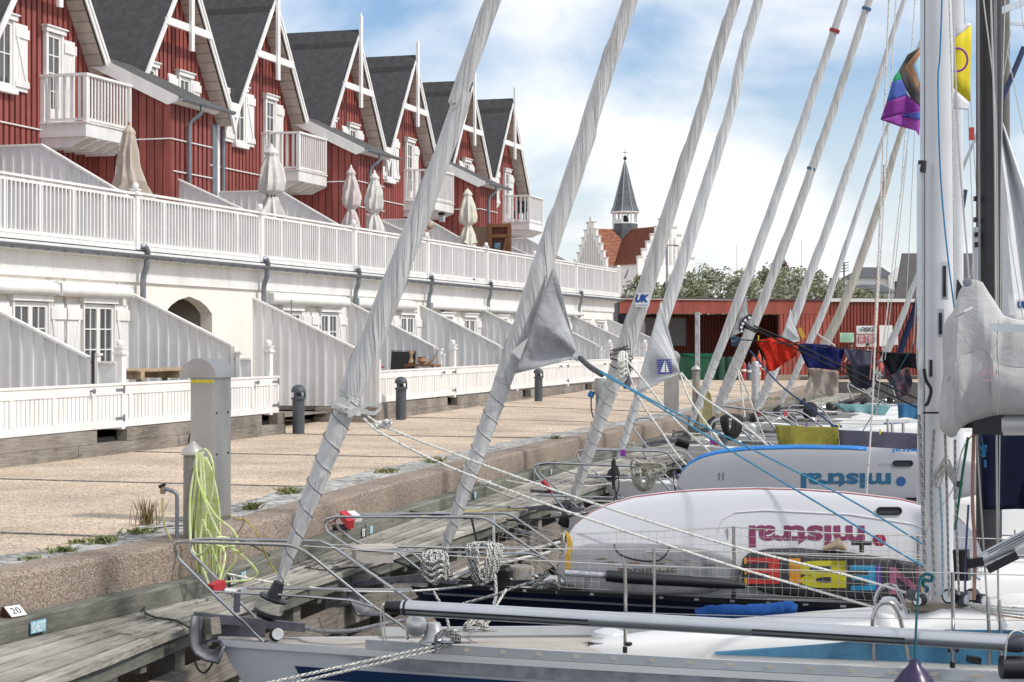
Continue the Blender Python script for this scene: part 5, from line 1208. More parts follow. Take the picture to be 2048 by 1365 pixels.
# houses to the right
def hiphouse(px0, px1, yr, ye, Z, lab, roofm, wallm, dormer=True):
    s = Z/3600; x0, x1 = px0, px1; zr = 2+(680-yr)*s; ze = 2+(680-ye)*s; w = (px1-px0)*s
    c = WZ(px0, 0, Z); t = Thing('house', lab, 'house', c); d = 8
    A = [c+UP*ze, c+RV*w+UP*ze, c+RV*w+FV*d+UP*ze, c+FV*d+UP*ze]; R0 = c+RV*w*.42+FV*d/2+UP*zr; R1 = c+RV*w*.86+FV*d/2+UP*zr
    mb = MB(); mb.add(A+[R0, R1], [(0,1,5,4),(1,2,5),(2,3,4,5),(3,0,4),(0,3,2,1)]); t.part('roof', mb, roofm)
    mb = MB(); mb.prism([c+RV*.3+FV*.3, c+RV*(w-.3)+FV*.3, c+RV*(w-.3)+FV*(d-.3), c+RV*.3+FV*(d-.3)], UP*(ze-.02)); t.part('wall', mb, wallm)
    return t, c, w, s, ze
DT = mat('dark_grey_tiles', (.085,.09,.095), .7, var=.4, scale=1.5, bump=.5, bscale=4)
t, c, w, s, ze = hiphouse(1706, 1796, 531, 556, 150, 'house with dark grey tiled roof and dormer behind the trees', DT, SIGNW)
mb = MB(); a = c+RV*w*.78-FV*.3; mb.prism([a+UP*4, a+RV*1.5+UP*4, a+RV*1.5+UP*(ze+.1), a+RV*.75+UP*(ze+.9), a+UP*(ze+.1)], FV*.5); o = t.part('dormer', mb, SIGNW); mb = MB(); mb.prism([a+RV*.5-FV*.05+UP*(ze-1.2), a+RV*1.0-FV*.05+UP*(ze-1.2), a+RV*1.0-FV*.05+UP*(ze-.3), a+RV*.5-FV*.05+UP*(ze-.3)], FV*.04); t.part('window', mb, BLACK, o)
mb = MB(); a = c+RV*w*.02-FV*.3; mb.prism([a+UP*4, a+RV*1.8+UP*4, a+RV*1.8+UP*(ze-.9), a+UP*(ze-.9)], FV*.5); t.part('glazed_bay', mb, GLASS)
t, c, w, s, ze = hiphouse(1700, 1800, 566, 585, 125, 'low building with dark roof below the tiled house', DT, SIGNW)
s = 110/3600; c = WZ(1798, 0, 110); t = Thing('gabled_hall', 'steep dark grey roof just left of the white mast', 'building', c)
mb = MB(); mb.prism([W(1790, 600, 110), W(2100, 600, 110), W(2100, 507, 110), W(1806, 507, 110)], FV*.4 ); t.part('roof', mb, mat('slate_grey_sheet', (.16,.155,.16), .8)); mb = MB(); mb.prism([c, WZ(2100,0,110), WZ(2100,4.2,110), c+UP*4.2], FV*.3); t.part('wall', mb, SIGNW)
# low white house end and dark block at the end of the terrace
t = Thing('dark_pavilion', 'dark grey building block behind the end of the white row', 'building', WZ(1250, 0, 95)); mb = MB(); mb.prism([W(1236, 757, 94), W(1262, 757, 94), W(1262, 605, 94), W(1236, 605, 94)], FV*4); t.part('wall', mb, mat('dark_slate_wall', (.09,.09,.10), .8)); mb = MB(); mb.prism([W(1234, 605, 93.9), W(1264, 605, 93.9), W(1264, 601, 93.9), W(1234, 601, 93.9)], FV*4.2); t.part('roof', mb, SIGNW)
# ---------------- trees ----------------
LEAF = mat('silvery_leaves', (.25,.27,.15), .75, var=.5, scale=.7, col2=(.12,.14,.07), detail=6); LEAF2 = mat('pale_sunward_leaves', (.46,.48,.37), .75, var=.4, scale=.8, col2=(.26,.29,.18))
TRK = mat('bark', (.09,.07,.05), .9, var=.3)
def tree_mesh(seed, R, H, n=2600):
    rnd = random.Random(seed); A, B = MB(), MB(); cl = []
    for i in range(46):
        a = rnd.uniform(0, 6.28); u = rnd.uniform(-.55, 1); r = math.sqrt(max(0, 1-u*u))*rnd.uniform(.45, 1.0)
        cl.append((Vector((math.cos(a)*r*R, math.sin(a)*r*R*.8, H*.62 + u*H*.36 + rnd.uniform(-.1,.1))), rnd.uniform(.28,.5)*R*.6, rnd.random()))
    for i in range(n):
        c, cr, sel = cl[rnd.randrange(len(cl))]
        d = Vector((rnd.gauss(0,1), rnd.gauss(0,1), rnd.gauss(0,1))).normalized() * cr * rnd.random()**.4; p = c + d
        s = rnd.uniform(.07,.17); w = Vector((rnd.gauss(.8,.5), rnd.gauss(.2,.5), rnd.gauss(.5,.6))).normalized(); q = w.cross(Vector((rnd.gauss(0,1), rnd.gauss(0,1), rnd.gauss(0,1)))).normalized()
        (B if (d.x > 0 and rnd.random() < .5) or sel > .8 else A).add([p - w*s, p + q*s*.45, p + w*s, p - q*s*.45], [(0,1,2,3)])  # paler leaves favour each clump's sunward side as painted sunlight; some clumps all pale
    T_ = MB(); T_.tube([(0,0,0),(.1,0,H*.25),(0,.1,H*.5)], [.22,.17,.1], 8)
    for k in range(6):
        a = k*1.05; T_.tube([(0,0,H*.25+.1*k),(math.cos(a)*R*.4, math.sin(a)*R*.4, H*.5+.1*k),(math.cos(a)*R*.7, math.sin(a)*R*.7, H*.75)], [.1,.06,.02], 6)
    return A, B, T_
protos = []
def tree(px, Z, H, R, lab, seed, grp='wind blown trees behind the red shed'):
    A, B, T_ = tree_mesh(seed, R, H); c = WZ(px, -.05, Z)
    t = Thing('tree', lab, 'tree', c, rz=0, group=grp)
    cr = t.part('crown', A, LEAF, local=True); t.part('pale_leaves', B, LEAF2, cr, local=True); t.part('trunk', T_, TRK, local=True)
    return t
specs = [(1283, 118, 6.2, 1.6, 'narrow dark tree left of the third furled sail'), (1330, 116, 5.6, 2.2, 'bushy tree between the third and fourth furled sails'), (1372, 118, 6.3, 2.5, 'bushy tree right of the fourth furled sail, at the foot of the church'), (1418, 120, 6.7, 2.6, 'bushy tree above the grey shed post'),
         (1462, 118, 6.6, 2.6, 'bushy tree just left of the fifth furled sail'), (1505, 116, 6.5, 2.4, 'bushy tree between the fifth and sixth furled sails'), (1548, 122, 6.9, 2.4, 'bushy tree crossed by the sixth furled sail'), (1592, 118, 6.5, 2.4, 'bushy tree left of the seventh furled sail'),
         (1635, 116, 6.3, 2.3, 'bushy tree crossed by the eighth furled sail'), (1676, 118, 5.8, 2.1, 'bushy tree under the television aerial'), (1712, 112, 5.2, 1.8, 'low bushy tree before the dark tiled house'), (1765, 125, 4.9, 1.6, 'low tree right of the tiled house dormer')]
for i, (px, Z, H, R, lab) in enumerate(specs): tree(px, Z, H, R, lab, 11+i)
t = tree(1556, 150, 8.6, 1.9, 'reddish brown tree top rising above the green tree line', 77); 
for o in [o for o in t.o.children_recursive if o.name.startswith(('crown', 'pale'))]: o.data.materials[0] = mat('reddish_leaves', (.13,.07,.04), .8, var=.4, scale=2)
mb = MB()
rnd = random.Random(3)
for i in range(9000):
    px = rnd.uniform(1225, 1800); p = WZ(px, rnd.uniform(0, 3.6 + .8*math.sin(px*.03)), rnd.uniform(112, 128)); s = rnd.uniform(.08,.2); w = Vector((rnd.gauss(0,1), rnd.gauss(0,1), rnd.gauss(0,1))).normalized(); q = w.orthogonal().normalized(); mb.add([p-w*s, p+q*s*.5, p+w*s, p-q*s*.5], [(0,1,2,3)])
o = struct('undergrowth', mb, LEAF, kind='stuff'); o['label'] = 'dense shrubbery filling in under the trees behind the red shed'; o['category'] = 'shrubbery'
# ================= boats =================
def frame(p, q):
    """matrix with its origin under p, x running aft from p to q, y to the far side"""
    d = Vector((q.x-p.x, q.y-p.y, 0)); a = math.atan2(d.y, d.x)
    return Matrix.Translation(Vector((p.x, p.y, 0))) @ Matrix.Rotation(a, 4, 'Z')
def bw(s, B, k=1.6, L0=8.0): 
    if s <= 0: return 0.02
    return 0.02 + B * (1 - (1 - min(s, L0)/L0)**k) * (1 if s < L0 else 1 - .02*(s-L0)**1.3)
def hull(t, L, B, z0, z1, m, k=1.6, rake=1.0, deckm=None, depth=1.7, capm=None, stripe=None):
    """t: Thing in boat frame. z0 sheer height at the stem, z1 amidships"""
    st = [0, .12, .3, .6, 1, 1.5, 2.2, 3, 4, 5, 6.2, 7.5, 9, L]
    zs = lambda s: z1 + (z0-z1)*max(0, 1-s/7)**2
    mbs = []
    for sg in (-1, 1):
        rows = []
        for s in st:
            row = []
            for i in range(9):
                u = i/8; ss = s + rake*depth*u**1.1 * max(0, 1 - s/5)
                b = bw(s, B, k) * (1 - u**2.6*.75) ; row.append(Vector((ss, sg*b, zs(s) - depth*u)))
            rows.append(row)
        mbs.append(rows)
    mb = MB(); mb.grid(mbs[0]); mb.grid(mbs[1]); mb.grid([[mbs[0][-1][i], mbs[1][-1][i]] for i in range(9)])
    h = t.part('hull', mb, m, local=True, smooth=True, ang=50)
    mb = MB(); mb.grid([[Vector((s, -bw(s,B,k)+.015, zs(s)-.02)), Vector((s, 0, zs(s)+.02)), Vector((s, bw(s,B,k)-.015, zs(s)-.02))] for s in st]); t.part('deck', mb, deckm or TEAK, local=True)
    return zs, h
def rail_strip(t, B, zs, s0, s1, h, m, name, out=.0, k=1.6, w_=.03, parent=None, dz=0, n=24):
    for sg in (-1, 1):
        mb = MB(); ps = []
        for i in range(n+1):
            s = s0 + (s1-s0)*i/n; ps.append((s, sg*(bw(s,B,k)+out), zs(s)+dz))
        rows = [[Vector(p), Vector(p)+UP*h, Vector((p[0], p[1]-sg*w_, p[2]+h)), Vector((p[0], p[1]-sg*w_, p[2]))] for p in ps]
        for r in rows: r.append(r[0].copy())
        mb.grid(rows); t.part(name, mb, m, parent, local=True)
def tubeW(th, name, pts, r, m, rnd=.06, parent=None, n=8):
    mb = MB(); mb.tube(roundpoly(pts, rnd) if rnd else pts, r, n); return th.part(name, mb, m, parent, smooth=True)
def mast_parts(t, base, top, wx, wy, m, along, spreaders=(.45,.72)):
    """oval mast section: wx fore and aft, wy athwart; along = boat axis"""
    a = Vector(along).normalized(); b = Vector((-a.y, a.x, 0)); mb = MB(); rows = []
    base = Vector(base); top = Vector(top)
    for z in (0, .5, .9, 1):
        c = base.lerp(top, z); f = 1 if z < .8 else .8; rows.append([c + a*(math.cos(q)*wx/2*f*(1 if abs(math.cos(q)) < .9 else .96)) + b*(math.sin(q)*wy/2*f) for q in [2*math.pi*i/20 for i in range(21)]])
    mb.grid(rows); o = t.part('mast', mb, m, smooth=True, ang=60)
    for s in spreaders:
        c = base.lerp(top, s); mb = MB()
        mb.bar(c, c + b*.9 + a*.15, .08, .03); mb.bar(c, c - b*.9 + a*.15, .08, .03); t.part('spreader', mb, ALU, o)
    return o
def furl(t, pts, tab, m, pitch, name='furled_sail', low=.11, lp=.2, n_up=170, ring=32):
    """sail rolled round the forestay; pts centre line from foot to head; tab radius by fraction.
    The cloth edge spirals: tight overlapping wraps up to the fraction low, long ones above."""
    cl = catmull(pts, 30); L = [0]
    for a, b in zip(cl, cl[1:]): L.append(L[-1] + (b-a).length)
    tot = L[-1]; nl = int(low*tot/.016); ds = [low*tot*i/nl for i in range(nl)] + [low*tot + (1-low)*tot*i/n_up for i in range(n_up+1)]
    def at(d):
        d = min(d, tot-1e-6); j = 0
        lo, hi = 0, len(L)-1
        while hi-lo > 1:
            md = (lo+hi)//2
            if L[md] <= d: lo = md
            else: hi = md
        return cl[lo].lerp(cl[lo+1], (d-L[lo])/(L[lo+1]-L[lo]))
    def phase(d):
        k = low*tot
        return 2*math.pi*(d/lp if d < k else k/lp + (d-k)/pitch + .15*math.sin((d-k)*1.1))
    seed = pts[0].x
    def prof(d, an):
        w = ((phase(d) - an)/(2*math.pi)) % 1
        if d < low*tot: return 1 + .10*w + .012*math.sin(an*3+d*9)
        up = min(1, (d-low*tot)/.4)
        return 1 + (.10*(1-up) + .13*up)*w**1.5 + up*(.030*math.sin(6.283*w*2.2+seed+d*.8)*(1-w) + .018*math.sin(w*31+d*1.9)*max(0, math.sin(d*1.3+an)))
    mb = MB(); mb.tube([at(d) for d in ds], [interp(d/tot, tab)*.78 for d in ds], ring, prof=prof)
    for i in range(len(mb.v)):
        d = ds[i // ring]; an = 2*math.pi*(i % ring)/ring; k_ = low*tot; q = an - (phase(d)-phase(k_) if d > k_ else (d-k_)*1.5); mb.uv[i] = (math.cos(q)*(1.3 if d > k_ else .6), math.sin(q)*(1.3 if d > k_ else .6), d*(.9 if d > k_ else 1.6))
    o = t.part(name, mb, m, smooth=True, ang=38)
    # thread along the cloth edge; in the low wraps its dark colour is painted overlap shadow
    pts2 = []; pts3 = []; d = 0.02; up = Vector((0,0,1))
    while d < tot*.985:
        p = at(d); ax = (at(min(d+.05, tot)) - at(max(d-.05, 0))).normalized()
        if d < .03: a0 = ax.cross(Vector((0,0,1)) if abs(ax.z) < .9 else Vector((1,0,0))).normalized()
        a = ax.cross(up if d > .03 else (Vector((0,0,1)) if abs(ax.z) < .9 else Vector((1,0,0)))).normalized(); up = a.cross(ax).normalized()
        an = phase(d); r = interp(d/tot, tab)*.78*(1.115 if d < low*tot else 1.13)
        (pts3 if d < low*tot else pts2).append(p + a*(math.cos(an)*r) + up*(math.sin(an)*r)); d += .011 if d < low*tot else .05
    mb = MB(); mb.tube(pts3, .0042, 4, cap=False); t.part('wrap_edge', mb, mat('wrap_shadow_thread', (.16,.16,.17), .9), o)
    mb = MB(); mb.tube(pts2, .0028, 4, cap=False); t.part('cloth_edge', mb, mat('cover_edge_thread', (.36,.36,.37), .9), o)
    return o

# depth, foot, upper points, widths ------------------------------------------------
def ray(px, py, Z): return W(px, py, Z)
BO = []
def yacht(foot, Zf, pts, wtab, mastpx, Zm, J, label, hullm, B=1.3, z0=-.35, z1=-.45, stem=None, sailm=SAILG, mastm=MASTW, mw=.26, L=11, turns=9, k=1.6, deckm=None, cabin=True, mast=True, cabz=.42, group=None, low=.115, rig=True, drum=True, rake=.9, hw=True):
    fp = W(foot[0], foot[1], Zf); mp_ = W(mastpx, 700, Zm); st = W(stem[0], stem[1], stem[2]) if stem else fp - (mp_-fp).normalized()*.35
    M = frame(st, mp_); t = Thing('sailing_yacht', label, 'sailing boat', M=M, group=group)
    zs, h = hull(t, L, B, z0, z1, hullm, k=k, deckm=deckm, rake=rake)
    d = Vector((mp_.x-fp.x, mp_.y-fp.y, 0))
    # head of the forestay from the slope of the line
    (x1, y1) = pts[-1]; (x0, y0) = foot; sl = (x1-x0)/(y0-y1); yt = y0 - (mastpx-x0)/sl
    ztop = 2 + (680-yt)*Zm/F_
    top = Vector((mp_.x, mp_.y, ztop))
    def onstay(px, py):
        u = (px-x0)/(mastpx-x0); Zl = 1/((1-u)/Zf + u/Zm); return W(px, py, Zl)
    P = [fp] + [onstay(x, y) for x, y in pts] + [fp.lerp(top, .93)]
    tot = (fp-top).length
    tab = []
    for px_, y_, w_ in wtab:
        p = onstay(px_, y_); tab.append(((p-fp).length/tot/.93, w_*.5*(p-Vector((0,0,2))).dot(FV)/F_))
    tab.append((1, tab[-1][1]*.55))
    furl(t, P, tab, sailm, {8:1.7,7:1.5}.get(turns, 2.0), low=low, n_up=260 if turns > 5 else 150)
    mb = MB(); mb.tube([P[-1], top], .012, 6); t.part('forestay', mb, WIRE)
    mb = MB(); ax = (P[1]-fp).normalized(); hu = fp - ax*.28
    if drum: mb.tube([fp-ax*.1, hu+ax*.12, hu+ax*.05, hu, hu-ax*.12, hu-ax*.14], [.03,.05,.10,.11,.10,.03], 14); 
    if drum: t.part('furler_drum', mb, BLACK, smooth=True)
    if mast:
        base = Vector((mp_.x, mp_.y, z1+.3)); mo = mast_parts(t, base, top + UP*.4, mw, mw*.62, mastm, d)
    if cabin:
        mb = MB(); rows = []
        for s, f, z in ((2.2,.12,.02),(2.6,.35,.16),(3.6,.5,.28),(5,.56,cabz),(7,.6,cabz+.05),(9,.6,cabz+.1),(9.4,.58,.0)):
            b = bw(s,B,k); zz = zs(s); rows.append([Vector((s, -b*f-.12, zz-.01)), Vector((s+.05, -b*f-.06, zz+z*.8)), Vector((s+.08, -b*f+.05, zz+z)), Vector((s+.08, 0, zz+z+.05)), Vector((s+.08, b*f-.05, zz+z)), Vector((s+.05, b*f+.06, zz+z*.8)), Vector((s, b*f+.12, zz-.01))])
        mb.grid(rows); t.part('cabin_top', mb, GEL, local=True, smooth=True, ang=50)
    BO.append((t, M, zs, mp_, top)); return t, M, zs, mp_, top, onstay

# ---- boat one: nearest
t1, M1, zs1, m1, top1, on1 = yacht((556,1172), 15.1, [(612,1020),(689,820),(778,590),(852,400),(923,200),(986,0)], [(556,1172,18),(566,1140,24),(580,1100,31),(612,1000,44),(690,820,53),(715,760,60),(735,700,60),(785,590,57),(854,400,50),(925,200,42),(986,0,40)],
    1876, 14.4, 5.6, 'nearest white yacht with grey rolled headsail and tall white mast', HULLG, B=1.15, z0=-.53, z1=-.53, stem=(436,1284,15.25), mast=False, cabin=False, turns=8, deckm=TEAK, L=9.5, rake=.72, drum=False)
C1 = lambda s, y, z: M1 @ Vector((s, y, z))
smast = (m1 - (M1 @ Vector((0,0,0)))).to_2d().length
mo1 = mast_parts(t1, Vector((m1.x, m1.y, -.12)), top1+UP*.5, .250, .20, MASTW, M1.to_3x3() @ Vector((1,0,0)), spreaders=(.42,.72))
# toe rail with slots, strake, stripes, fittings
B1 = 1.15
rail_strip(t1, B1, zs1, 1.35, 9.4, .075, ALU, 'toe_rail', out=.012, dz=.0)
for i in range(26):
    s = 1.9 + i*.30; mb = MB(); y = -(bw(s,B1)+.016); mb.box((s, y-.004, zs1(s)+.028), (s+.10, y+.0, zs1(s)+.052)); t1.part('rail_slot', mb, mat('slot_cream', (.55,.5,.42), .7), local=True)
def band(t, B, zs, s0, s1, za, zb, m, name, out=.012, n=30, k=1.6, taper=0, rake=.72, depth=1.7):
    rows = []
    for i in range(n+1):
        s = s0+(s1-s0)*i/n; f = min(1, i/n/taper) if taper else 1
        r = []
        for z in (za, za + (zb-za)*.5*f, za + (zb-za)*f):
            u = -z/depth; b = bw(s,B,k)*(1-u**2.6*.75) + out; r.append(Vector((s + rake*depth*u**1.1*max(0,1-s/5), -b, zs(s)+z)))
        rows.append(r)
    mb = MB(); mb.grid(rows); return t.part(name, mb, m, local=True, sol=.004)
band(t1, B1, zs1, .05, 9.4, -.002, -.055, GEL, 'rubbing_strake', out=.035)
band(t1, B1, zs1, 1.05, 9.4, -.058, -.15, mat('grey_rubber_strake', (.33,.33,.35), .7, var=.3, scale=8), 'grey_strake', out=.028, taper=.06)
band(t1, B1, zs1, .62, 9.4, -.185, -.285, mat('navy_stripe', (.008,.03,.10), .4), 'navy_stripe', taper=.0)
band(t1, B1, zs1, .85, 9.4, -.33, -.355, mat('navy_stripe', (.008,.03,.10), .4), 'thin_navy_stripe')
# coachroof with blue window band
mb = MB(); rows = []
CR = [(3.15,.02,.02),(3.3,.22,.06),(3.6,.34,.10),(4.2,.45,.19),(5.0,.52,.27),(5.8,.57,.34),(smast,.60,.40),(8,.62,.44),(9.3,.62,.46)]
for s, b, z in CR:
    zz = zs1(s); rows.append([Vector((s,-b-.05,zz)), Vector((s,-b-.03,zz+z*.4)), Vector((s,-b,zz+z*.85)), Vector((s,-b+.06,zz+z)), Vector((s,0,zz+z+.03)), Vector((s,b-.06,zz+z)), Vector((s,b,zz+z*.85)), Vector((s,b+.05,zz))])
mb.grid(rows); cr1 = t1.part('coachroof', mb, GEL, local=True, smooth=True, ang=60)
mb = MB(); rows = []
for s, b, z in CR:
    if s < 3.9: continue
    zz = zs1(s); f = min(1, (s-3.9)/1.6); zl = .055; zh = .055 + (z*.78-.055)*f + .003; rows.append([Vector((s,-b-.052,zz+zl)), Vector((s,-b-.036-.012*f,zz+max(zh, zl+.003)))])
mb.grid(rows); t1.part('window_band', mb, mat('blue_tinted_window', (.06,.20,.33), .25, var=.3, scale=3), cr1, local=True, sol=.006)
# deck vent, hatch dome
mb = MB(); c = W(1218, 1272, 14.9); mb.lathe(c, [(.15,0),(.13,.035),(.06,.06),(.01,.065)], 16); t1.part('deck_vent', mb, mat('vent_grey', (.6,.62,.64), .3), smooth=True)
# pulpit
Zn, Zf_ = 14.9, 15.5
def P_(pts, Z0, Z1=None):
    n = len(pts); Z1 = Z1 or Z0; return [W(x, y, Z0 + (Z1-Z0)*i/(n-1)) for i, (x, y) in enumerate(pts)]
tubeW(t1, 'pulpit_rail', P_([(527,1284),(423,1184),(352,1112),(348,1085),(378,1084),(585,1091),(615,1106),(747,1214),(812,1258),(815,1278)], 15.1, 14.55), .0135, STEEL, .13)
tubeW(t1, 'pulpit_rail', P_([(511,1236),(380,1104),(382,1080),(410,1078),(642,1083),(666,1094),(823,1204)], 15.7, 15.7), .0135, STEEL, .13)
tubeW(t1, 'pulpit_lower_rail', P_([(423,1184),(560,1190),(700,1201),(747,1214)], 15.05, 14.6), .011, STEEL, 0)
tubeW(t1, 'pulpit_lower_rail', P_([(483,1177),(823,1180)], 15.6), .011, STEEL, 0)
tubeW(t1, 'pulpit_cross_rail', [W(423,1184,15.05), W(483,1177,15.6)], .012, STEEL, 0)
mb = MB(); mb.tube([W(425,1186,15.1), W(460,1182,15.1), W(484,1178,15.3)], [.05,.06,.03], 8); mb.v = [Vector((v.x, v.y, (v.z+.28)*.35-.28)) if 0 else v for v in mb.v]
mb = MB(); a = W(440,1181,15.2); b = W(484,1179,15.4); mb.bar(a, b, .12, .02); t1.part('bow_light_plate', mb, GEL)
mb = MB(); c = W(434, 1168, 15.1); mb.bar(W(422,1178,15.1), W(445,1168,15.2), .08, .07); t1.part('red_tape', mb, mat('red_tape', (.45,.03,.04), .6, var=.2, scale=30))
tubeW(t1, 'pulpit_strut', [W(475,1180,15.3), W(473,1225,15.3)], .03, mat('dark_strut', (.14,.14,.16), .5), 0)
# anchor in the bow roller
AN = mat('galvanised_anchor', (.17,.17,.19), .55, metal=.4, var=.3, scale=7)
ta = Thing('anchor', 'grey galvanised plough anchor stowed in the bow roller', 'anchor', W(420, 1320, 15.3))
mb = MB(); rows = []
pl = [((386,1232),(412,1234)), ((381,1262),(409,1262)), ((382,1290),(408,1290)), ((390,1308),(418,1302)), ((410,1320),(430,1302)), ((436,1326),(440,1296)), ((450,1290),(449,1289))]
for (a, b) in pl: rows.append([W(a[0],a[1],15.0), W((a[0]+b[0])/2,(a[1]+b[1])/2,15.15), W(b[0],b[1],15.35)])
mb.grid(rows); ta.part('fluke', mb, AN, sol=.03, smooth=True)
mb = MB(); mb.bar(W(388,1233,15.3), W(610,1256,15.1), .035, .075); ta.part('shank', mb, AN)
mb = MB(); mb.box(tuple(Vector((0,0,0))), tuple(Vector((0,0,0)))) if 0 else None
mb = MB(); mb.bar(W(412,1252,15.3), W(432,1252,15.2), .10, .14); t1.part('roller_cheek', mb, BASEW)
mb = MB(); mb.bar(W(422,1280,15.3), W(540,1281,15.2), .16, .015); mb.bar(W(425,1262,15.35), W(530,1266,15.3), .02, .12); t1.part('bow_roller', mb, AN)
mb = MB(); mb.tube(catmull([W(x,y,15.25) for x,y in ((388,1318),(396,1338),(408,1346),(420,1335),(428,1318),(430,1302))]), .009, 6); ta.part('tripping_line', mb, BLACK)
cable('chain', [W(610,1256,15.1), W(640,1262,15.0), W(700,1262,14.9), W(760,1250,14.9), W(812,1240,14.9)], .018, mat('chain_steel', (.35,.35,.36), .5, metal=.5, var=.6, scale=60), 'anchor chain running aft to the windlass on the near yacht', 'chain')
mb = MB(); mb.lathe(W(553,1268,15.1), [(.05,-.02),(.055,.06),(.03,.075)], 14, ax=-FV); t1.part('roller_knob', mb, BLACK, smooth=True)
mb = MB(); mb.lathe(W(556,1268,15.04), [(.048,0),(.048,.02)], 14, ax=-FV); t1.part('roller_ring', mb, SIGNW)
# drum details, windlass
mb = MB(); c = W(540,1214,14.95); ax_ = (on1(612,1020)-on1(556,1172)).normalized(); mb.tube([c+ax_*.22, c+ax_*.12, c+ax_*.10, c+ax_*.085, c+ax_*.02, c-ax_*.06, c-ax_*.065, c-ax_*.10], [.045,.060,.065,.12,.115,.12,.10,.085], 20); t1.part('furler_drum', mb, BLACK, smooth=True)
mb = MB(); mb.tube([c+ax_*.065-RV*.004, c-ax_*.03-RV*.004], .1235, 18); t1.part('drum_line_coil', mb, mat('striped_line', (.42,.40,.34), .8, var=.5, scale=25, stretch=(.3,.3,3)), smooth=True)
tw = W(832,1252,14.55)
mb = MB(); mb.lathe(tw, [(.088,-.10),(.09,0),(.075,.03),(.05,.035),(.02,.045)], 24, ax=-FV); t1.part('windlass_drum', mb, mat('polished_alu', (.62,.62,.62), .3, metal=.8), smooth=True, ang=20)
mb = MB(); o = W(868,1268,14.6); mb.tube([o+UP*.09, o+UP*.0-Vector((0,0,.03)), o-UP*.07], [.05,.09,.13], 12); t1.part('windlass_housing', mb, mat('cast_alu', (.55,.56,.57), .4, metal=.4), smooth=True)
tubeW(t1, 'rail_bracket', [W(868,1285,14.4), W(866,1305,14.4)], .02, BLACK, 0)
# stanchions and lifelines
def stan(t, px, yt, yb, Z, r=.0135, parent=None):
    o = tubeW(t, 'stanchion', [W(px, yb, Z), W(px+1, (yb+yt)/2, Z), W(px, yt, Z)], r, STEEL, 0, parent)
    mb = MB(); mb.tube([W(px, yb+6, Z), W(px, yb-6, Z)], r*1.35, 8); t.part('stanchion_socket', mb, BLACK, o); return o
stan(t1, 1250, 1128, 1300, 14.15, .014); stan(t1, 1905, 1145, 1330, 13.35, .0145); stan(t1, 1308, 1097, 1240, 15.2)
def wires(t, name, pts, r=.0035, m=WIRE, sag=.01):
    mb = MB(); 
    for a, b in zip(pts, pts[1:]): mb.tube(sagline(a, b, sag, 6), r, 5)
    return t.part(name, mb, m)
wires(t1, 'lifeline', [W(608,1092,14.9), W(1250,1130,14.15), W(1905,1146,13.35), W(2300,1152,12.9)], .0042, mat('white_coated_wire', (.62,.6,.55), .5))
wires(t1, 'lifeline', [W(662,1090,15.7), W(1308,1099,15.2), W(1960,1112,14.6)], .0042, mat('white_coated_wire', (.62,.6,.55), .5))
wires(t1, 'lifeline', [W(765,1225,14.6), W(1250,1225,14.15), W(1905,1238,13.35), W(2300,1240,12.9)], .003)
mb = MB(); mb.lathe(W(1257,1293,14.13), [(.01,0),(.03,.01),(.03,.03)], 8); t1.part('stanchion_eye', mb, BLACK)
for y in (1267, 1301):
    for dx in (-8, 8): mb = MB(); mb.lathe(W(1905+dx, y, 13.3), [(.004,0),(.016,.006),(.016,.02)], 8, ax=-FV); t1.part('clamp_bolt', mb, BLACK)
    mb = MB(); mb.bar(W(1894,y,13.32), W(1916,y,13.32), .012, .012); t1.part('clamp_bar', mb, STEEL)
# jackline rope on deck
cable('jackline', [C1(2.6,-.45,zs1(2)+.03), C1(4,-.62,zs1(4)+.03), C1(6,-.80,zs1(6)+.03), C1(9,-.95,zs1(9)+.03)], .009, ropemat('jackline_rope', (.35,.32,.28), (.05,.05,.05)), 'grey flecked line stretched along the teak side deck', 'rope')
# spinnaker pole lashed along the rail
tp = Thing('spinnaker_pole', 'long aluminium pole with black stripes lashed along the near rail', 'pole', W(1400, 1260, 13.9))
pa, pb_ = W(805, 1216, 14.35), W(2022, 1286, 13.0); pd = (pb_-pa).normalized()
mb = MB(); mb.tube([pa, pb_], .062, 22); po = tp.part('tube', mb, mat('bright_alu_tube', (.60,.61,.63), .28, metal=.7, var=.05), smooth=True)
sv = pd.cross(UP).normalized()
for a0, a1 in ((0.0, .33), (.60, .84)):
    for ang, ww in ((-6, .015), (-40, .014)):
        an = math.radians(ang); nv = (sv if sv.dot(-FV) > 0 else -sv)*math.cos(an) + UP*math.sin(an); A = pa.lerp(pb_, a0) + nv*.0615; Bq = pa.lerp(pb_, a1) + nv*.0615; mb = MB(); mb.bar(A, Bq, .006, ww, up=UP); tp.part('black_stripe', mb, BLACK, po)
mb = MB(); mb.tube([pa-pd*.14, pa-pd*.02, pa+pd*.04], [.045,.055,.066], 16); tp.part('end_fitting', mb, BLACK, smooth=True)
mb = MB(); mb.tube([pb_-pd*.02, pb_+pd*.05, pb_+pd*.09], [.068,.07,.06], 16); tp.part('end_cap', mb, CHAR, smooth=True)
for px in (766, 772):
    mb = MB(); mb.tube(catmull([W(px+8,1206,14.5), W(px-2,1214,14.4), W(px-4,1250,14.4), W(px+2,1290,14.4)]), .008, 6); tp.part('lashing', mb, ROPEP)
cable('pole_lashing', [W(2010,1318,12.9), W(2014,1280,12.88), W(2030,1262,12.9), W(2052,1268,12.95)], .006, ROPEP, 'thin white lashing near the far end of the long pole', 'rope')
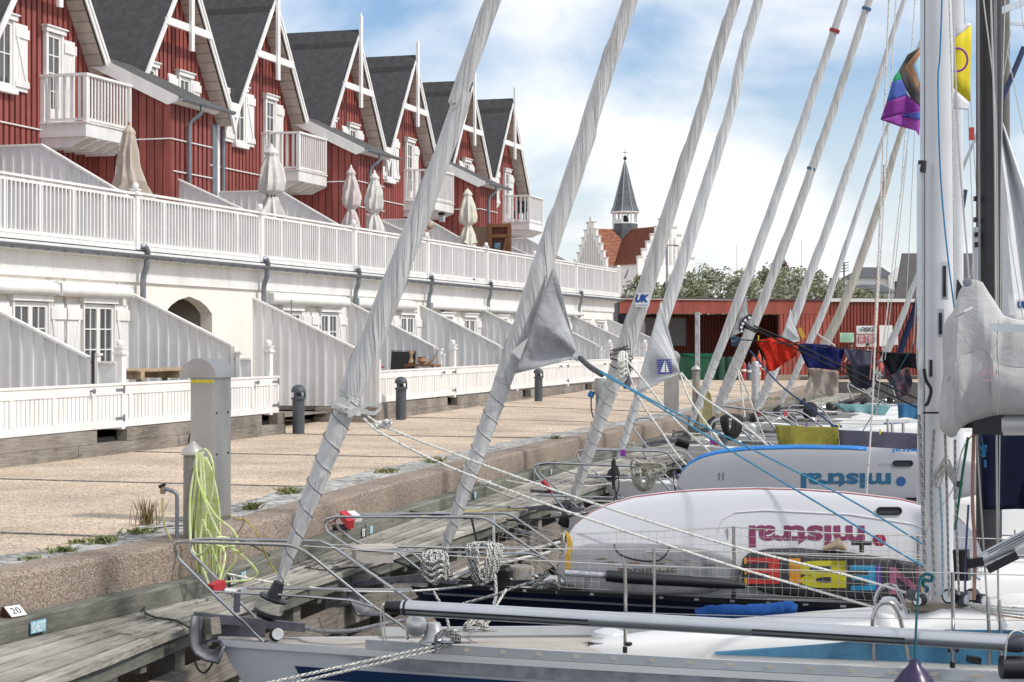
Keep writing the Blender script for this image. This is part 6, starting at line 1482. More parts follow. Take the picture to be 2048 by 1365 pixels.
# arched dorade guards
for px, Z in ((1783, 14.3), (1779, 13.8)):
    dy = 0 if Z > 14 else 35
    td = Thing('vent_guard', ['steel arched guard over a deck vent, farther one by the rainbow board', 'steel arched guard over a deck vent, nearer one behind the long pole'][dy > 0], 'vent guard', W(px, 1250+dy, Z))
    tubeW(td, 'hoop', [W(px-31,1253+dy*2,Z), W(px-34,1200+dy,Z), W(px-20,1172+dy,Z), W(px+6,1170+dy,Z), W(px+20,1195+dy,Z), W(px+40,1250+dy*2,Z)], .018, STEEL, .12)
    mb = MB(); q = W(px-5,1215+dy,Z+.25); mb.tube([q-UP*.12, q, q+UP*.08], [.12,.11,.05], 14); td.part('vent_box', mb, GEL, smooth=True)
# mast foot blocks, winches
for i, (px, py, r) in enumerate(((1840,1200,.05),(1826,1190,.045),(1902,1192,.06),(1924,1198,.055),(1945,1190,.05),(1958,1200,.05))):
    mb = MB(); ax = (RV*(.6 if i % 2 else -.6) - FV*.8); mb.lathe(W(px,py,14.15), [(r,-.03),(r*1.05,0),(r,.05)], 16, ax=ax); o = t1.part('turning_block', mb, BLACK if i % 2 == 0 else CHAR, smooth=True)
    mb = MB(); mb.lathe(W(px,py,14.15)+ax.normalized()*.051, [(r*.75,0),(r*.7,.006)], 16, ax=ax); t1.part('sheave_face', mb, SIGNW, o)
mb = MB(); c = Vector((m1.x, m1.y, -.14)); mb.lathe(c, [(.26,0),(.26,.05),(.2,.055)], 20); t1.part('mast_collar', mb, mat('brown_alloy', (.3,.25,.2), .5, metal=.3), smooth=True)
for i in range(4): cable('halyard_tail', [W(1925+i*6,1205+i*3,14.1), W(1980,1212+i*5,13.9), W(2060,1218+i*7,13.6)], .008, [ROPEW, ROPEP, ropemat('teal_flecked_rope', (.6,.6,.56), (.02,.2,.22)), ropemat('orange_flecked_rope', (.6,.5,.42), (.3,.1,.05))][i], ['black flecked line led aft from the mast foot, top one', 'plain white line led aft from the mast foot', 'teal flecked line led aft from the mast foot', 'orange flecked line led aft from the mast foot, lowest'][i], 'rope')
mb = MB(); q = W(2035,1335,13.0); mb.tube([q-RV*.12, q, q+RV*.3], .085, 14); single('rolled_cover', mb, BLACK, 'black rolled cover on deck at the right edge under the pole end', 'cover', smooth=True)
mb = MB(); a, b = W(1935,1318,13.4), W(1960,1322,13.4); mb.bar(a, b, .08, .05); single('deck_clip', mb, BLACK, 'small black and white clip on the teak deck by the stanchion', 'clip')
# mast 1: track, slots, halyards
def mst(px, dpx, Z=14.2): return None
for off, r_, m_ in ((-.165, .020, CHAR),):
    a = Vector((m1.x, m1.y, 0)) - RV*.132 - FV*.02; mb = MB(); mb.bar(a+UP*(2+ (680-1000)*14.3/3600), a+UP*12, .02, .03); t1.part('sail_track', mb, ALU, mo1)
for px, y0, y1 in ((1889, 524, 600), (1881, 618, 675), (1862, 712, 760)):
    mb = MB(); mb.bar(W(px,y0,14.22), W(px,y1,14.22), .05, .02, up=FV); o = t1.part('halyard_slot', mb, ALU, mo1); mb = MB(); mb.bar(W(px,y0+8,14.20), W(px,y1-6,14.20), .022, .012, up=FV); t1.part('slot_opening', mb, BLACK, o)
mb = MB(); mb.tube([W(1845,322,14.2), W(1843,345,14.2)], .035, 10); o = t1.part('halyard_block', mb, BLACK, mo1)
mb = MB(); mb.bar(W(1838,330,14.2), W(1838,700,14.2), .05, .03); mb.bar(W(1841,700,14.25), W(1838,1010,14.25), .035, .03); t1.part('mast_track', mb, ALU, mo1)
mb = MB(); mb.tube(catmull([W(1848,738,14.1), W(1852,760,14.1), W(1862,780,14.1), W(1856,805,14.1), W(1850,812,14.1)]), .014, 8); t1.part('mast_handle', mb, BLACK, mo1)
mb = MB(); mb.bar(W(1846,826,14.18), W(1880,826,14.18), .02, .015); t1.part('joint_line', mb, BLACK, mo1)
HAL = ropemat('halyard_rope', (.60,.59,.55), (.10,.10,.10), thr=.75)
for pts, r, m, lab in ((((1884,0),(1880,110),(1876,165),(1880,330),(1892,480),(1912,640),(1930,740),(1958,850),(1968,905)), .007, ROPEBLUE, 'blue halyard hanging in front of the white mast'),
        (((1898,0),(1905,230),(1908,540)), .006, ROPEP, 'thin grey halyard along the right side of the white mast'),
        (((1905,0),(1918,300),(1938,560),(1955,900),(1965,1060),(1976,1230)), .008, WIRE, 'steel shroud crossing the sail cover to the deck'),
        (((1982,0),(1990,300),(1992,700),(1994,1000),(1998,1290)), .009, WIRE, 'thick steel shroud in front of the dark mast, left one'),
        (((1967,0),(1990,200),(1995,420),(1996,700)), .006, WIRE, 'thin steel shroud in front of the dark mast'),
        (((2010,0),(2003,300),(2000,800),(1996,1200)), .006, WIRE, 'thin shroud right of the dark mast'),
        (((1868,860),(1862,980),(1870,1195)), .012, HAL, 'black flecked halyard down the left of the mast foot'), (((1890,870),(1894,1000),(1898,1195)), .011, HAL, 'black flecked halyard down the middle of the mast foot'),
        (((1910,880),(1911,1000),(1918,1190)), .011, HAL, 'black flecked halyard down the right of the mast foot'), (((1880,975),(1884,1060),(1886,1190)), .010, ropemat('blue_flecked_rope', (.6,.62,.62), (.03,.25,.4), thr=.8), 'blue flecked halyard at the mast foot'),
        (((1936,875),(1926,940),(1910,1060)), .012, mat('green_line', (.02,.16,.09), .7), 'green line slanting right of the mast foot'), (((1948,860),(1945,1000),(1950,1100),(1948,1200)), .016, mat('salmon_line', (.42,.22,.17), .8, var=.2, scale=50), 'salmon coloured line hanging below the boom'),
        (((1937,1010),(1932,1100),(1930,1190)), .010, mat('violet_line', (.10,.10,.22), .8), 'violet line beside the salmon one'),
        (((1838,830),(1841,900),(1845,1000),(1848,1100),(1850,1160),(1855,1190)), .015, HAL, 'flecked rope bunched down the front of the white mast'),
        (((1860,1200),(1858,1150),(1853,1060),(1905,980),(1925,900),(1955,858)), .006, ROPEP, 'loose pale line tied round the mast'),
        (((1842,780),(1834,720),(1836,650),(1844,560)), .006, ROPEP, 'pale line at the front edge of the mast')):
    mb = MB(); mb.tube(catmull([W(x, y, 14.02 + .0*i) for i, (x, y) in enumerate(pts)], 5), r, 6); single('rigging_line', mb, m, lab, 'line', smooth=True)
mb = MB(); rnd = random.Random(4)
for k in range(7): mb.tube(catmull([W(1893+rnd.uniform(-3,3), 912, 14.0), W(1880-3*k, 940+3*k, 14.0), W(1868+2*k, 955+rnd.uniform(-5,25), 13.98), W(1885+2*k, 930, 13.97), W(1902+2*k, 960+rnd.uniform(-8,12), 13.97), W(1897, 918, 13.98)], 6), .006, 5)
single('rope_tangle', mb, mat('pale_string', (.45,.43,.38), .9), 'tangle of pale cord tied to the mast below the boom', 'rope')
mb = MB(); rnd = random.Random(9)
for k in range(3): mb.tube(catmull([W(1968+rnd.uniform(-6,6), 895+k*8+rnd.uniform(-3,3), 13.95) for _ in range(6)], 4), .011, 6)
mb.tube([W(1970,920,13.95), W(1971,935,13.95)], .01, 6); single('blue_knot', mb, ROPEBLUE, 'knot of bright blue rope below the boom', 'knot', smooth=True)
# boom, gooseneck, sail cover
tb = Thing('sail_cover', 'pale grey canvas cover over the mainsail on the boom, with a faint pink crown print', 'sail cover', W(1960, 870, 13.9))
rows = []
secs = [(1882,745,825,.05,13.98),(1884,690,858,.10,13.97),(1890,655,870,.15,13.95),(1898,638,876,.17,13.93),(1908,622,872,.18,13.92),(1914,585,866,.18,13.91),(1924,566,858,.18,13.9),(1940,559,848,.18,13.88),(1956,560,843,.18,13.86),(1970,565,838,.19,13.85),(1980,585,835,.21,13.84),(1989,605,833,.22,13.82),(2002,631,831,.23,13.8),(2020,637,830,.23,13.75),(2060,644,829,.22,13.7),(2160,668,828,.2,13.6),(2420,700,826,.18,13.3)]
for i, (px, yt, yb, hw, Z) in enumerate(secs):
    row = []
    for k in range(25):
        a = 2*math.pi*k/24; c = math.cos(a); s = math.sin(a); y = (yt+yb)/2 - s*(yb-yt)/2; 
        wv = 1 + .07*math.sin(px*.16+a*1.5)*max(0,.6-s) + .06*math.sin(px*.31-a*2) + .05*math.sin(a*5+px*.07)
        belly = .55 + .45*max(0, -s)**.6 if s < .2 else .6*(1-s*.55)
        row.append(W(px + 5*math.sin(s*2+i), y, Z - c*hw*belly*wv*1.1))
    rows.append(row)
rr = []
for a, b in zip(rows, rows[1:]):
    for j in range(4): rr.append([p.lerp(q, j/4) for p, q in zip(a, b)])
rr.append(rows[-1])
mb = MB(); mb.grid(rr); mb.f.append(tuple(range(24))); mb.f.append(tuple(len(mb.v)-25+i for i in range(24))); tb.part('canvas', mb, cloth('canvas_pale_grey', (.58,.565,.55), var=.18, wr=2.2, scale=2.2), smooth=True, ang=80)
PINK = mat('faded_pink_print', (.50,.30,.36), .8)
mb = MB(); zz = [(1962,760),(1960,742),(1968,752),(1971,734),(1977,750),(1985,732),(1985,751),(1994,742),(1990,762),(1962,760)]
for (xa, ya), (xb, yb) in zip(zz, zz[1:]): mb.bar(W(xa,ya,13.50), W(xb,yb,13.50), .004, .006)
tb.part('crown_print', mb, PINK)
mb = MB(); mb.tube([W(1912,632,13.7), W(1930,624,13.6), W(1946,616,13.6)], .012, 6); tb.part('strap', mb, SAILW)
mb = MB(); mb.lathe(W(1934,565,13.7), [(.02,0),(.035,.0),(.035,.01),(.02,.012)], 14, ax=-FV); tb.part('eyelet', mb, ZINC)
mb = MB(); mb.bar(W(1978,655,13.5), W(2300,668,13.2), .05, .06); tb.part('folded_edge', mb, SAILW)
tm = Thing('boom', 'aluminium boom with black gooseneck under the grey canvas cover', 'boom', W(2020, 850, 13.8))
mb = MB(); mb.tube([W(2004,850,13.85), W(2500,846,13.3)], .082, 16); tm.part('boom_tube', mb, mat('boom_grey', (.60,.59,.56), .4, metal=.2), smooth=True)
mb = MB(); mb.bar(W(1945,848,13.9), W(2006,850,13.85), .12, .15); mb.bar(W(1925,850,13.95), W(1946,850,13.9), .05, .05); tm.part('gooseneck', mb, BLACK)
mb = MB(); mb.prism([W(1913,560,13.98), W(1928,585,13.98), W(1917,605,13.98), W(1911,600,13.98)], -FV*.05); t1.part('halyard_shackle', mb, BLACK, mo1)
# rod kicker: slanting strut from mast foot up to the boom
tk = Thing('rod_kicker', 'slanting telescopic strut with black fitting right of the mast foot', 'strut', W(1960, 1130, 14.0))
mb = MB(); mb.tube([W(1955,1125,14.05), W(2250,970,13.6)], .055, 14); ks = tk.part('strut_tube', mb, ALU, smooth=True)
for d in (-5, 0, 5): mb = MB(); mb.bar(W(1975,1109+d,13.97), W(2250,965+d,13.52), .004, .006); tk.part('groove', mb, BLACK, ks)
mb = MB(); mb.bar(W(1910,1130,14.1), W(1938,1130,14.05), .1, .24); mb.bar(W(1937,1128,14.05), W(1968,1122,14.0), .08, .07); tk.part('hinge_fitting', mb, BLACK)
mb = MB(); mb.bar(W(1975,1140,13.95), W(2035,1110,13.9), .05, .06); tk.part('black_sleeve', mb, BLACK)
# turnbuckles
for px, ya, yb in ((1976,1195,1330),(1999,1200,1318)):
    mb = MB(); mb.tube([W(px,ya,13.6), W(px,ya+20,13.6), W(px+2,(ya+yb)/2,13.6), W(px+3,yb,13.6)], [.012,.018,.014,.018], 8); single('turnbuckle', mb, STEEL, ['left bronze and steel rigging screw on the near deck', 'right bronze and steel rigging screw on the near deck'][px > 1980], 'rigging screw', smooth=True)
# fender on its teal line
tf = Thing('fender', 'dark violet teardrop fender hanging outside the near rail', 'fender', W(1832, 1400, 13.0))
c = W(1829, 1385, 13.0); mb = MB(); mb.lathe(c, [(.01,-.35),(.11,-.30),(.165,-.18),(.18,-.05),(.155,.06),(.09,.15),(.045,.195),(.03,.235),(.012,.24)], 24); tf.part('body', mb, mat('violet_vinyl', (.035,.02,.075), .3, var=.15), smooth=True)
cable('fender_line', [W(1830,1322,13.0), W(1833,1240,13.1), W(1838,1175,13.2), W(1846,1152,13.3)], .010, TEALR, 'teal rope from the rail down to the violet fender', 'rope')
mb = MB(); mb.tube(catmull([W(x,y,13.28) for x,y in ((1838,1170),(1843,1155),(1852,1148),(1864,1152),(1862,1162),(1850,1160),(1846,1170),(1856,1178),(1850,1184))]), .013, 6); single('teal_knot', mb, TEALR, 'teal knot on the lifeline left of the near stanchion', 'knot', smooth=True)
mb = MB(); mb.tube(catmull([W(x,y,13.0) for x,y in ((1826,1330),(1838,1324),(1836,1340),(1828,1334))]), .014, 6); single('teal_knot', mb, TEALR, 'teal knot at the top of the violet fender', 'knot', smooth=True)
# mooring lines forward, cleat
for dy, Z0, lab in ((0, 14.0, 'upper of two black flecked mooring lines leading off the near bow'), (8, 14.0, 'lower of two black flecked mooring lines leading off the near bow')):
    cable('mooring_line', [W(905,1286+dy*.5,14.3), W(860,1295+dy,14.25), W(700,1330+dy*1.3,13.7), W(520,1370+dy*1.5,13.0), W(300,1420+dy*1.5,12.2)], .0125, ROPEBW, lab, 'mooring line')
def cleat(px, py, Z, lab, turns=4, m=ROPEBW, L=.36):
    t = Thing('cleat', lab, 'cleat', W(px, py, Z)); a, b = W(px, py, Z) - RV*L/2, W(px, py, Z) + RV*L/2
    mb = MB(); mb.tube([a, a.lerp(b,.3), a.lerp(b,.7), b], [.006,.014,.014,.006], 8); t.part('horns', mb, STEEL, smooth=True)
    mb = MB(); pts = []
    for k in range(turns*8):
        an = k*math.pi/4; pts.append(W(px, py, Z) + RV*(math.sin(an/2)*L*.27) + UP*(.03 + .025*math.cos(an) + k*.0012) - FV*(.05*math.sin(an)))
    mb.tube(catmull(pts, 3), .0125, 7); t.part('rope_turns', mb, m, smooth=True)
cleat(895, 1285, 14.3, 'deck cleat with black flecked rope turns, nearer one', 5); cleat(952, 1262, 14.9, 'deck cleat with black flecked rope turns, farther one', 4)
cable('mooring_line', [W(1012,1180,15.5), W(985,1225,15.2), W(975,1246,15.0), W(945,1262,14.9)], .0125, ROPEBW, 'flecked line dropping from the hanging coil to the farther cleat', 'mooring line')
cable('mooring_line', [W(868,1185,15.1), W(890,1225,14.8), W(900,1265,14.5), W(905,1282,14.35)], .0125, ROPEBW, 'flecked line dropping from the left coil to the nearer cleat', 'mooring line')
# seams and ties of the sail cover
for px in (1916, 1997):
    mb = MB(); mb.tube(catmull([W(px, 640, 13.52), W(px-3, 700, 13.5), W(px+2, 770, 13.5), W(px-2, 828, 13.55)]), .004, 5); tb.part('seam', mb, mat('canvas_seam', (.38,.37,.36), .9), smooth=True)
mb = MB(); mb.tube(catmull([W(1996,668,13.45), W(1990,690,13.45), W(1982,705,13.46), W(1984,718,13.46)]), .005, 5); tb.part('tie_cord', mb, ROPEP)
# ---- boat two: navy hull, dark mast
t2b, M2, zs2, m2, top2, on2 = yacht((890,1096), 19.3, [(950,920),(1009,755),(1101,485),(1168,285),(1260,0)], [(890,1096,20),(900,1070,26),(950,920,38),(1014,760,45),(1030,700,48),(1092,540,52),(1105,480,48),(1171,300,44),(1258,0,36)],
    1978, 18.4, 6.2, 'navy blue yacht with black mast and weathered grey rolled headsail', NAVY, B=1.25, z0=-.64, z1=-.64, stem=(822,1182,19.3), mastm=mat('black_carbon_mast', (.035,.032,.036), .4, var=.2), mw=.27, sailm=SAILG, turns=7, cabz=.3, L=11)
rail_strip(t2b, 1.25, zs2, .2, 11, .05, BLACK, 'toe_rail', out=.01)
band(t2b, 1.25, zs2, .1, 11, -.055, -.075, mat('thin_grey_line', (.2,.2,.22), .5), 'grey_line', out=.018, rake=.9)
for i in range(22):
    s = .9 + i*.36; mb = MB(); y = -(bw(s,1.25)+.012); mb.box((s, y-.006, zs2(s)+.012), (s+.13, y, zs2(s)+.034)); t2b.part('rail_fitting', mb, ALU, local=True)
Z2 = 19.0
tubeW(t2b, 'pulpit_rail', P_([(1120,1144),(1087,1115),(972,1037),(950,1035),(668,1034),(648,1040),(652,1062),(708,1102),(1067,1108),(1090,1118)], Z2), .0145, STEEL, .16)
tubeW(t2b, 'pulpit_rail', P_([(1130,1105),(1118,1096),(1022,1030),(1010,1027),(690,1029),(668,1032),(674,1056),(723,1093),(1065,1096)], Z2+.7), .0145, STEEL, .16)
tubeW(t2b, 'pulpit_leg', [W(943,1037,Z2), W(956,1094,Z2)], .0125, BLACK, 0); tubeW(t2b, 'pulpit_leg', [W(987,1030,Z2+.3), W(988,1098,Z2+.2)], .0145, STEEL, 0)
tubeW(t2b, 'pulpit_stay', [W(795,1105,Z2), W(840,1140,Z2)], .014, STEEL, 0); tubeW(t2b, 'pulpit_stay', [W(815,1098,Z2+.3), W(850,1130,Z2+.3)], .014, STEEL, 0)
mb = MB(); mb.bar(W(705,1100,Z2+.3), W(790,1096,Z2+.4), .5, .05); mb.bar(W(708,1112,Z2+.2), W(782,1112,Z2+.3), .3, .12); t2b.part('bow_platform', mb, TEAK)
mb = MB(); mb.bar(W(686,1030,Z2+.6), W(702,1050,Z2+.4), .10, .07, up=RV); t2b.part('red_tag', mb, mat('red_tag', (.50,.02,.04), .5))
mb = MB(); mb.bar(W(660,1046,Z2+.1), W(682,1030,Z2+.6), .02, .02); t2b.part('tag_pole', mb, STEEL)
mb = MB(); mb.bar(W(700,1026,Z2+.7), W(718,1040,Z2+.6), .1, .05); t2b.part('white_tag', mb, SIGNW)
# grey triangle of sail outside the cover: its clew
def clew(t, pts, Z, m, name='sail_clew', n=14, warp=.05, seams=None):
    """fan of cloth spanned by outline points (a, b along the stay; c the corner)"""
    a, b, c = pts; A, B_, C_ = W(*a, Z), W(*b, Z), W(*c, Z-.05); rows = []
    for i in range(n+1):
        u = i/n; p = A.lerp(B_, u); row = []
        for j in range(n+1):
            v = j/n; q = p.lerp(C_, v); q = q + FV*(warp*math.sin(u*9+v*2)*v*(1-v)*2 + .02*math.sin(u*23)*v*(1-v)*3); row.append(q)
        rows.append(row)
    mb = MB(); mb.grid(rows); o = t.part(name, mb, m, smooth=True, ang=90, sol=.006); return o
CL2 = cloth('grey_clew_canvas', (.43,.43,.435), var=.28, wr=2.5, scale=4)
o = clew(t2b, ((1108,528), (1030,748), (1157,714)), 19.0, CL2, warp=.12)
mb = MB(); mb.lathe(W(1155,713,18.9), [(.035,0),(.05,.0),(.05,.012),(.035,.014)], 18, ax=-FV); t2b.part('clew_ring', mb, STEEL, o, smooth=True)
mb = MB(); mb.prism([W(1022,703,18.96), W(1056,676,18.96), W(1040,720,18.96)], -FV*.006); t2b.part('corner_patch', mb, SAILG, o)
# sheets
def sheet(pts, r, m, lab, name='sheet'):
    return cable(name, [W(*p) for p in pts], r, m, lab, 'rope')
sheet([(1160,716,18.9),(1180,734,18.7),(1205,750,18.5)], .03, mat('soft_shackle_grey', (.1,.1,.11), .8), 'dark splice between the grey sail corner and the blue sheets')
sheet([(1200,745,18.5),(1300,803,18.2),(1500,925,17.6),(1700,1045,16.9),(1820,1118,16.6),(1900,1160,16.4)], .0095, mat('steel_blue_rope', (.06,.26,.42), .8, var=.3, scale=60), 'lower light blue sheet running from the grey sail corner')
sheet([(1200,742,18.5),(1330,815,18.3),(1500,897,18.0),(1700,1000,17.6),(1840,1085,17.4),(1960,1160,17.2)], .0095, mat('steel_blue_rope', (.06,.26,.42), .8), 'upper light blue sheet running from the grey sail corner')
# white sheets of boat one
sheet([(735,833,14.95),(775,856,14.8),(900,905,14.6),(1130,988,14.2),(1420,1080,13.8),(1690,1150,14.0),(1835,1192,14.2)], .0095, ROPEW, 'upper white flecked sheet running aft from the nearest rolled sail')
sheet([(728,838,14.9),(765,868,14.7),(900,935,14.5),(1130,1022,14.1),(1440,1125,13.8),(1600,1172,14.0),(1752,1216,14.2)], .0095, ROPEW, 'lower white flecked sheet running aft from the nearest rolled sail')
def knot(c, s, m, name, lab, seed=1, n=16, r=.011):
    rnd = random.Random(seed); mb = MB(); mb.tube(catmull([c + Vector((rnd.uniform(-1,1)*s*1.6, rnd.uniform(-.6,.6)*s, rnd.uniform(-1,1)*s*.8)) for _ in range(n)], 4), r, 6); return single(name, mb, m, lab, 'knot', smooth=True)
knot(W(757,850,14.85), .035, ROPEW, 'sheet_knot', 'bowline knot of flecked rope at the nearest rolled sail, lower one', 2); knot(W(775,846,14.8), .03, ROPEW, 'sheet_knot', 'bowline knot of flecked rope at the nearest rolled sail, upper one', 3)
# white ribbon tie with printed letters
WEB = mat('white_webbing', (.66,.65,.62), .8)
mb = MB(); cc_ = on1(693, 818); ax = (on1(700,795)-on1(686,842)).normalized(); mb.tube([cc_-ax*.022, cc_+ax*.022], .128, 22); o = t1.part('sail_tie', mb, WEB, smooth=True)
t1.part('tie_lettering', lettering('AILS', cc_ - FV*.131 - RV*.04, RV, ax, .13, .024, bold=.01), mat('grey_print', (.3,.22,.22), .8), o)
mb = MB()
for pts in (((713,822),(730,812),(745,808),(762,812),(752,826),(738,826),(722,824)), ((713,824),(700,832),(696,826),(716,818),(735,824))):
    P = [W(x,y,14.8) for x,y in pts]; P = catmull(P, 4)
    rows = [[p - UP*.016, p + UP*.016 - FV*.004] for p in P]; mb.grid(rows)
t1.part('ribbon_bow', mb, WEB, o, sol=.003)
# rope coils on pulpit two
def coil(px, py, w, h, Z, n, r, m, lab, name='rope_coil', seed=0, knotty=False):
    """hank of rope: nested loops hanging over a rail"""
    rnd = random.Random(seed); mb = MB(); pts = []
    for k in range(n):
        f = 1 - .72*k/max(1, n-1); hw = w*.5*f; dp = h*(.70 + .30*rnd.random())*(1 - .12*k/n); z = Z - .012*k - .02*rnd.random(); o = rnd.uniform(-.06,.06)*w
        if knotty: o += w*.30*math.sin(k*2.1); hw *= .75; dp *= (.6 + .4*rnd.random())
        pts += [W(px-hw+o*.3, py-3, z+.03), W(px-hw*.95+o*.6, py+dp*.3, z-.02), W(px-hw*.72+o, py+dp*.72, z-.03), W(px-hw*.3+o, py+dp*.97, z-.03), W(px+hw*.3+o, py+dp*.97, z-.03), W(px+hw*.75+o, py+dp*.72, z-.03), W(px+hw*.95+o*.6, py+dp*.3, z-.02), W(px+hw+o*.3, py-3, z+.03), W(px, py-5-(k%2)*3, z+.05)]
    mb.tube(catmull(pts, 4), r, 8)
    if knotty:
        for k in range(4): mb.tube(catmull([W(px-w*.42, py+h*(.10+.13*k), Z-.10), W(px-w*.1, py+h*(.22+.17*k), Z-.16), W(px+w*.25, py+h*(.12+.15*k), Z-.15), W(px+w*.4, py+h*(.3+.12*k), Z-.08)], 5), r, 8)
    return single(name, mb, m, lab, 'rope coil', smooth=True, group=None)
coil(967, 1094, 70, 84, 18.75, 9, .0175, ROPEBW, 'neat hanging coil of black flecked rope on the second pulpit', seed=1)
coil(868, 1110, 56, 74, 17.9, 7, .0175, ROPEBW, 'knotted bundle of black flecked rope left of the neat coil', seed=2, knotty=True)
cable('mooring_line', [W(990,1150,18.6), W(992,1190,18.4), W(985,1215,18.2)], .0165, ROPEBW, 'flecked tail of rope hanging below the neat coil', 'mooring line')
cable('mooring_line', [W(900,1160,18.8), W(950,1140,18.9), W(1040,1118,19.2), W(1100,1105,19.5)], .02, ROPEP, 'pale twisted mooring rope behind the coils, lower one', 'mooring line')
cable('mooring_line', [W(905,1150,19.2), W(960,1128,19.4), W(1040,1105,19.6), W(1120,1085,19.8)], .02, ROPEP, 'pale twisted mooring rope behind the coils, upper one', 'mooring line')
cable('mooring_line', [W(925,1208,18.3), W(990,1190,18.2), W(1040,1172,18.1), W(1075,1162,18.1)], .016, ROPEBW, 'flecked rope leading along the navy deck to a heap', 'mooring line')
knot(W(1092,1163,18.1), .09, ROPEBW, 'rope_heap', 'heap of flecked rope on the navy deck', 7, 14, .016)
# dark pile behind
b = W(1040,1190,20.3); mb = MB(); mb.lathe(Vector((b.x,b.y,-1.9)), [(.17,0),(.17,1.32),(.15,1.35)], 14); single('mooring_pile', mb, PILEW, 'stout round timber pile behind the hanging rope coils', 'pile', smooth=True)
# stanchions, lifelines, net of boat two
for px, yt, yb in ((1467,1053,1190),(1836,1070,1200),(1118,1150,1185)): stan(t2b, px, yt, yb, 17.6, .017)
wires(t2b, 'lifeline', [W(1120,1068,17.9), W(1467,1055,17.6), W(1836,1072,17.4), W(2150,1080,17.2)], .005, mat('white_coated_wire', (.62,.6,.55), .5))
wires(t2b, 'lifeline', [W(1000,1128,18.4), W(1120,1100,17.9), W(1467,1103,17.6), W(1836,1118,17.4), W(2150,1125,17.2)], .005, mat('white_coated_wire', (.62,.6,.55), .5))
mb = MB(); NX, NY = 58, 8
def netp(i, j):
    u = i/NX; v = j/NY; x = 1000 + (1960-1000)*u; yt = interp(x, [(1000,1040),(1120,1066),(1300,1062),(1467,1054),(1650,1068),(1840,1070),(1960,1078)]); yb = interp(x, [(1000,1130),(1060,1130),(1120,1175),(1300,1184),(1467,1188),(1960,1212)])
    return W(x + 2.2*math.sin(j*1.3+i*.5) + 3*math.sin(v*3)*math.sin(x*.01), yt + (yb-yt)*v + 2.5*math.sin(i*.45+j)*v*(1-v)*2, 17.52 + .05*math.sin(x*.02)*v)
for i in range(NX+1): mb.tube([netp(i,j) for j in range(NY+1)], .0019, 3, cap=False)
for j in range(NY+1): mb.tube([netp(i,j) for i in range(NX+1)], .0021, 3, cap=False)
single('railing_net', mb, mat('net_twine', (.42,.40,.35), .9), 'pale knotted net laced along the navy yacht rail in front of the boards', 'net')
# ---- paddle boards standing on edge
def board(name, lab, L_, xs, ytop, ybot, Z, th, m, rim=None, rimfrom=0, tilt=.12, n=48):
    """board on its edge: outline interpolated from its own measured top and bottom edge, depth th"""
    t = Thing(name, lab, 'paddle board', W((xs[0]+xs[1])/2, interp((xs[0]+xs[1])/2, ybot), Z)); rows = []
    for i in range(n+1):
        u = .5-.5*math.cos(math.pi*i/n); x = xs[0] + (xs[1]-xs[0])*u; yt = interp(x, ytop); yb = interp(x, ybot); row = []
        e = min(1, 6*min(u,1-u)+.12)
        for k in range(28):
            a = 2*math.pi*k/28; ca, sa = math.cos(a), math.sin(a); q = 2/3.2
            zz = (abs(sa)**q)*(1 if sa > 0 else -1); dd = (abs(ca)**q)*(1 if ca > 0 else -1)
            y = (yt+yb)/2 - zz*(yb-yt)/2; hgt = (y-(yt+yb)/2)*Z/F_
            row.append(W(x, y, Z) + FV*((dd-(-1))*th/2*e - hgt*tilt))
        rows.append(row)
    mb = MB(); mb.grid([r + [r[0]] for r in rows]); mb.f.append(tuple(range(28))); o = t.part('body', mb, m, smooth=True, ang=70)
    if rim:
        mb = MB(); rr = []
        for i, r in enumerate(rows):
            x = xs[0] + (xs[1]-xs[0])*(.5-.5*math.cos(math.pi*i/n))
            if rimfrom[0] <= x <= rimfrom[1]: rr.append([r[int(k)].lerp(r[int(k)+1], k % 1) + UP*.004 - FV*.004 for k in rimfrom[2]])
        mb.grid(rr); t.part('rim_stripe', mb, rim, o, smooth=True, sol=.003)
    def face(px, py, off=.004):
        yt = interp(px, ytop); yb = interp(px, ybot); return W(px, py, Z) + FV*(-(py-(yt+yb)/2)*Z/F_*tilt - off)
    upv = (UP + FV*tilt).normalized()
    return t, o, face, upv
WB = mat('glossy_white_board', (.68,.68,.70), .25, var=.03, scale=1); WB2 = mat('shade_greyed_board', (.36,.365,.385), .3, var=.04, scale=1)  # second board white is greyed, the tilted face's shade put into the colour
tA, oA, fA, uA = board('paddle_board', 'white paddle board with thin pink edge and magenta upside down lettering', 4, (1127,1964), [(1127,1112),(1136,1070),(1150,1050),(1180,1026),(1220,1008),(1270,994),(1350,984),(1430,979),(1510,977),(1600,979),(1700,986),(1800,998),(1870,1014),(1920,1036),(1950,1066),(1964,1105)], [(1127,1122),(1150,1150),(1190,1172),(1300,1190),(1500,1197),(1700,1199),(1850,1194),(1930,1170),(1955,1145),(1964,1120)], 17.85, .13, WB, rim=mat('pink_edge', (.50,.12,.14), .5), rimfrom=(1127,1940,(8.0,8.35)))
MAG = mat('magenta_print', (.22,.035,.10), .5, var=.08)
def updown(th, o, body, face, upv, cx_, cy_, wpx, hpx, Z, m, name='lettering', **k):
    c = face(cx_, cy_); return th.part(name, lettering(body, c, -RV, -upv, wpx*Z/F_, hpx*Z/F_, **k), m, o)
updown(tA, oA, 'mistral', fA, uA, 1614, 1073, 232, 44, 17.85, MAG, bold=.035)
def disc(th, o, c, r, m, name, n=24):
    mb = MB(); mb.lathe(c, [(r,0),(r,.003)], n, ax=-FV); return th.part(name, mb, m, o)
disc(tA, oA, fA(1759,1081), 13*17.85/F_, mat('crimson_print', (.40,.02,.07), .5), 'round_badge'); 
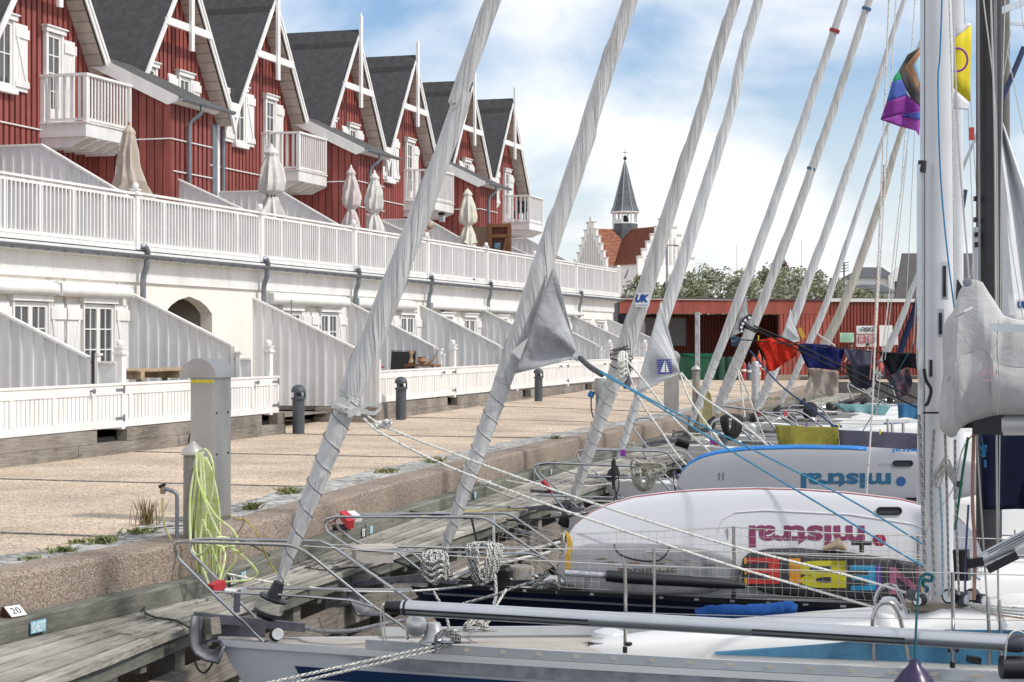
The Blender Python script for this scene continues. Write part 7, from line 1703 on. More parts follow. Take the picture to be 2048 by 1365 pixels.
for dx in (-3, 3): mb = MB(); q = fA(1759+dx,1081,.012); mb.bar(q-UP*.035, q+UP*.035, .003, .012, up=FV); tA.part('badge_mark', mb, SIGNW, oA)
def grip(th, o, px, py, w, h, face, Z):
    c = face(px, py, .0); hw = w*Z/F_/2; hh = h*Z/F_/2
    out = [c + RV*(math.cos(a)*hh + (hw-hh)*(1 if math.cos(a) > 0 else -1)) + UP*math.sin(a)*hh for a in [2*math.pi*i/24 for i in range(24)]]
    mb = MB(); mb.tube([p-FV*.01 for p in out], .010, 8, closed=True); g = th.part('grip_rim', mb, BLACK, o, smooth=True); mb = MB(); mb.prism([p-FV*.004 for p in out], -FV*.003); th.part('grip_recess', mb, mat('grip_grey', (.05,.05,.055), .7), g)
grip(tA, oA, 1780, 1023, 48, 13, fA, 17.85)
for px, h in ((1456, 22),): mb = MB(); q = fA(px,1068); mb.bar(q-UP*.06, q+UP*.06, .003, .014, up=FV); tA.part('small_print', mb, MAG, oA)
mb = MB(); mb.tube([fA(x,y,.0) for x,y in ((1437,1064),(1445,1040),(1470,1026),(1530,1022),(1700,1030),(1830,1050),(1900,1085))], .007, 6); tA.part('moulded_ridge', mb, WB, oA, smooth=True)
tB, oB, fB, uB = board('paddle_board', 'white paddle board, face coloured grey for shade, with blue upper edge and petrol blue lettering', 4, (1354,1992), [(1354,968),(1362,944),(1378,926),(1402,912),(1440,901),(1500,894),(1600,891),(1700,893),(1800,899),(1900,911),(1960,928),(1985,948),(1992,965)], [(1354,975),(1380,1000),(1440,1014),(1600,1022),(1800,1016),(1900,1003),(1960,990),(1985,978),(1992,970)], 23.5, .19, WB2, rim=mat('bright_blue_edge', (.02,.19,.55), .4), rimfrom=(1360,1752,(9.7,9,8,7,6)), tilt=.05)
rimrows = None
for k in (0, 1): mb = MB(); q = W(1744+k*8, 898, 23.5) - FV*-.02 ; 
PET = mat('petrol_print', (.012,.10,.20), .5)
updown(tB, oB, 'mistral', fB, uB, 1692, 962, 180, 32, 23.5, PET, bold=.035)
board_rim = None
disc(tB, oB, fB(1802,963), 9.5*23.5/F_, mat('blue_badge', (.02,.09,.28), .5), 'round_badge'); grip(tB, oB, 1806, 927, 38, 9, fB, 23.5); grip(tB, oB, 1830, 1001, 40, 9, fB, 23.5); grip(tB, oB, 1916, 968, 16, 9, fB, 23.5)
mb = MB()
for k in (0, 8): q = fB(1439+k,953); mb = MB(); mb.bar(q-UP*.05, q+UP*.05, .003, .012, up=FV); tB.part('small_print', mb, PET, oB)
tB.part('edge_lettering', lettering('mistral', W(1820,902,23.43), -RV, -UP, 70*23.5/F_, 8*23.5/F_, bold=.03), mat('bright_blue_edge', (.02,.19,.55)), oB)
tC, oC, fC, uC = board('paddle_board', 'grey board with dull chequered marks lying low behind the net', 4, (1114,1480), [(1114,1138),(1122,1112),(1142,1098),(1180,1090),(1260,1088),(1350,1092),(1420,1102),(1465,1118),(1480,1138)], [(1114,1145),(1135,1172),(1180,1186),(1300,1192),(1420,1188),(1465,1168),(1480,1148)], 17.72, .10, mat('grey_board', (.27,.27,.285), .35, var=.15, scale=4))
updown(tC, oC, 'SPREENE', fC, uC, 1294, 1141, 118, 9, 17.68, mat('bronze_print', (.08,.055,.04), .6), bold=.02)
for x, y, cc in ((1205,1118,(.2,.17,.14)),(1268,1126,(.3,.13,.1)),(1318,1127,(.16,.14,.12)),(1370,1122,(.18,.16,.12)),(1420,1130,(.15,.13,.12)),(1222,1124,(.22,.2,.17)),(1333,1121,(.25,.24,.12))): q = fC(x,y,.003); mb = MB(); mb.prism([q-RV*.07, q-UP*.009, q+RV*.07, q+UP*.009], -FV*.003); tC.part('worn_mark', mb, mat('mark%d' % x, cc, .7), oC)
cable('carry_strap', [W(1228,1090,17.6), W(1238,1108,17.55), W(1270,1120,17.5), W(1310,1123,17.5), W(1330,1112,17.55), W(1340,1094,17.6)], .010, BLACK, 'black carry strap hanging in a loop on the grey board', 'strap')
mb = MB(); mb.tube([W(1212,1152,17.5), W(1260,1156,17.5), W(1450,1168,17.5), W(1490,1172,17.5)], [.055,.06,.05,.03], 14); mb2 = MB(); mb2.tube([W(1130,1146,17.5), W(1212,1152,17.5)], .03, 10)
tpd = Thing('sail_bag', 'long black rolled bag with silver neck lashed below the grey board', 'bag', W(1350,1170,17.5)); tpd.part('bag', mb, BLACK, smooth=True); tpd.part('silver_neck', mb2, mat('silver_fabric', (.4,.4,.43), .5, var=.4, scale=20), smooth=True)
mb = MB()
for k in range(7): mb = mb.tube(catmull([W(1132+k*1.5,1062+2*k,17.7), W(1136+(k%3)*4,1095,17.65), W(1131+(k%4)*3,1118,17.62), W(1134+k*1.2,1142-k,17.6)], 4), .008, 5)
single('yellow_lashing', mb, mat('yellow_cord', (.50,.30,.03), .8), 'bundle of yellow cord lashing the board noses to the rail', 'rope')
tD, oD, fD, uD = board('paddle_board', 'black board with rainbow coloured block letters behind the net', 4, (1480,1880), [(1480,1140),(1486,1118),(1500,1106),(1540,1099),(1600,1098),(1700,1106),(1800,1122),(1850,1130),(1875,1138),(1880,1150)], [(1480,1146),(1490,1168),(1530,1186),(1600,1196),(1750,1206),(1850,1210),(1875,1200),(1880,1185)], 17.66, .09, mat('black_board', (.03,.028,.034), .45, var=.2))
def cm(n, c): return mat(n, c, .5, var=.1, scale=8)
for body, x, y, w_, h_, c in (('E',1526,1142,66,52,(.50,.03,.025)),('B',1640,1149,104,54,(.52,.46,.01)),('E',1727,1156,54,50,(.01,.27,.48)),('N',1812,1162,66,54,(.34,.09,.16))): updown(tD, oD, body, fD, uD, x, y, w_, h_, 17.66, cm('letter_'+str(x), c), name='block_letter', bold=.025)
for x, y, w_, c in ((1590,1142,22,(.62,.26,.01)),(1757,1156,12,(.10,.04,.26)),(1846,1168,9,(.55,.36,.01))): q = fD(x,y,.006); hh = 25*17.66/F_; ww = w_*17.66/F_/2; mb = MB(); mb.prism([q-RV*ww-uD*hh, q+RV*ww-uD*hh, q+RV*ww+uD*hh, q-RV*ww+uD*hh], -FV*.002); tD.part('colour_block', mb, cm('blk'+str(x), c), oD)
for y in (1122,1143,1163): q = fD(1491,y,.006); mb = MB(); mb.prism([q-RV*.012-uD*.03, q+RV*.012-uD*.03, q+RV*.012+uD*.03, q-RV*.012+uD*.03], -FV*.002); tD.part('colour_block', mb, cm('orange_end', (.6,.3,.02)), oD)
# winch handle and stuff on deck behind the rainbow board
t = Thing('deck_grip', 'small black T shaped handle above the rainbow board', 'handle', W(1723,1100,17.8)); mb = MB(); mb.bar(W(1703,1087,17.6), W(1743,1087,17.6), .05, .035); t.part('bar', mb, BLACK); mb = MB(); mb.bar(W(1723,1089,17.6), W(1723,1105,17.6), .04, .04, up=RV); t.part('stem', mb, BLACK)
mb = MB(); q = W(1668,1093,17.7); mb.tube([q-RV*.11-UP*.03, q, q+RV*.03+UP*.03, q+RV*.12-UP*.03], [.02,.05,.06,.02], 10); single('canvas_scrap', mb, cloth('tan_scrap', (.45,.36,.25)), 'crumpled tan cloth above the rainbow board', 'cloth', smooth=True)
# blue rolled awning on boat one's far side
mb = MB(); P = catmull([W(x, y, 15.3) for x, y in ((1392,1234),(1410,1226),(1440,1223),(1500,1222),(1550,1219),(1575,1215),(1592,1222))], 6); mb.tube(P, [.02+.0] + [.055+.004*math.sin(i*1.1)+.003*math.sin(i*2.3) for i in range(len(P)-2)] + [.03], 14)
single('rolled_dodger', mb, cloth('royal_blue_canvas', (.02,.085,.30), var=.3, wr=1.0, scale=9), 'rolled royal blue canvas lying on deck beyond the long pole', 'canvas roll', smooth=True)
# ---- boats three and beyond
t3, M3, zs3, m3, top3, on3 = yacht((1146,1000), 26.0, [(1193,860),(1233,745),(1283,600),(1347,400),(1410,200),(1470,0)], [(1146,1000,16),(1150,985,22),(1193,860,32),(1229,760,40),(1260,680,44),(1290,598,42),(1336,400,34),(1423,200,28),(1470,0,26)], 1909, 24.6, 6, 'white yacht with grey rolled headsail bearing a blue printed mark', GEL, deckm=GEL, B=1.5, z0=-.5, z1=-.55, mw=.24, turns=5, sailm=sailmat('warm_grey_sail_cover', (.60,.59,.57)), cabin=True)
Z3 = 25.6
tubeW(t3, 'pulpit_rail', P_([(1142,1036),(1104,989),(1070,945),(1066,932),(1090,926),(1292,934),(1340,980)], Z3), .015, STEEL, .16); tubeW(t3, 'pulpit_rail', P_([(1155,1015),(1120,985),(1078,946),(1076,931),(1095,927),(1300,932),(1319,938),(1358,979)], Z3+.9), .015, STEEL, .16)
tubeW(t3, 'pulpit_lower_rail', P_([(1073,991),(1245,996),(1345,1000)], Z3), .013, STEEL, 0); tubeW(t3, 'pulpit_lower_rail', P_([(1110,1000),(1390,1006)], Z3+.6), .013, STEEL, 0)
mb = MB(); mb.tube([W(1085,962,Z3), W(1104,984,Z3)], .035, 8); t3.part('red_sleeve', mb, mat('red_tape', (.45,.03,.04)))
mb = MB(); mb.bar(W(1073,983,Z3+.1), W(1110,985,Z3+.3), .3, .04); t3.part('bow_step', mb, CHAR)
# printed mark on its sail: blue plate with two slanting white letters
c = on3(1282, 598); ax = (on3(1300,560)-on3(1266,640)).normalized(); rr_ = ax.cross(-FV); rr_ = rr_ if rr_.dot(RV) > 0 else -rr_
tt3 = c - FV*.185; mb = MB(); mb.prism([tt3 - RV*.10 - UP*.12, tt3 + RV*.10 - UP*.12, tt3 + RV*.135 + UP*.08, tt3 - RV*.07 + UP*.08], -FV*.002); pt = t3.part('white_plate', mb, SAILW)
t3.part('lettering', lettering('UK', tt3 - FV*.004 - UP*.0, RV*1, (UP*1 + RV*.2), .19, .12, bold=.08, shear=.1), mat('royal_print', (.015,.07,.28), .6), pt); t3.part('small_lettering', lettering('SAILMAKERS', tt3 - FV*.004 - UP*.095 - RV*.01, RV, UP, .17, .022), mat('royal_print', (.015,.07,.28)), pt)
# dark cord wound round the third sail
for y0, y1 in ((1215,1250),(1218,1262)): pass
c1_ = on3(1243, 712); mb = MB(); 
for k in range(5): 
    q = c1_ + UP*(.12-.07*k) ; mb.tube([q + RV*(math.cos(a)*.16) + FV*(math.sin(a)*.16) + UP*(.05*math.cos(a+k)) for a in [6.283*i/16 for i in range(16)]], .008, 5, closed=True)
t3.part('lashing', mb, ROPEDK)
coil(1245, 712, 22, 60, 25.0, 4, .016, ROPEW, 'bundle of flecked cord knotted at the third rolled sail', seed=5, knotty=True)
for pts, lab in ((((1250,720,25.3),(1275,790,25),(1320,860,24.8),(1385,940,24.5),(1500,976,24.2)), 'flecked sheet of the third rolled sail, left one'), (((1252,718,25.3),(1290,765,25),(1350,840,24.8),(1420,905,24.6),(1470,960,24.3)), 'flecked sheet of the third rolled sail, right one')): sheet(pts, .015, ROPEW, lab)
coil(1288, 940, 50, 44, 25.2, 8, .018, mat('cream_rope', (.52,.49,.41), .9, var=.35, scale=40), 'cream mooring rope bundled over the third pulpit', seed=6)
knot(W(1296,937,25.1), .16, mat('cream_rope', (.52,.49,.41)), 'rope_heap', 'heap of cream rope on top of the third pulpit', 8, 18, .018)
coil(1227, 925, 6, 65, 25.2, 2, .011, ROPEDK, 'black cord tied to the third pulpit', seed=3)
for px, yt, yb in ((1675,917,975),(1704,942,985),(1700,950,985)): stan(t3, px, yt, yb, 24.2, .022)
wires(t3, 'lifeline', [W(1330,936,25.3), W(1500,938,24.8), W(1675,941,24.2), W(1840,945,23.9)], .006); wires(t3, 'lifeline', [W(1340,965,25), W(1840,980,23.9)], .006); wires(t3, 'lifeline', [W(1390,918,26), W(1840,924,24.6)], .006)
t4, M4, zs4, m4, top4, on4 = yacht((1237,918), 31, [(1262,840),(1297,735),(1340,600),(1404,400),(1464,210),(1517,0)], [(1237,918,10),(1245,890,17),(1262,840,20),(1300,735,26),(1338,600,32),(1407,400,30),(1440,300,26),(1482,200,24),(1515,0,24)], 1893, 29.6, 6, 'white yacht with pale rolled headsail whose corner bears a blue square emblem', GEL, deckm=GEL, B=1.5, z0=-.4, z1=-.5, mw=.22, turns=5, sailm=SAILF)
o = clew(t4, ((1322,602), (1268,792), (1360,746)), 30.4, cloth('white_clew_cloth', (.60,.61,.61), var=.1, wr=.5, scale=5), warp=.12, n=16)
mb = MB()
for k in range(9):
    a = W(1322-5.5*k*.95, 620+19*k, 30.3); mb.bar(a, W(1358,745,30.25), .006, .006)
t4.part('seam_lines', mb, mat('seam_grey', (.42,.42,.43), .8), o)
q = W(1328,733,30.2); BLUE = mat('emblem_blue', (.03,.04,.30), .6); mb = MB()
for k in range(7): z = .11 - .036*k; mb.prism([q + RV*(-.125+.003*k) + UP*z, q + RV*(.125+.003*k) + UP*(z+.01), q + RV*(.125+.003*k) + UP*(z-.014), q + RV*(-.125+.003*k) + UP*(z-.024)], -FV*.003)
em = t4.part('emblem_bars', mb, BLUE, o)
mb = MB(); mb.prism([q+Vector((0,0,.0))-FV*.008+RV*.015+UP*.11, q-FV*.008+RV*-.06-UP*.10, q-FV*.008+RV*.015-UP*.10], -FV*.002); mb.prism([q-FV*.008+RV*.03+UP*.09, q-FV*.008+RV*.035-UP*.10, q-FV*.008+RV*.085-UP*.10], -FV*.002); t4.part('emblem_sailboat', mb, SIGNW, em)
Z4 = 30.5
tubeW(t4, 'pulpit_rail', P_([(1397,975),(1333,905),(1318,903),(1170,900),(1153,903),(1156,918),(1180,934)], Z4), .018, STEEL, .16); tubeW(t4, 'pulpit_rail', P_([(1392,925),(1368,900),(1190,898),(1178,900),(1180,915)], Z4+1), .018, STEEL, .16); tubeW(t4, 'pulpit_lower_rail', P_([(1165,952),(1372,960)], Z4), .015, STEEL, 0); tubeW(t4, 'pulpit_lower_rail', P_([(1185,940),(1250,998)], Z4+.3), .015, STEEL, 0)
mb = MB(); mb.bar(W(1245,900,Z4-.1), W(1247,913,Z4-.1), .08, .03, up=FV); t4.part('purple_tag', mb, mat('purple_tag', (.25,.02,.30), .5))
for pts, lab in ((((1360,747,30.2),(1380,800,30),(1430,870,29.6),(1475,930,29.3)), 'flecked sheet from the emblem sail corner, left one'), (((1362,746,30.2),(1400,790,30),(1480,845,29.6),(1545,900,29.3)), 'flecked sheet from the emblem sail corner, right one')): sheet(pts, .018, ROPEW, lab)
t5, M5, zs5, m5, top5, on5 = yacht((1381,852), 37, [(1418,755),(1481,590),(1551,400),(1620,205),(1690,0)], [(1381,852,10),(1390,825,14),(1420,755,20),(1480,598,24),(1556,400,23),(1618,200,20),(1690,0,17)], 1880, 35.4, 6, 'yacht with pale rolled headsail and curved black corner plate', GEL, deckm=GEL, B=1.5, z0=-.15, z1=-.3, mw=.22, turns=5, sailm=SAILF)
o = clew(t5, ((1492,592), (1460,676), (1502,655)), 36.4, CL2, warp=.05)
mb = MB(); arc = catmull([W(x,y,36.2) for x,y in ((1500,634),(1490,640),(1483,652),(1484,664))], 5); mb.tube(arc, .055, 8); pl = t5.part('clew_plate', mb, BLACK, o)
for x,y in ((1499,636),(1491,641),(1486,648),(1483,655),(1484,663)): mb = MB(); mb.lathe(W(x,y,36.12), [(.02,0),(.03,0),(.03,.01)], 10, ax=-FV); t5.part('plate_eye', mb, SIGNW, pl)
tubeW(t5, 'pulpit_rail', P_([(1302,905),(1266,856),(1268,842),(1276,837),(1298,836),(1308,843),(1348,900)], 36.6), .02, STEEL, .15)
mb = MB(); mb.tube([W(1352,880,36), W(1378,888,36)], .12, 12); t5.part('black_anchor_winch', mb, BLACK, smooth=True)
t6, M6, zs6, m6, top6, on6 = yacht((1432,825), 40.5, [(1470,735),(1527,600),(1602,400),(1673,200),(1739,0)], [(1432,825,22),(1450,780,27),(1470,735,28),(1527,600,24),(1602,400,22),(1684,200,19),(1738,0,17)], 1876, 38.9, 6, 'yacht with banded rolled headsail carrying the clothes line', GEL, deckm=GEL, B=1.5, z0=-.1, z1=-.25, mw=.22, turns=5)
for px, py, c in ((1733,18,(.05,.10,.25)),(1623,338,(.03,.06,.2))): q = on6(px,py); ax = (on6(px+4,py-12)-on6(px-4,py+12)).normalized(); mb = MB(); mb.tube([q-ax*.03, q+ax*.03], .105, 14); t6.part('blue_mark', mb, mat('mark_blue', c, .6))
q = on5(1669,62); ax = (on5(1673,50)-on5(1665,74)).normalized(); mb = MB(); mb.tube([q-ax*.035, q+ax*.035], .105, 14); t5.part('red_mark', mb, mat('mark_red', (.35,.03,.03), .6))
t7, M7, zs7, m7, top7, on7 = yacht((1516,815), 46, [(1542,755),(1602,600),(1675,400),(1744,200),(1808,0)], [(1516,815,20),(1545,760,24),(1580,680,24),(1603,600,22),(1675,400,20),(1758,200,15),(1808,0,11)], 1890, 44.3, 6, 'yacht with pale rolled headsail behind the red shirt', GEL, deckm=GEL, B=1.5, z0=-.1, z1=-.25, mw=.22, turns=5, sailm=SAILF)
o = clew(t7, ((1581,618), (1560,690), (1600,682)), 45.4, cloth('white_clew_cloth', (.6,.6,.6)), warp=.05)
mb = MB(); mb.bar(W(1598,657,45.5), W(1608,676,45.5), .1, .03, up=FV); t7.part('yellow_webbing', mb, mat('yellow_web', (.6,.35,.03), .6), o)
t8, M8, zs8, m8, top8, on8 = yacht((1562,805), 50, [(1590,750),(1655,600),(1723,400),(1765,280)], [(1562,805,12),(1590,750,15),(1620,680,18),(1655,600,16),(1723,400,11),(1765,280,9)], 1893, 48.3, 6, 'yacht with slender pale rolled headsail behind the navy shirt', GEL, deckm=GEL, B=1.5, z0=-.1, z1=-.25, mw=.2, turns=4, sailm=SAILF)
t9, M9, zs9, m9, top9, on9 = yacht((1612,790), 54, [(1650,690),(1692,600),(1762,400),(1803,262)], [(1612,790,12),(1630,740,18),(1650,690,24),(1692,600,22),(1762,400,17),(1803,262,13)], 1896, 52.3, 6, 'yacht with tan weathered rolled headsail below the pride flag', GEL, deckm=GEL, B=1.5, z0=-.1, z1=-.25, mw=.2, turns=4, sailm=SAILT)
t10, M10, zs10, m10, top10, on10 = yacht((1735,790), 60, [(1780,690),(1810,620),(1842,535)], [(1735,790,10),(1780,690,18),(1810,620,14),(1842,535,11)], 2010, 58, 6, 'far yacht with white rolled headsail beside the white mast', GEL, deckm=GEL, B=1.5, z0=-.1, z1=-.25, mw=.2, turns=3, sailm=SAILF, mastm=mat('brown_mast', (.16,.14,.12), .6, var=.2))
cable('furled_navy_sail', [W(1786,770,57), W(1805,690,57), W(1830,620,57), W(1850,560,57)], .11, cloth('navy_cover', (.02,.03,.07)), 'navy blue rolled sail cover against the red storehouse', 'sail')
# small clutter of the far bows
for pts, Z, own in ((((1503,872),(1480,862),(1448,818),(1444,812),(1520,822),(1585,900)), 38.5, t6), (((1520,824),(1556,832),(1598,852),(1640,905)), 39, t6), (((1440,905),(1418,868),(1425,840),(1462,836),(1545,925)), 37.5, t6), (((1455,838),(1560,900)), 38, t6), (((1576,822),(1582,812),(1640,812),(1668,852)), 45, t7), (((1520,826),(1575,826),(1620,880)), 44, t7), (((1706,800),(1695,775),(1698,764),(1712,765),(1760,812)), 55, t9), (((1700,770),(1790,820)), 56, t9), (((1588,852),(1562,835),(1560,822),(1600,822),(1650,858)), 43.5, t7), (((1752,745),(1780,760),(1792,800)), 58, t10)):
    tubeW(own, 'pulpit_rail', [W(x, y, Z) for x, y in pts], .024, STEEL, .2)
for px, y, Z, own, m in ((1519,826,39,t6,'r'),(1570,828,43,t7,'p'),(1424,884,36,t5,'v'),(1432,886,36,t5,'r')):
    mb = MB(); mb.bar(W(px,y-5,Z-.3), W(px+2,y+5,Z-.3), .09, .06, up=FV); own.part('coloured_tag', mb, {'r':mat('red_tape',(.45,.03,.04)),'p':mat('pink_tape',(.6,.1,.15)),'v':mat('purple_tag',(.25,.02,.30))}[m])
for a, b, Z, own in (((1500,868),(1840,876),38,t6),((1530,852),(1840,858),41,t7),((1440,880),(1840,893),36,t5),((1540,838),(1840,842),44,t7),((1560,862),(1840,866),40,t6),((1600,845),(1840,850),42,t7),((1380,905),(1840,912),33,t4)): wires(own, 'lifeline', [W(*a,Z), W(*b,Z)], .009)
for px, yt, yb, Z, own in ((1784,846,898,34,t5),(1806,846,898,34,t5),(1668,868,898,33,t5),(1562,850,890,33,t5),(1775,838,880,38,t6)): stan(own, px, yt, yb, Z, .028)
# boats' cordage: black coil, blue knots
coil(1462, 838, 40, 46, 36, 8, .03, ROPEDK, 'black hose like rope coil draped over a bow rail', seed=11); coil(1620, 815, 26, 26, 44, 7, .04, ROPEDK, 'dark net bag hanging on a far bow rail', seed=12, knotty=True)
knot(W(1664,858,40), .14, mat('blue_cord', (.02,.08,.28), .8), 'blue_rope_bundle', 'bundle of blue cord on the lifelines left of the olive towel edge', 4, 14, .02)
knot(W(1382,955,24.0), .10, mat('navy_cord', (.02,.03,.12), .8), 'blue_rope_bundle', 'navy cord tied at the nose of the blue edged board', 6, 16, .012)
# ---- laundry
def hang(name, lab, quad, Z, m, cat, n=14, wave=.06, seed=0, sag=0, group=None):
    """cloth hanging between its measured corners tl, tr, br, bl (extra outline bends through sag)"""
    rnd = random.Random(seed); p1, p2, p3 = [rnd.uniform(0,6) for _ in range(3)]; tl, tr, br, bl = quad; rows = []
    for i in range(n+1):
        v = i/n; row = []
        for j in range(n+1):
            u = j/n; x = (tl[0]*(1-u)+tr[0]*u)*(1-v) + (bl[0]*(1-u)+br[0]*u)*v; y = (tl[1]*(1-u)+tr[1]*u)*(1-v) + (bl[1]*(1-u)+br[1]*u)*v + sag*math.sin(math.pi*u)*(1-v) + 1.5*math.sin(u*8+p3)*v
            row.append(W(x, y, Z + wave*(math.sin(u*9+p1+v)*.7+math.sin(u*17+p2+v*2)*.4)*(.3+v)))
        rows.append(row)
    mb = MB(); mb.grid(rows); return single(name, mb, m, lab, cat, smooth=True, ang=90, sol=.01, group=group)
REDC = cloth('red_cotton', (.55,.03,.015), var=.3, wr=1); NAVC = cloth('navy_cotton', (.012,.018,.10), var=.3, wr=1); BLKC = cloth('black_cotton', (.008,.008,.010), var=.2, wr=1)
mb = MB(); out = [(1512,683),(1540,676),(1578,679),(1594,693),(1592,712),(1570,726),(1548,742),(1536,743),(1532,722),(1526,704)]
def shape(name, lab, out, Z, m, cat, wave=.05, seed=1, th=.012):
    rnd = random.Random(seed); p1, p2 = rnd.uniform(0,6), rnd.uniform(0,6); bm = bmesh.new(); s = Z/F_
    vs = [bm.verts.new((x*s, -y*s, 0)) for x, y in out]; f = bm.faces.new(vs); bmesh.ops.triangulate(bm, faces=[f])
    bmesh.ops.subdivide_edges(bm, edges=bm.edges[:], cuts=5, use_grid_fill=True)
    mb = MB(); bm.verts.index_update(); mb.v = []
    for v in bm.verts:
        x, y = v.co.x/s, -v.co.y/s; mb.v.append(W(x, y, Z + wave*(math.sin(x*.16+p1+y*.04)+.6*math.sin(x*.31-y*.12+p2))))
    mb.f = [tuple(v.index for v in f.verts) for f in bm.faces]; bm.free()
    return single(name, mb, m, lab, cat, smooth=True, ang=90, sol=th)
shape('red_shirt', 'bright red shirt bunched on the clothes line', out, 39.3, REDC, 'shirt', seed=1)
shape('navy_shirt', 'navy blue shirt hanging on the clothes line right of the red one', [(1594,690),(1606,687),(1655,690),(1680,700),(1690,696),(1678,742),(1650,738),(1614,735),(1604,712)], 39.2, NAVC, 'shirt', seed=2)
shape('beige_shorts', 'beige cargo shorts hanging below the navy shirt', [(1612,736),(1676,742),(1677,786),(1660,794),(1640,786),(1632,792),(1628,786),(1626,760)], 39.5, cloth('beige_cotton', (.42,.35,.30), var=.2, wr=1), 'shorts', seed=3)
shape('grey_shirt', 'grey violet shirt hanging between the navy shirt and the black cloth', [(1688,700),(1700,697),(1744,702),(1750,712),(1748,730),(1722,732),(1700,726),(1692,712)], 39.0, cloth('grey_violet_cotton', (.10,.10,.14), var=.3, wr=1), 'shirt', seed=4)
shape('charcoal_sweater', 'charcoal sweater hanging below the grey violet shirt', [(1692,728),(1740,730),(1752,752),(1748,772),(1735,778),(1712,776),(1700,762)], 39.6, cloth('charcoal_wool', (.035,.035,.05), var=.3, wr=1), 'sweater', seed=5)
shape('black_cloth', 'black garment hanging nearest the white mast', [(1760,705),(1848,708),(1848,740),(1812,735),(1783,750),(1770,730)], 38.4, BLKC, 'garment', seed=6)
FLW = mat('floral_cotton', (.12,.05,.07), .9, var=.6, scale=3.5, col2=(.03,.03,.05), lo=.45, hi=.55, bump=.5, bscale=5)
shape('floral_blouse', 'dark floral blouse hanging below the black garment', [(1750,722),(1770,722),(1785,745),(1818,735),(1825,765),(1820,785),(1795,800),(1788,775),(1765,750)], 38.9, FLW, 'blouse', seed=7)
cable('clothes_line', [W(1478,680,39.4), W(1512,682,39.3), W(1600,691,39.2), W(1690,698,39.1), W(1760,705,38.6), W(1850,708,38.2)], .014, ROPEDK, 'dark clothes line from the banded rolled sail to the masts', 'rope')
knot(on6(1482,682), .16, mat('blue_grey_cord', (.08,.13,.18), .8), 'line_knot', 'blue grey cord wound round the banded rolled sail', 12, 20, .018)
sheet([(1490,653,36.2),(1500,656,36),(1512,662,35.8)], .05, BLACK, 'small black block at the curved corner plate')
sheet([(1508,652,35.8),(1600,692,35),(1700,740,34.2),(1840,800,33)], .018, ROPEDK, 'upper dark sheet crossing above the clothes line'); sheet([(1508,658,35.8),(1600,702,35),(1700,752,34.2),(1840,818,33)], .018, ROPEDK, 'lower dark sheet crossing the clothes')
sheet([(1500,702,40),(1560,770,38),(1640,830,36),(1700,880,34)], .018, mat('blue_dark_rope', (.02,.05,.14), .8), 'dark blue rope slanting below the red shirt'); sheet([(1476,740,40),(1484,790,39.5),(1490,835,39.2)], .02, ROPEP, 'pale rope hanging from the banded sail, left strand'); sheet([(1478,740,40),(1500,800,39.5),(1530,880,39)], .02, ROPEP, 'pale rope hanging from the banded sail, right strand')
sheet([(1625,660,50),(1640,672,49.5),(1670,692,49)], .025, ROPEP, 'pale rope between two far furled sails'); sheet([(1640,668,41),(1640,668,41)], .01, ROPEP, 'x') if 0 else None
def hangt(*a, **k): return hang(*a, **k)
hang('olive_towel', 'olive yellow towel pegged to the lifelines', ((1550,851),(1676,855),(1679,896),(1557,892)), 31.5, cloth('olive_terry', (.26,.235,.05), var=.25, wr=1, scale=9), 'towel', wave=.05, seed=1)
hang('violet_towel', 'grey violet towel pegged right of the olive one', ((1677,860),(1850,868),(1850,902),(1680,898)), 31.4, cloth('grey_violet_terry', (.09,.085,.12), var=.2, wr=1, scale=9), 'towel', wave=.05, seed=2)
hang('turquoise_towel', 'pale turquoise towel on a far lifeline', ((1665,808),(1783,811),(1770,832),(1690,822)), 44, cloth('turquoise_terry', (.25,.47,.50), var=.2, wr=1), 'towel', seed=3); hang('blue_towel', 'blue towel at the far lifeline beside the white mast', ((1795,808),(1850,809),(1850,838),(1797,836)), 43.5, cloth('blue_terry', (.06,.20,.38), var=.2, wr=1), 'towel', seed=4)
hang('blue_sheet', 'blue awning cloth below the blue towel', ((1768,846),(1850,846),(1850,866),(1765,864)), 39.5, cloth('mid_blue_cloth', (.04,.12,.30), var=.3, wr=1), 'cloth', seed=5)
for px, py, Z, c, lab in ((1613,850,31.3,(.2,.05,.3),'violet peg on the olive towel'),(1678,851,31.3,(.6,.5,.05),'yellow peg where two towels meet'),(1760,864,31.2,(.6,.5,.05),'yellow peg on the grey violet towel'),(1517,676,39.2,(.6,.45,.05),'yellow peg at the left corner of the red shirt')): mb = MB(); mb.bar(W(px,py-5,Z), W(px,py+5,Z), .025, .03, up=FV); single('clothes_peg', mb, mat('peg%d' % px, c, .6), lab, 'peg')
# ---- masts' company: further masts, shrouds, white mainsail at the right edge
def farmast(px, Z, w, m, lab, ytop=-400, ybot=900, name='distant_mast'):
    t = Thing(name, lab, 'mast', W(px, ybot, Z)); a, b = W(px, ybot, Z), W(px, ytop, Z); mb = MB(); mb.tube([a, b], [w/2, w/2*.9], 12); o = t.part('mast_tube', mb, m, smooth=True); return t, o
tq, o = farmast(2010, 40, .22, mat('brown_mast', (.16,.14,.12), .6), 'brown weathered mast right of the black mast')
mb = MB(); mb.bar(W(1990,45,40), W(2075,52,40), .05, .06); tq.part('spreader', mb, ALU, o); mb = MB(); mb.bar(W(1994,25,38), W(2120,-22,38), .1, .14); tq.part('spreader', mb, ALU, o)
tq, o = farmast(1915, 33, .22, MASTW, 'slim white mast seen just right of the near white mast')
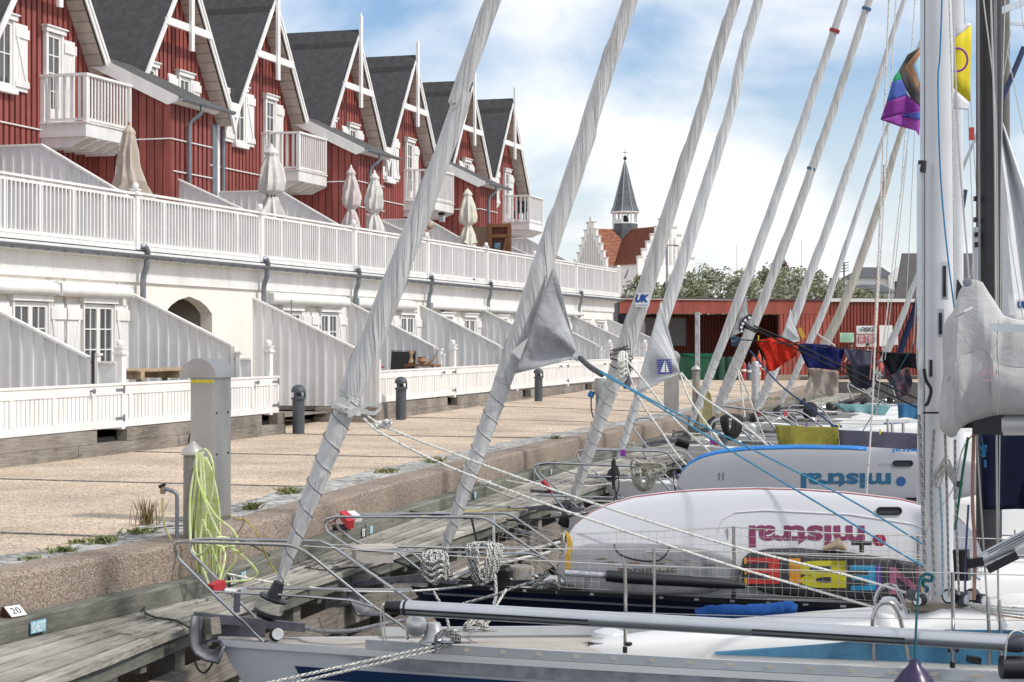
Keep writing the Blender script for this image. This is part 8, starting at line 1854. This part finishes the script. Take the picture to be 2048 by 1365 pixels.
# black mast fittings
mb = MB(); o_ = [c for c in t2b.o.children if c.name.startswith('mast')][0]
for dx, w_ in ((-24,.02),(10,.03)): mb = MB(); mb.bar(W(1983+dx,600,18.2), W(1980+dx,-100,18.2), w_, .02, up=FV); t2b.part('mast_groove', mb, mat('grey_groove', (.22,.21,.21), .5), o_)
for y in (398, 440, 470, 490): mb = MB(); mb.bar(W(1948,y,18.3), W(1960,y,18.3), .06, .05); t2b.part('track_slider', mb, BLACK, o_)
mb = MB(); mb.bar(W(1950,455,18.3), W(1953,700,18.3), .05, .04, up=FV); t2b.part('mast_track', mb, ALU, o_)
ts = Thing('mainsail', 'loose white mainsail hanging at the right edge behind the black mast', 'sail', W(2040, 700, 23)); rows = []
for i in range(15):
    v = i/14; y = 190 + (660-190)*v; x0 = 1987 + 3*math.sin(v*5); x1 = 1990 + (2160-1990)*v**1.1; rows.append([W(x0+(x1-x0)*j/14, y, 23 + .12*math.sin(j*.8+v*2)) for j in range(15)])
mb = MB(); mb.grid(rows); o = ts.part('cloth', mb, SAILW, smooth=True, sol=.01)
mb = MB(); q = W(2042,610,22.8); mb.prism([q-RV*.06-UP*.07, q+RV*.12-UP*.07, q+RV*.12+UP*.07, q-RV*.06+UP*.07], -FV*.004); pp = ts.part('white_plate', mb, SIGNW, o); ts.part('lettering', lettering('UK', q+RV*.03-FV*.008, RV, UP, .15, .09, bold=.08), mat('royal_print', (.015,.07,.28)), pp)
hang('navy_boom_cover', 'navy blue sail cover below the boom at the right edge', ((1961,868),(2120,862),(2120,1022),(1966,1018)), 17.6, cloth('navy_canvas', (.008,.010,.03), var=.3, wr=1), 'sail cover', wave=.08, seed=9)
for (x0, y0), (x1, y1), Z, r, m, lab in (((1778,0),(1744,830),22,.012,ROPEW,'flecked halyard rising left of the pride flag, left strand'),((1792,0),(1750,700),24,.010,ROPEW,'flecked halyard rising left of the pride flag, right strand'),((1744,830),(1727,1060),21.5,.013,ROPEW,'lower end of the flecked halyard with its shackle'),
        ((1830,0),(1802,380),22,.008,ROPEW,'thin flecked line above the pride flag'),((1802,380),(1765,700),22,.008,ROPEW,'thin flecked line below the pride flag'),((1843,60),(1790,480),25,.006,WIRE,'thin wire crossing the pride flag'),((1790,480),(1752,830),25,.006,WIRE,'thin wire below the pride flag'),
        ((1768,330),(1740,760),30,.010,mat('red_flecked', (.45,.2,.18), .8, var=.4, scale=30),'reddish flecked halyard between two grey wires'),((1815,300),(1770,720),32,.008,WIRE,'grey wire right of the reddish halyard'),((1836,120),(1812,620),33,.008,WIRE,'grey wire close to the white mast'),((1844,420),(1826,690),36,.008,WIRE,'short grey wire beside the white mast'),
        ((2022,60),(1940,560),36,.010,WIRE,'slanting wire behind the black mast'),((2048,95),(1996,215),30,.05,mat('navy_tube', (.03,.04,.10), .6),'navy sail sleeve at the upper right corner'),((1930,380),(1900,560),36,.06,mat('navy_tube', (.03,.04,.10), .6),'navy sail sleeve between the two masts'),
        ((2040,0),(2048,60),30,.008,WIRE,'wire at the top right corner'),((2015,100),(2048,270),28,.008,WIRE,'wire fanning down to the right edge'),((1998,330),(2046,640),22,.006,WIRE,'dark wire across the white mainsail'),((1928,0),(1950,560),26,.008,WIRE,'thin wire between the two near masts'),((1935,100),(1965,560),26,.008,WIRE,'second thin wire between the two near masts'),((1855,640),(1700,905),30,.008,TEALR,'dark green line slanting down to the towels')):
    mb = MB(); mb.tube(sagline(W(x0,y0,Z), W(x1,y1,Z), .02, 6), r, 6); single('rigging_wire', mb, m, lab, 'wire')
knot(W(1729,1012,21.4), .05, ROPEP, 'shackle_knot', 'knotted end of the flecked halyard above the pink lettering', 5, 20, .012); mb = MB(); q = W(1727,1048,21.4); mb.tube([q + RV*math.cos(a)*.045 + UP*math.sin(a)*.06 for a in [6.283*i/14 for i in range(14)]], .007, 6, closed=True); single('snap_shackle', mb, STEEL, 'steel ring shackle hanging over the pink edged board', 'shackle')
mb = MB(); q = W(1762,735,28); mb.tube([q+UP*.07, q, q-UP*.07], [.02,.05,.03], 8); single('red_stopper', mb, mat('red_stop', (.5,.05,.03), .5), 'small red fitting on the halyard before the laundry', 'fitting')
mb = MB(); q = W(1943,268,20); mb.bar(q+UP*.07, q-UP*.07, .05, .05, up=FV); single('red_halyard_tag', mb, mat('red_stop', (.5,.05,.03)), 'small red and white fitting below the yellow flag corner', 'fitting')
# more clutter: life rails and white deck tops right of the mast
t = Thing('aft_rail', 'steel guard rail of a far yacht right of the near mast', 'guard rail', W(1990, 1100, 20))
for y in (1068, 1085, 1108): mb = MB(); mb.tube([W(1930,y,20), W(2150,y+8,20)], .012, 6); t.part('rail', mb, STEEL)
for px in (1950, 1990, 2030): mb = MB(); mb.tube([W(px,1060,20), W(px,1160,20)], .014, 6); t.part('upright', mb, STEEL)
mb = MB(); q = W(2045,1208,14.3); mb.tube([q-RV*.25-UP*.03, q-RV*.1, q+RV*.3], [.05,.09,.1], 12); single('deck_hatch', mb, GEL, 'rounded white hatch cover at the right edge behind the rigging screws', 'hatch', smooth=True)
coil(1990, 1010, 22, 60, 18.8, 5, .018, ropemat('pink_flecked_rope', (.55,.48,.45), (.3,.12,.12)), 'coil of pink flecked rope below the navy cover', seed=21)
# ---- pride flag
tfz = Thing('pride_flag', 'rainbow pride flag with a yellow triangle and violet ring, flying behind the white mast', 'flag', W(1943, 225, 17.6))
def fpoly(out, m, name, off=0, parent=None):
    bm = bmesh.new(); Z = 17.6; s = Z/F_; vs = [bm.verts.new((x*s, -y*s, 0)) for x, y in out]; f = bm.faces.new(vs); bmesh.ops.triangulate(bm, faces=[f]); bmesh.ops.subdivide_edges(bm, edges=bm.edges[:], cuts=3, use_grid_fill=True); bm.verts.index_update(); mb = MB()
    for v in bm.verts: x, y = v.co.x/s, -v.co.y/s; mb.v.append(W(x, y, Z + .05*math.sin(x*.07+y*.03) + .03*math.sin(x*.15) - off))
    mb.f = [tuple(v.index for v in f.verts) for f in bm.faces]; bm.free(); return tfz.part(name, mb, m, parent, smooth=True, ang=80, sol=.004)
def fm(n, c): return mat('flag_'+n, c, .8, var=.06, scale=4)
fpoly([(1943,50),(1940,206),(1908,178),(1870,150),(1870,110),(1908,78)], fm('yellow', (.72,.60,.02)), 'yellow_triangle')
mb = MB(); q = W(1916,120,17.45); pts = [W(1914+21*math.cos(a), 120+23*math.sin(a), 17.5) for a in [6.283*i/28 for i in range(28)]]; mb.tube(pts, .011, 6, closed=True); tfz.part('violet_ring', mb, fm('violet', (.28,.05,.30)))
fpoly([(1943,50),(1908,78),(1870,110),(1866,90),(1906,56),(1940,46)], fm('white', (.7,.68,.72)), 'white_band'); fpoly([(1940,206),(1908,178),(1870,150),(1866,168),(1906,218),(1937,220)], fm('white', (.7,.68,.72)), 'white_band')
fpoly([(1842,108),(1870,90),(1870,170),(1842,180),(1826,132)], fm('pale_blue', (.35,.60,.75)), 'pale_blue_band')
fpoly([(1843,93),(1843,112),(1826,132),(1843,170),(1843,195),(1808,135)], fm('brown', (.42,.22,.12)), 'brown_chevron'); fpoly([(1843,93),(1808,135),(1843,195),(1843,216),(1823,198),(1811,178),(1797,142),(1815,110)], fm('black', (.07,.065,.06)), 'black_chevron')
fpoly([(1797,142),(1803,158),(1784,166),(1789,153)], fm('green', (.02,.30,.12)), 'green_stripe'); fpoly([(1784,166),(1803,158),(1811,178),(1815,190),(1790,198),(1773,204)], fm('blue', (.07,.12,.42)), 'blue_stripe')
fpoly([(1773,204),(1790,198),(1815,190),(1843,216),(1843,222),(1800,230),(1761,240)], fm('purple', (.22,.03,.26)), 'purple_stripe'); fpoly([(1761,240),(1800,230),(1843,222),(1840,250),(1838,272),(1832,262),(1795,252)], fm('light_purple', (.32,.06,.36)), 'folded_purple_stripe'); fpoly([(1800,231),(1843,223),(1840,240),(1825,237)], fm('blue', (.07,.12,.42)), 'folded_blue_stripe', off=.02)
# ================= bow fittings and mooring lines of the boats in the row =================
def bow_gear(t, M, zs, s0=-.25, sc=1.0, seed=0, anchor=True):
    rnd = random.Random(seed); z = zs(.3) + .03
    P = lambda x, y, zz: M @ Vector((s0 + x*sc, y*sc, z + zz*sc))
    mb = MB(); mb.bar(P(-.15, .05, .02), P(.75, .02, .03), .10, .05); t.part('bow_roller', mb, AN)
    if anchor:
        mb = MB(); mb.bar(P(-.35, .0, -.02), P(.55, 0, .10), .035, .06); o = t.part('anchor_shank', mb, AN)
        mb = MB(); mb.grid([[P(-.38,-.02,.05), P(-.40,0,.05), P(-.38,.02,.05)], [P(-.42,-.12,-.15), P(-.36,0,-.12), P(-.42,.12,-.15)], [P(-.30,-.15,-.34), P(-.20,0,-.30), P(-.30,.15,-.34)], [P(-.05,-.02,-.36), P(-.03,0,-.36), P(-.05,.02,-.36)]]); t.part('anchor_fluke', mb, AN, o, sol=.02)
    c = P(1.2+rnd.random()*.3, rnd.uniform(-.1,.1), .05); mb = MB(); mb.tube([c-UP*.05, c+UP*.10, c+UP*.16], [.10,.11,.06], 12); t.part('windlass', mb, rnd.choice([BLACK, CHAR, ALU]), smooth=True)
    for k in range(2):
        c = P(rnd.uniform(.8, 2.4), rnd.uniform(-.35,.35), .06); mb = MB(); mb.tube([c-RV*.14, c-RV*.06+UP*.03, c+RV*.06+UP*.03, c+RV*.14], [.008,.016,.016,.008], 6); t.part('bow_cleat', mb, STEEL)
    c = P(1.9, .0, .03); mb = MB(); mb.box((c.x-.28, c.y-.25, c.z-.02), (c.x+.28, c.y+.25, c.z+.05)); t.part('fore_hatch', mb, GLASS, bev=.02)
for i, (t, M, zs, mp_, top) in enumerate(BO):
    if i == 0: continue
    bow_gear(t, M, zs, seed=i, anchor=i not in (3, 6))
names = ['', 'navy yacht', 'third yacht', 'fourth yacht', 'fifth yacht', 'sixth yacht', 'seventh yacht', 'eighth yacht', 'ninth yacht', 'tenth yacht']
lm = [ROPEP, ROPEW, ROPEDK, ROPEP, ropemat('grey_flecked_rope', (.30,.30,.30), (.05,.05,.05)), ROPEBW]
for i, (t, M, zs, mp_, top) in enumerate(BO):
    if i == 0 or i > 8: continue
    for k, sg in enumerate((-1, 1)):
        a = M @ Vector((.7, sg*.22, zs(.7)+.05)); y1 = a.y + sg*(1.5 + .2*(i % 3)); b = Vector((cx(y1) + .18, y1, -.32))
        cable('mooring_line', sagline(a, b, .12, 8), .011 + .002*(i % 3), lm[(i+k) % 6], '%s bow rope of the %s, made fast to the kerb beam' % (['near side', 'far side'][k], names[i]), 'mooring line')
        if k: 
            mb = MB(); pts = []
            for q in range(26): an = q*.9; pts.append(b + Vector((math.cos(an)*(.10+.02*math.sin(q)), math.sin(an)*.13, .03+.002*q)))
            mb.tube(catmull(pts, 2), .012, 6); single('rope_heap', mb, lm[(i+k) % 6], 'small coil of rope on the kerb beam by the bow of the %s' % names[i], 'rope coil', smooth=True)
# black straps and tags on the pulpits
for px, y0, y1, Z, lab in ((1130,1062,1098,20.0,'net twine hanging at the second pulpit, right leg'),(1232,930,1000,25.5,'thin black cord hanging double below the third pulpit'),(1350,940,985,30,'thin blue cord below the fourth pulpit')):
    mb = MB(); mb.tube(catmull([W(px,y0,Z), W(px-3,(y0+y1)/2,Z-.05), W(px+2,y1,Z)]), .009, 5); mb.tube(catmull([W(px,y0,Z), W(px+6,(y0+y1)/2+4,Z-.05), W(px-5,y1+4,Z)]), .009, 5); single('hanging_cord', mb, ROPEDK if 'black' in lab else (ROPEP if 'net' in lab else mat('navy_cord', (.02,.03,.12))), lab, 'cord')
# extra shrouds and halyards in front of the laundry
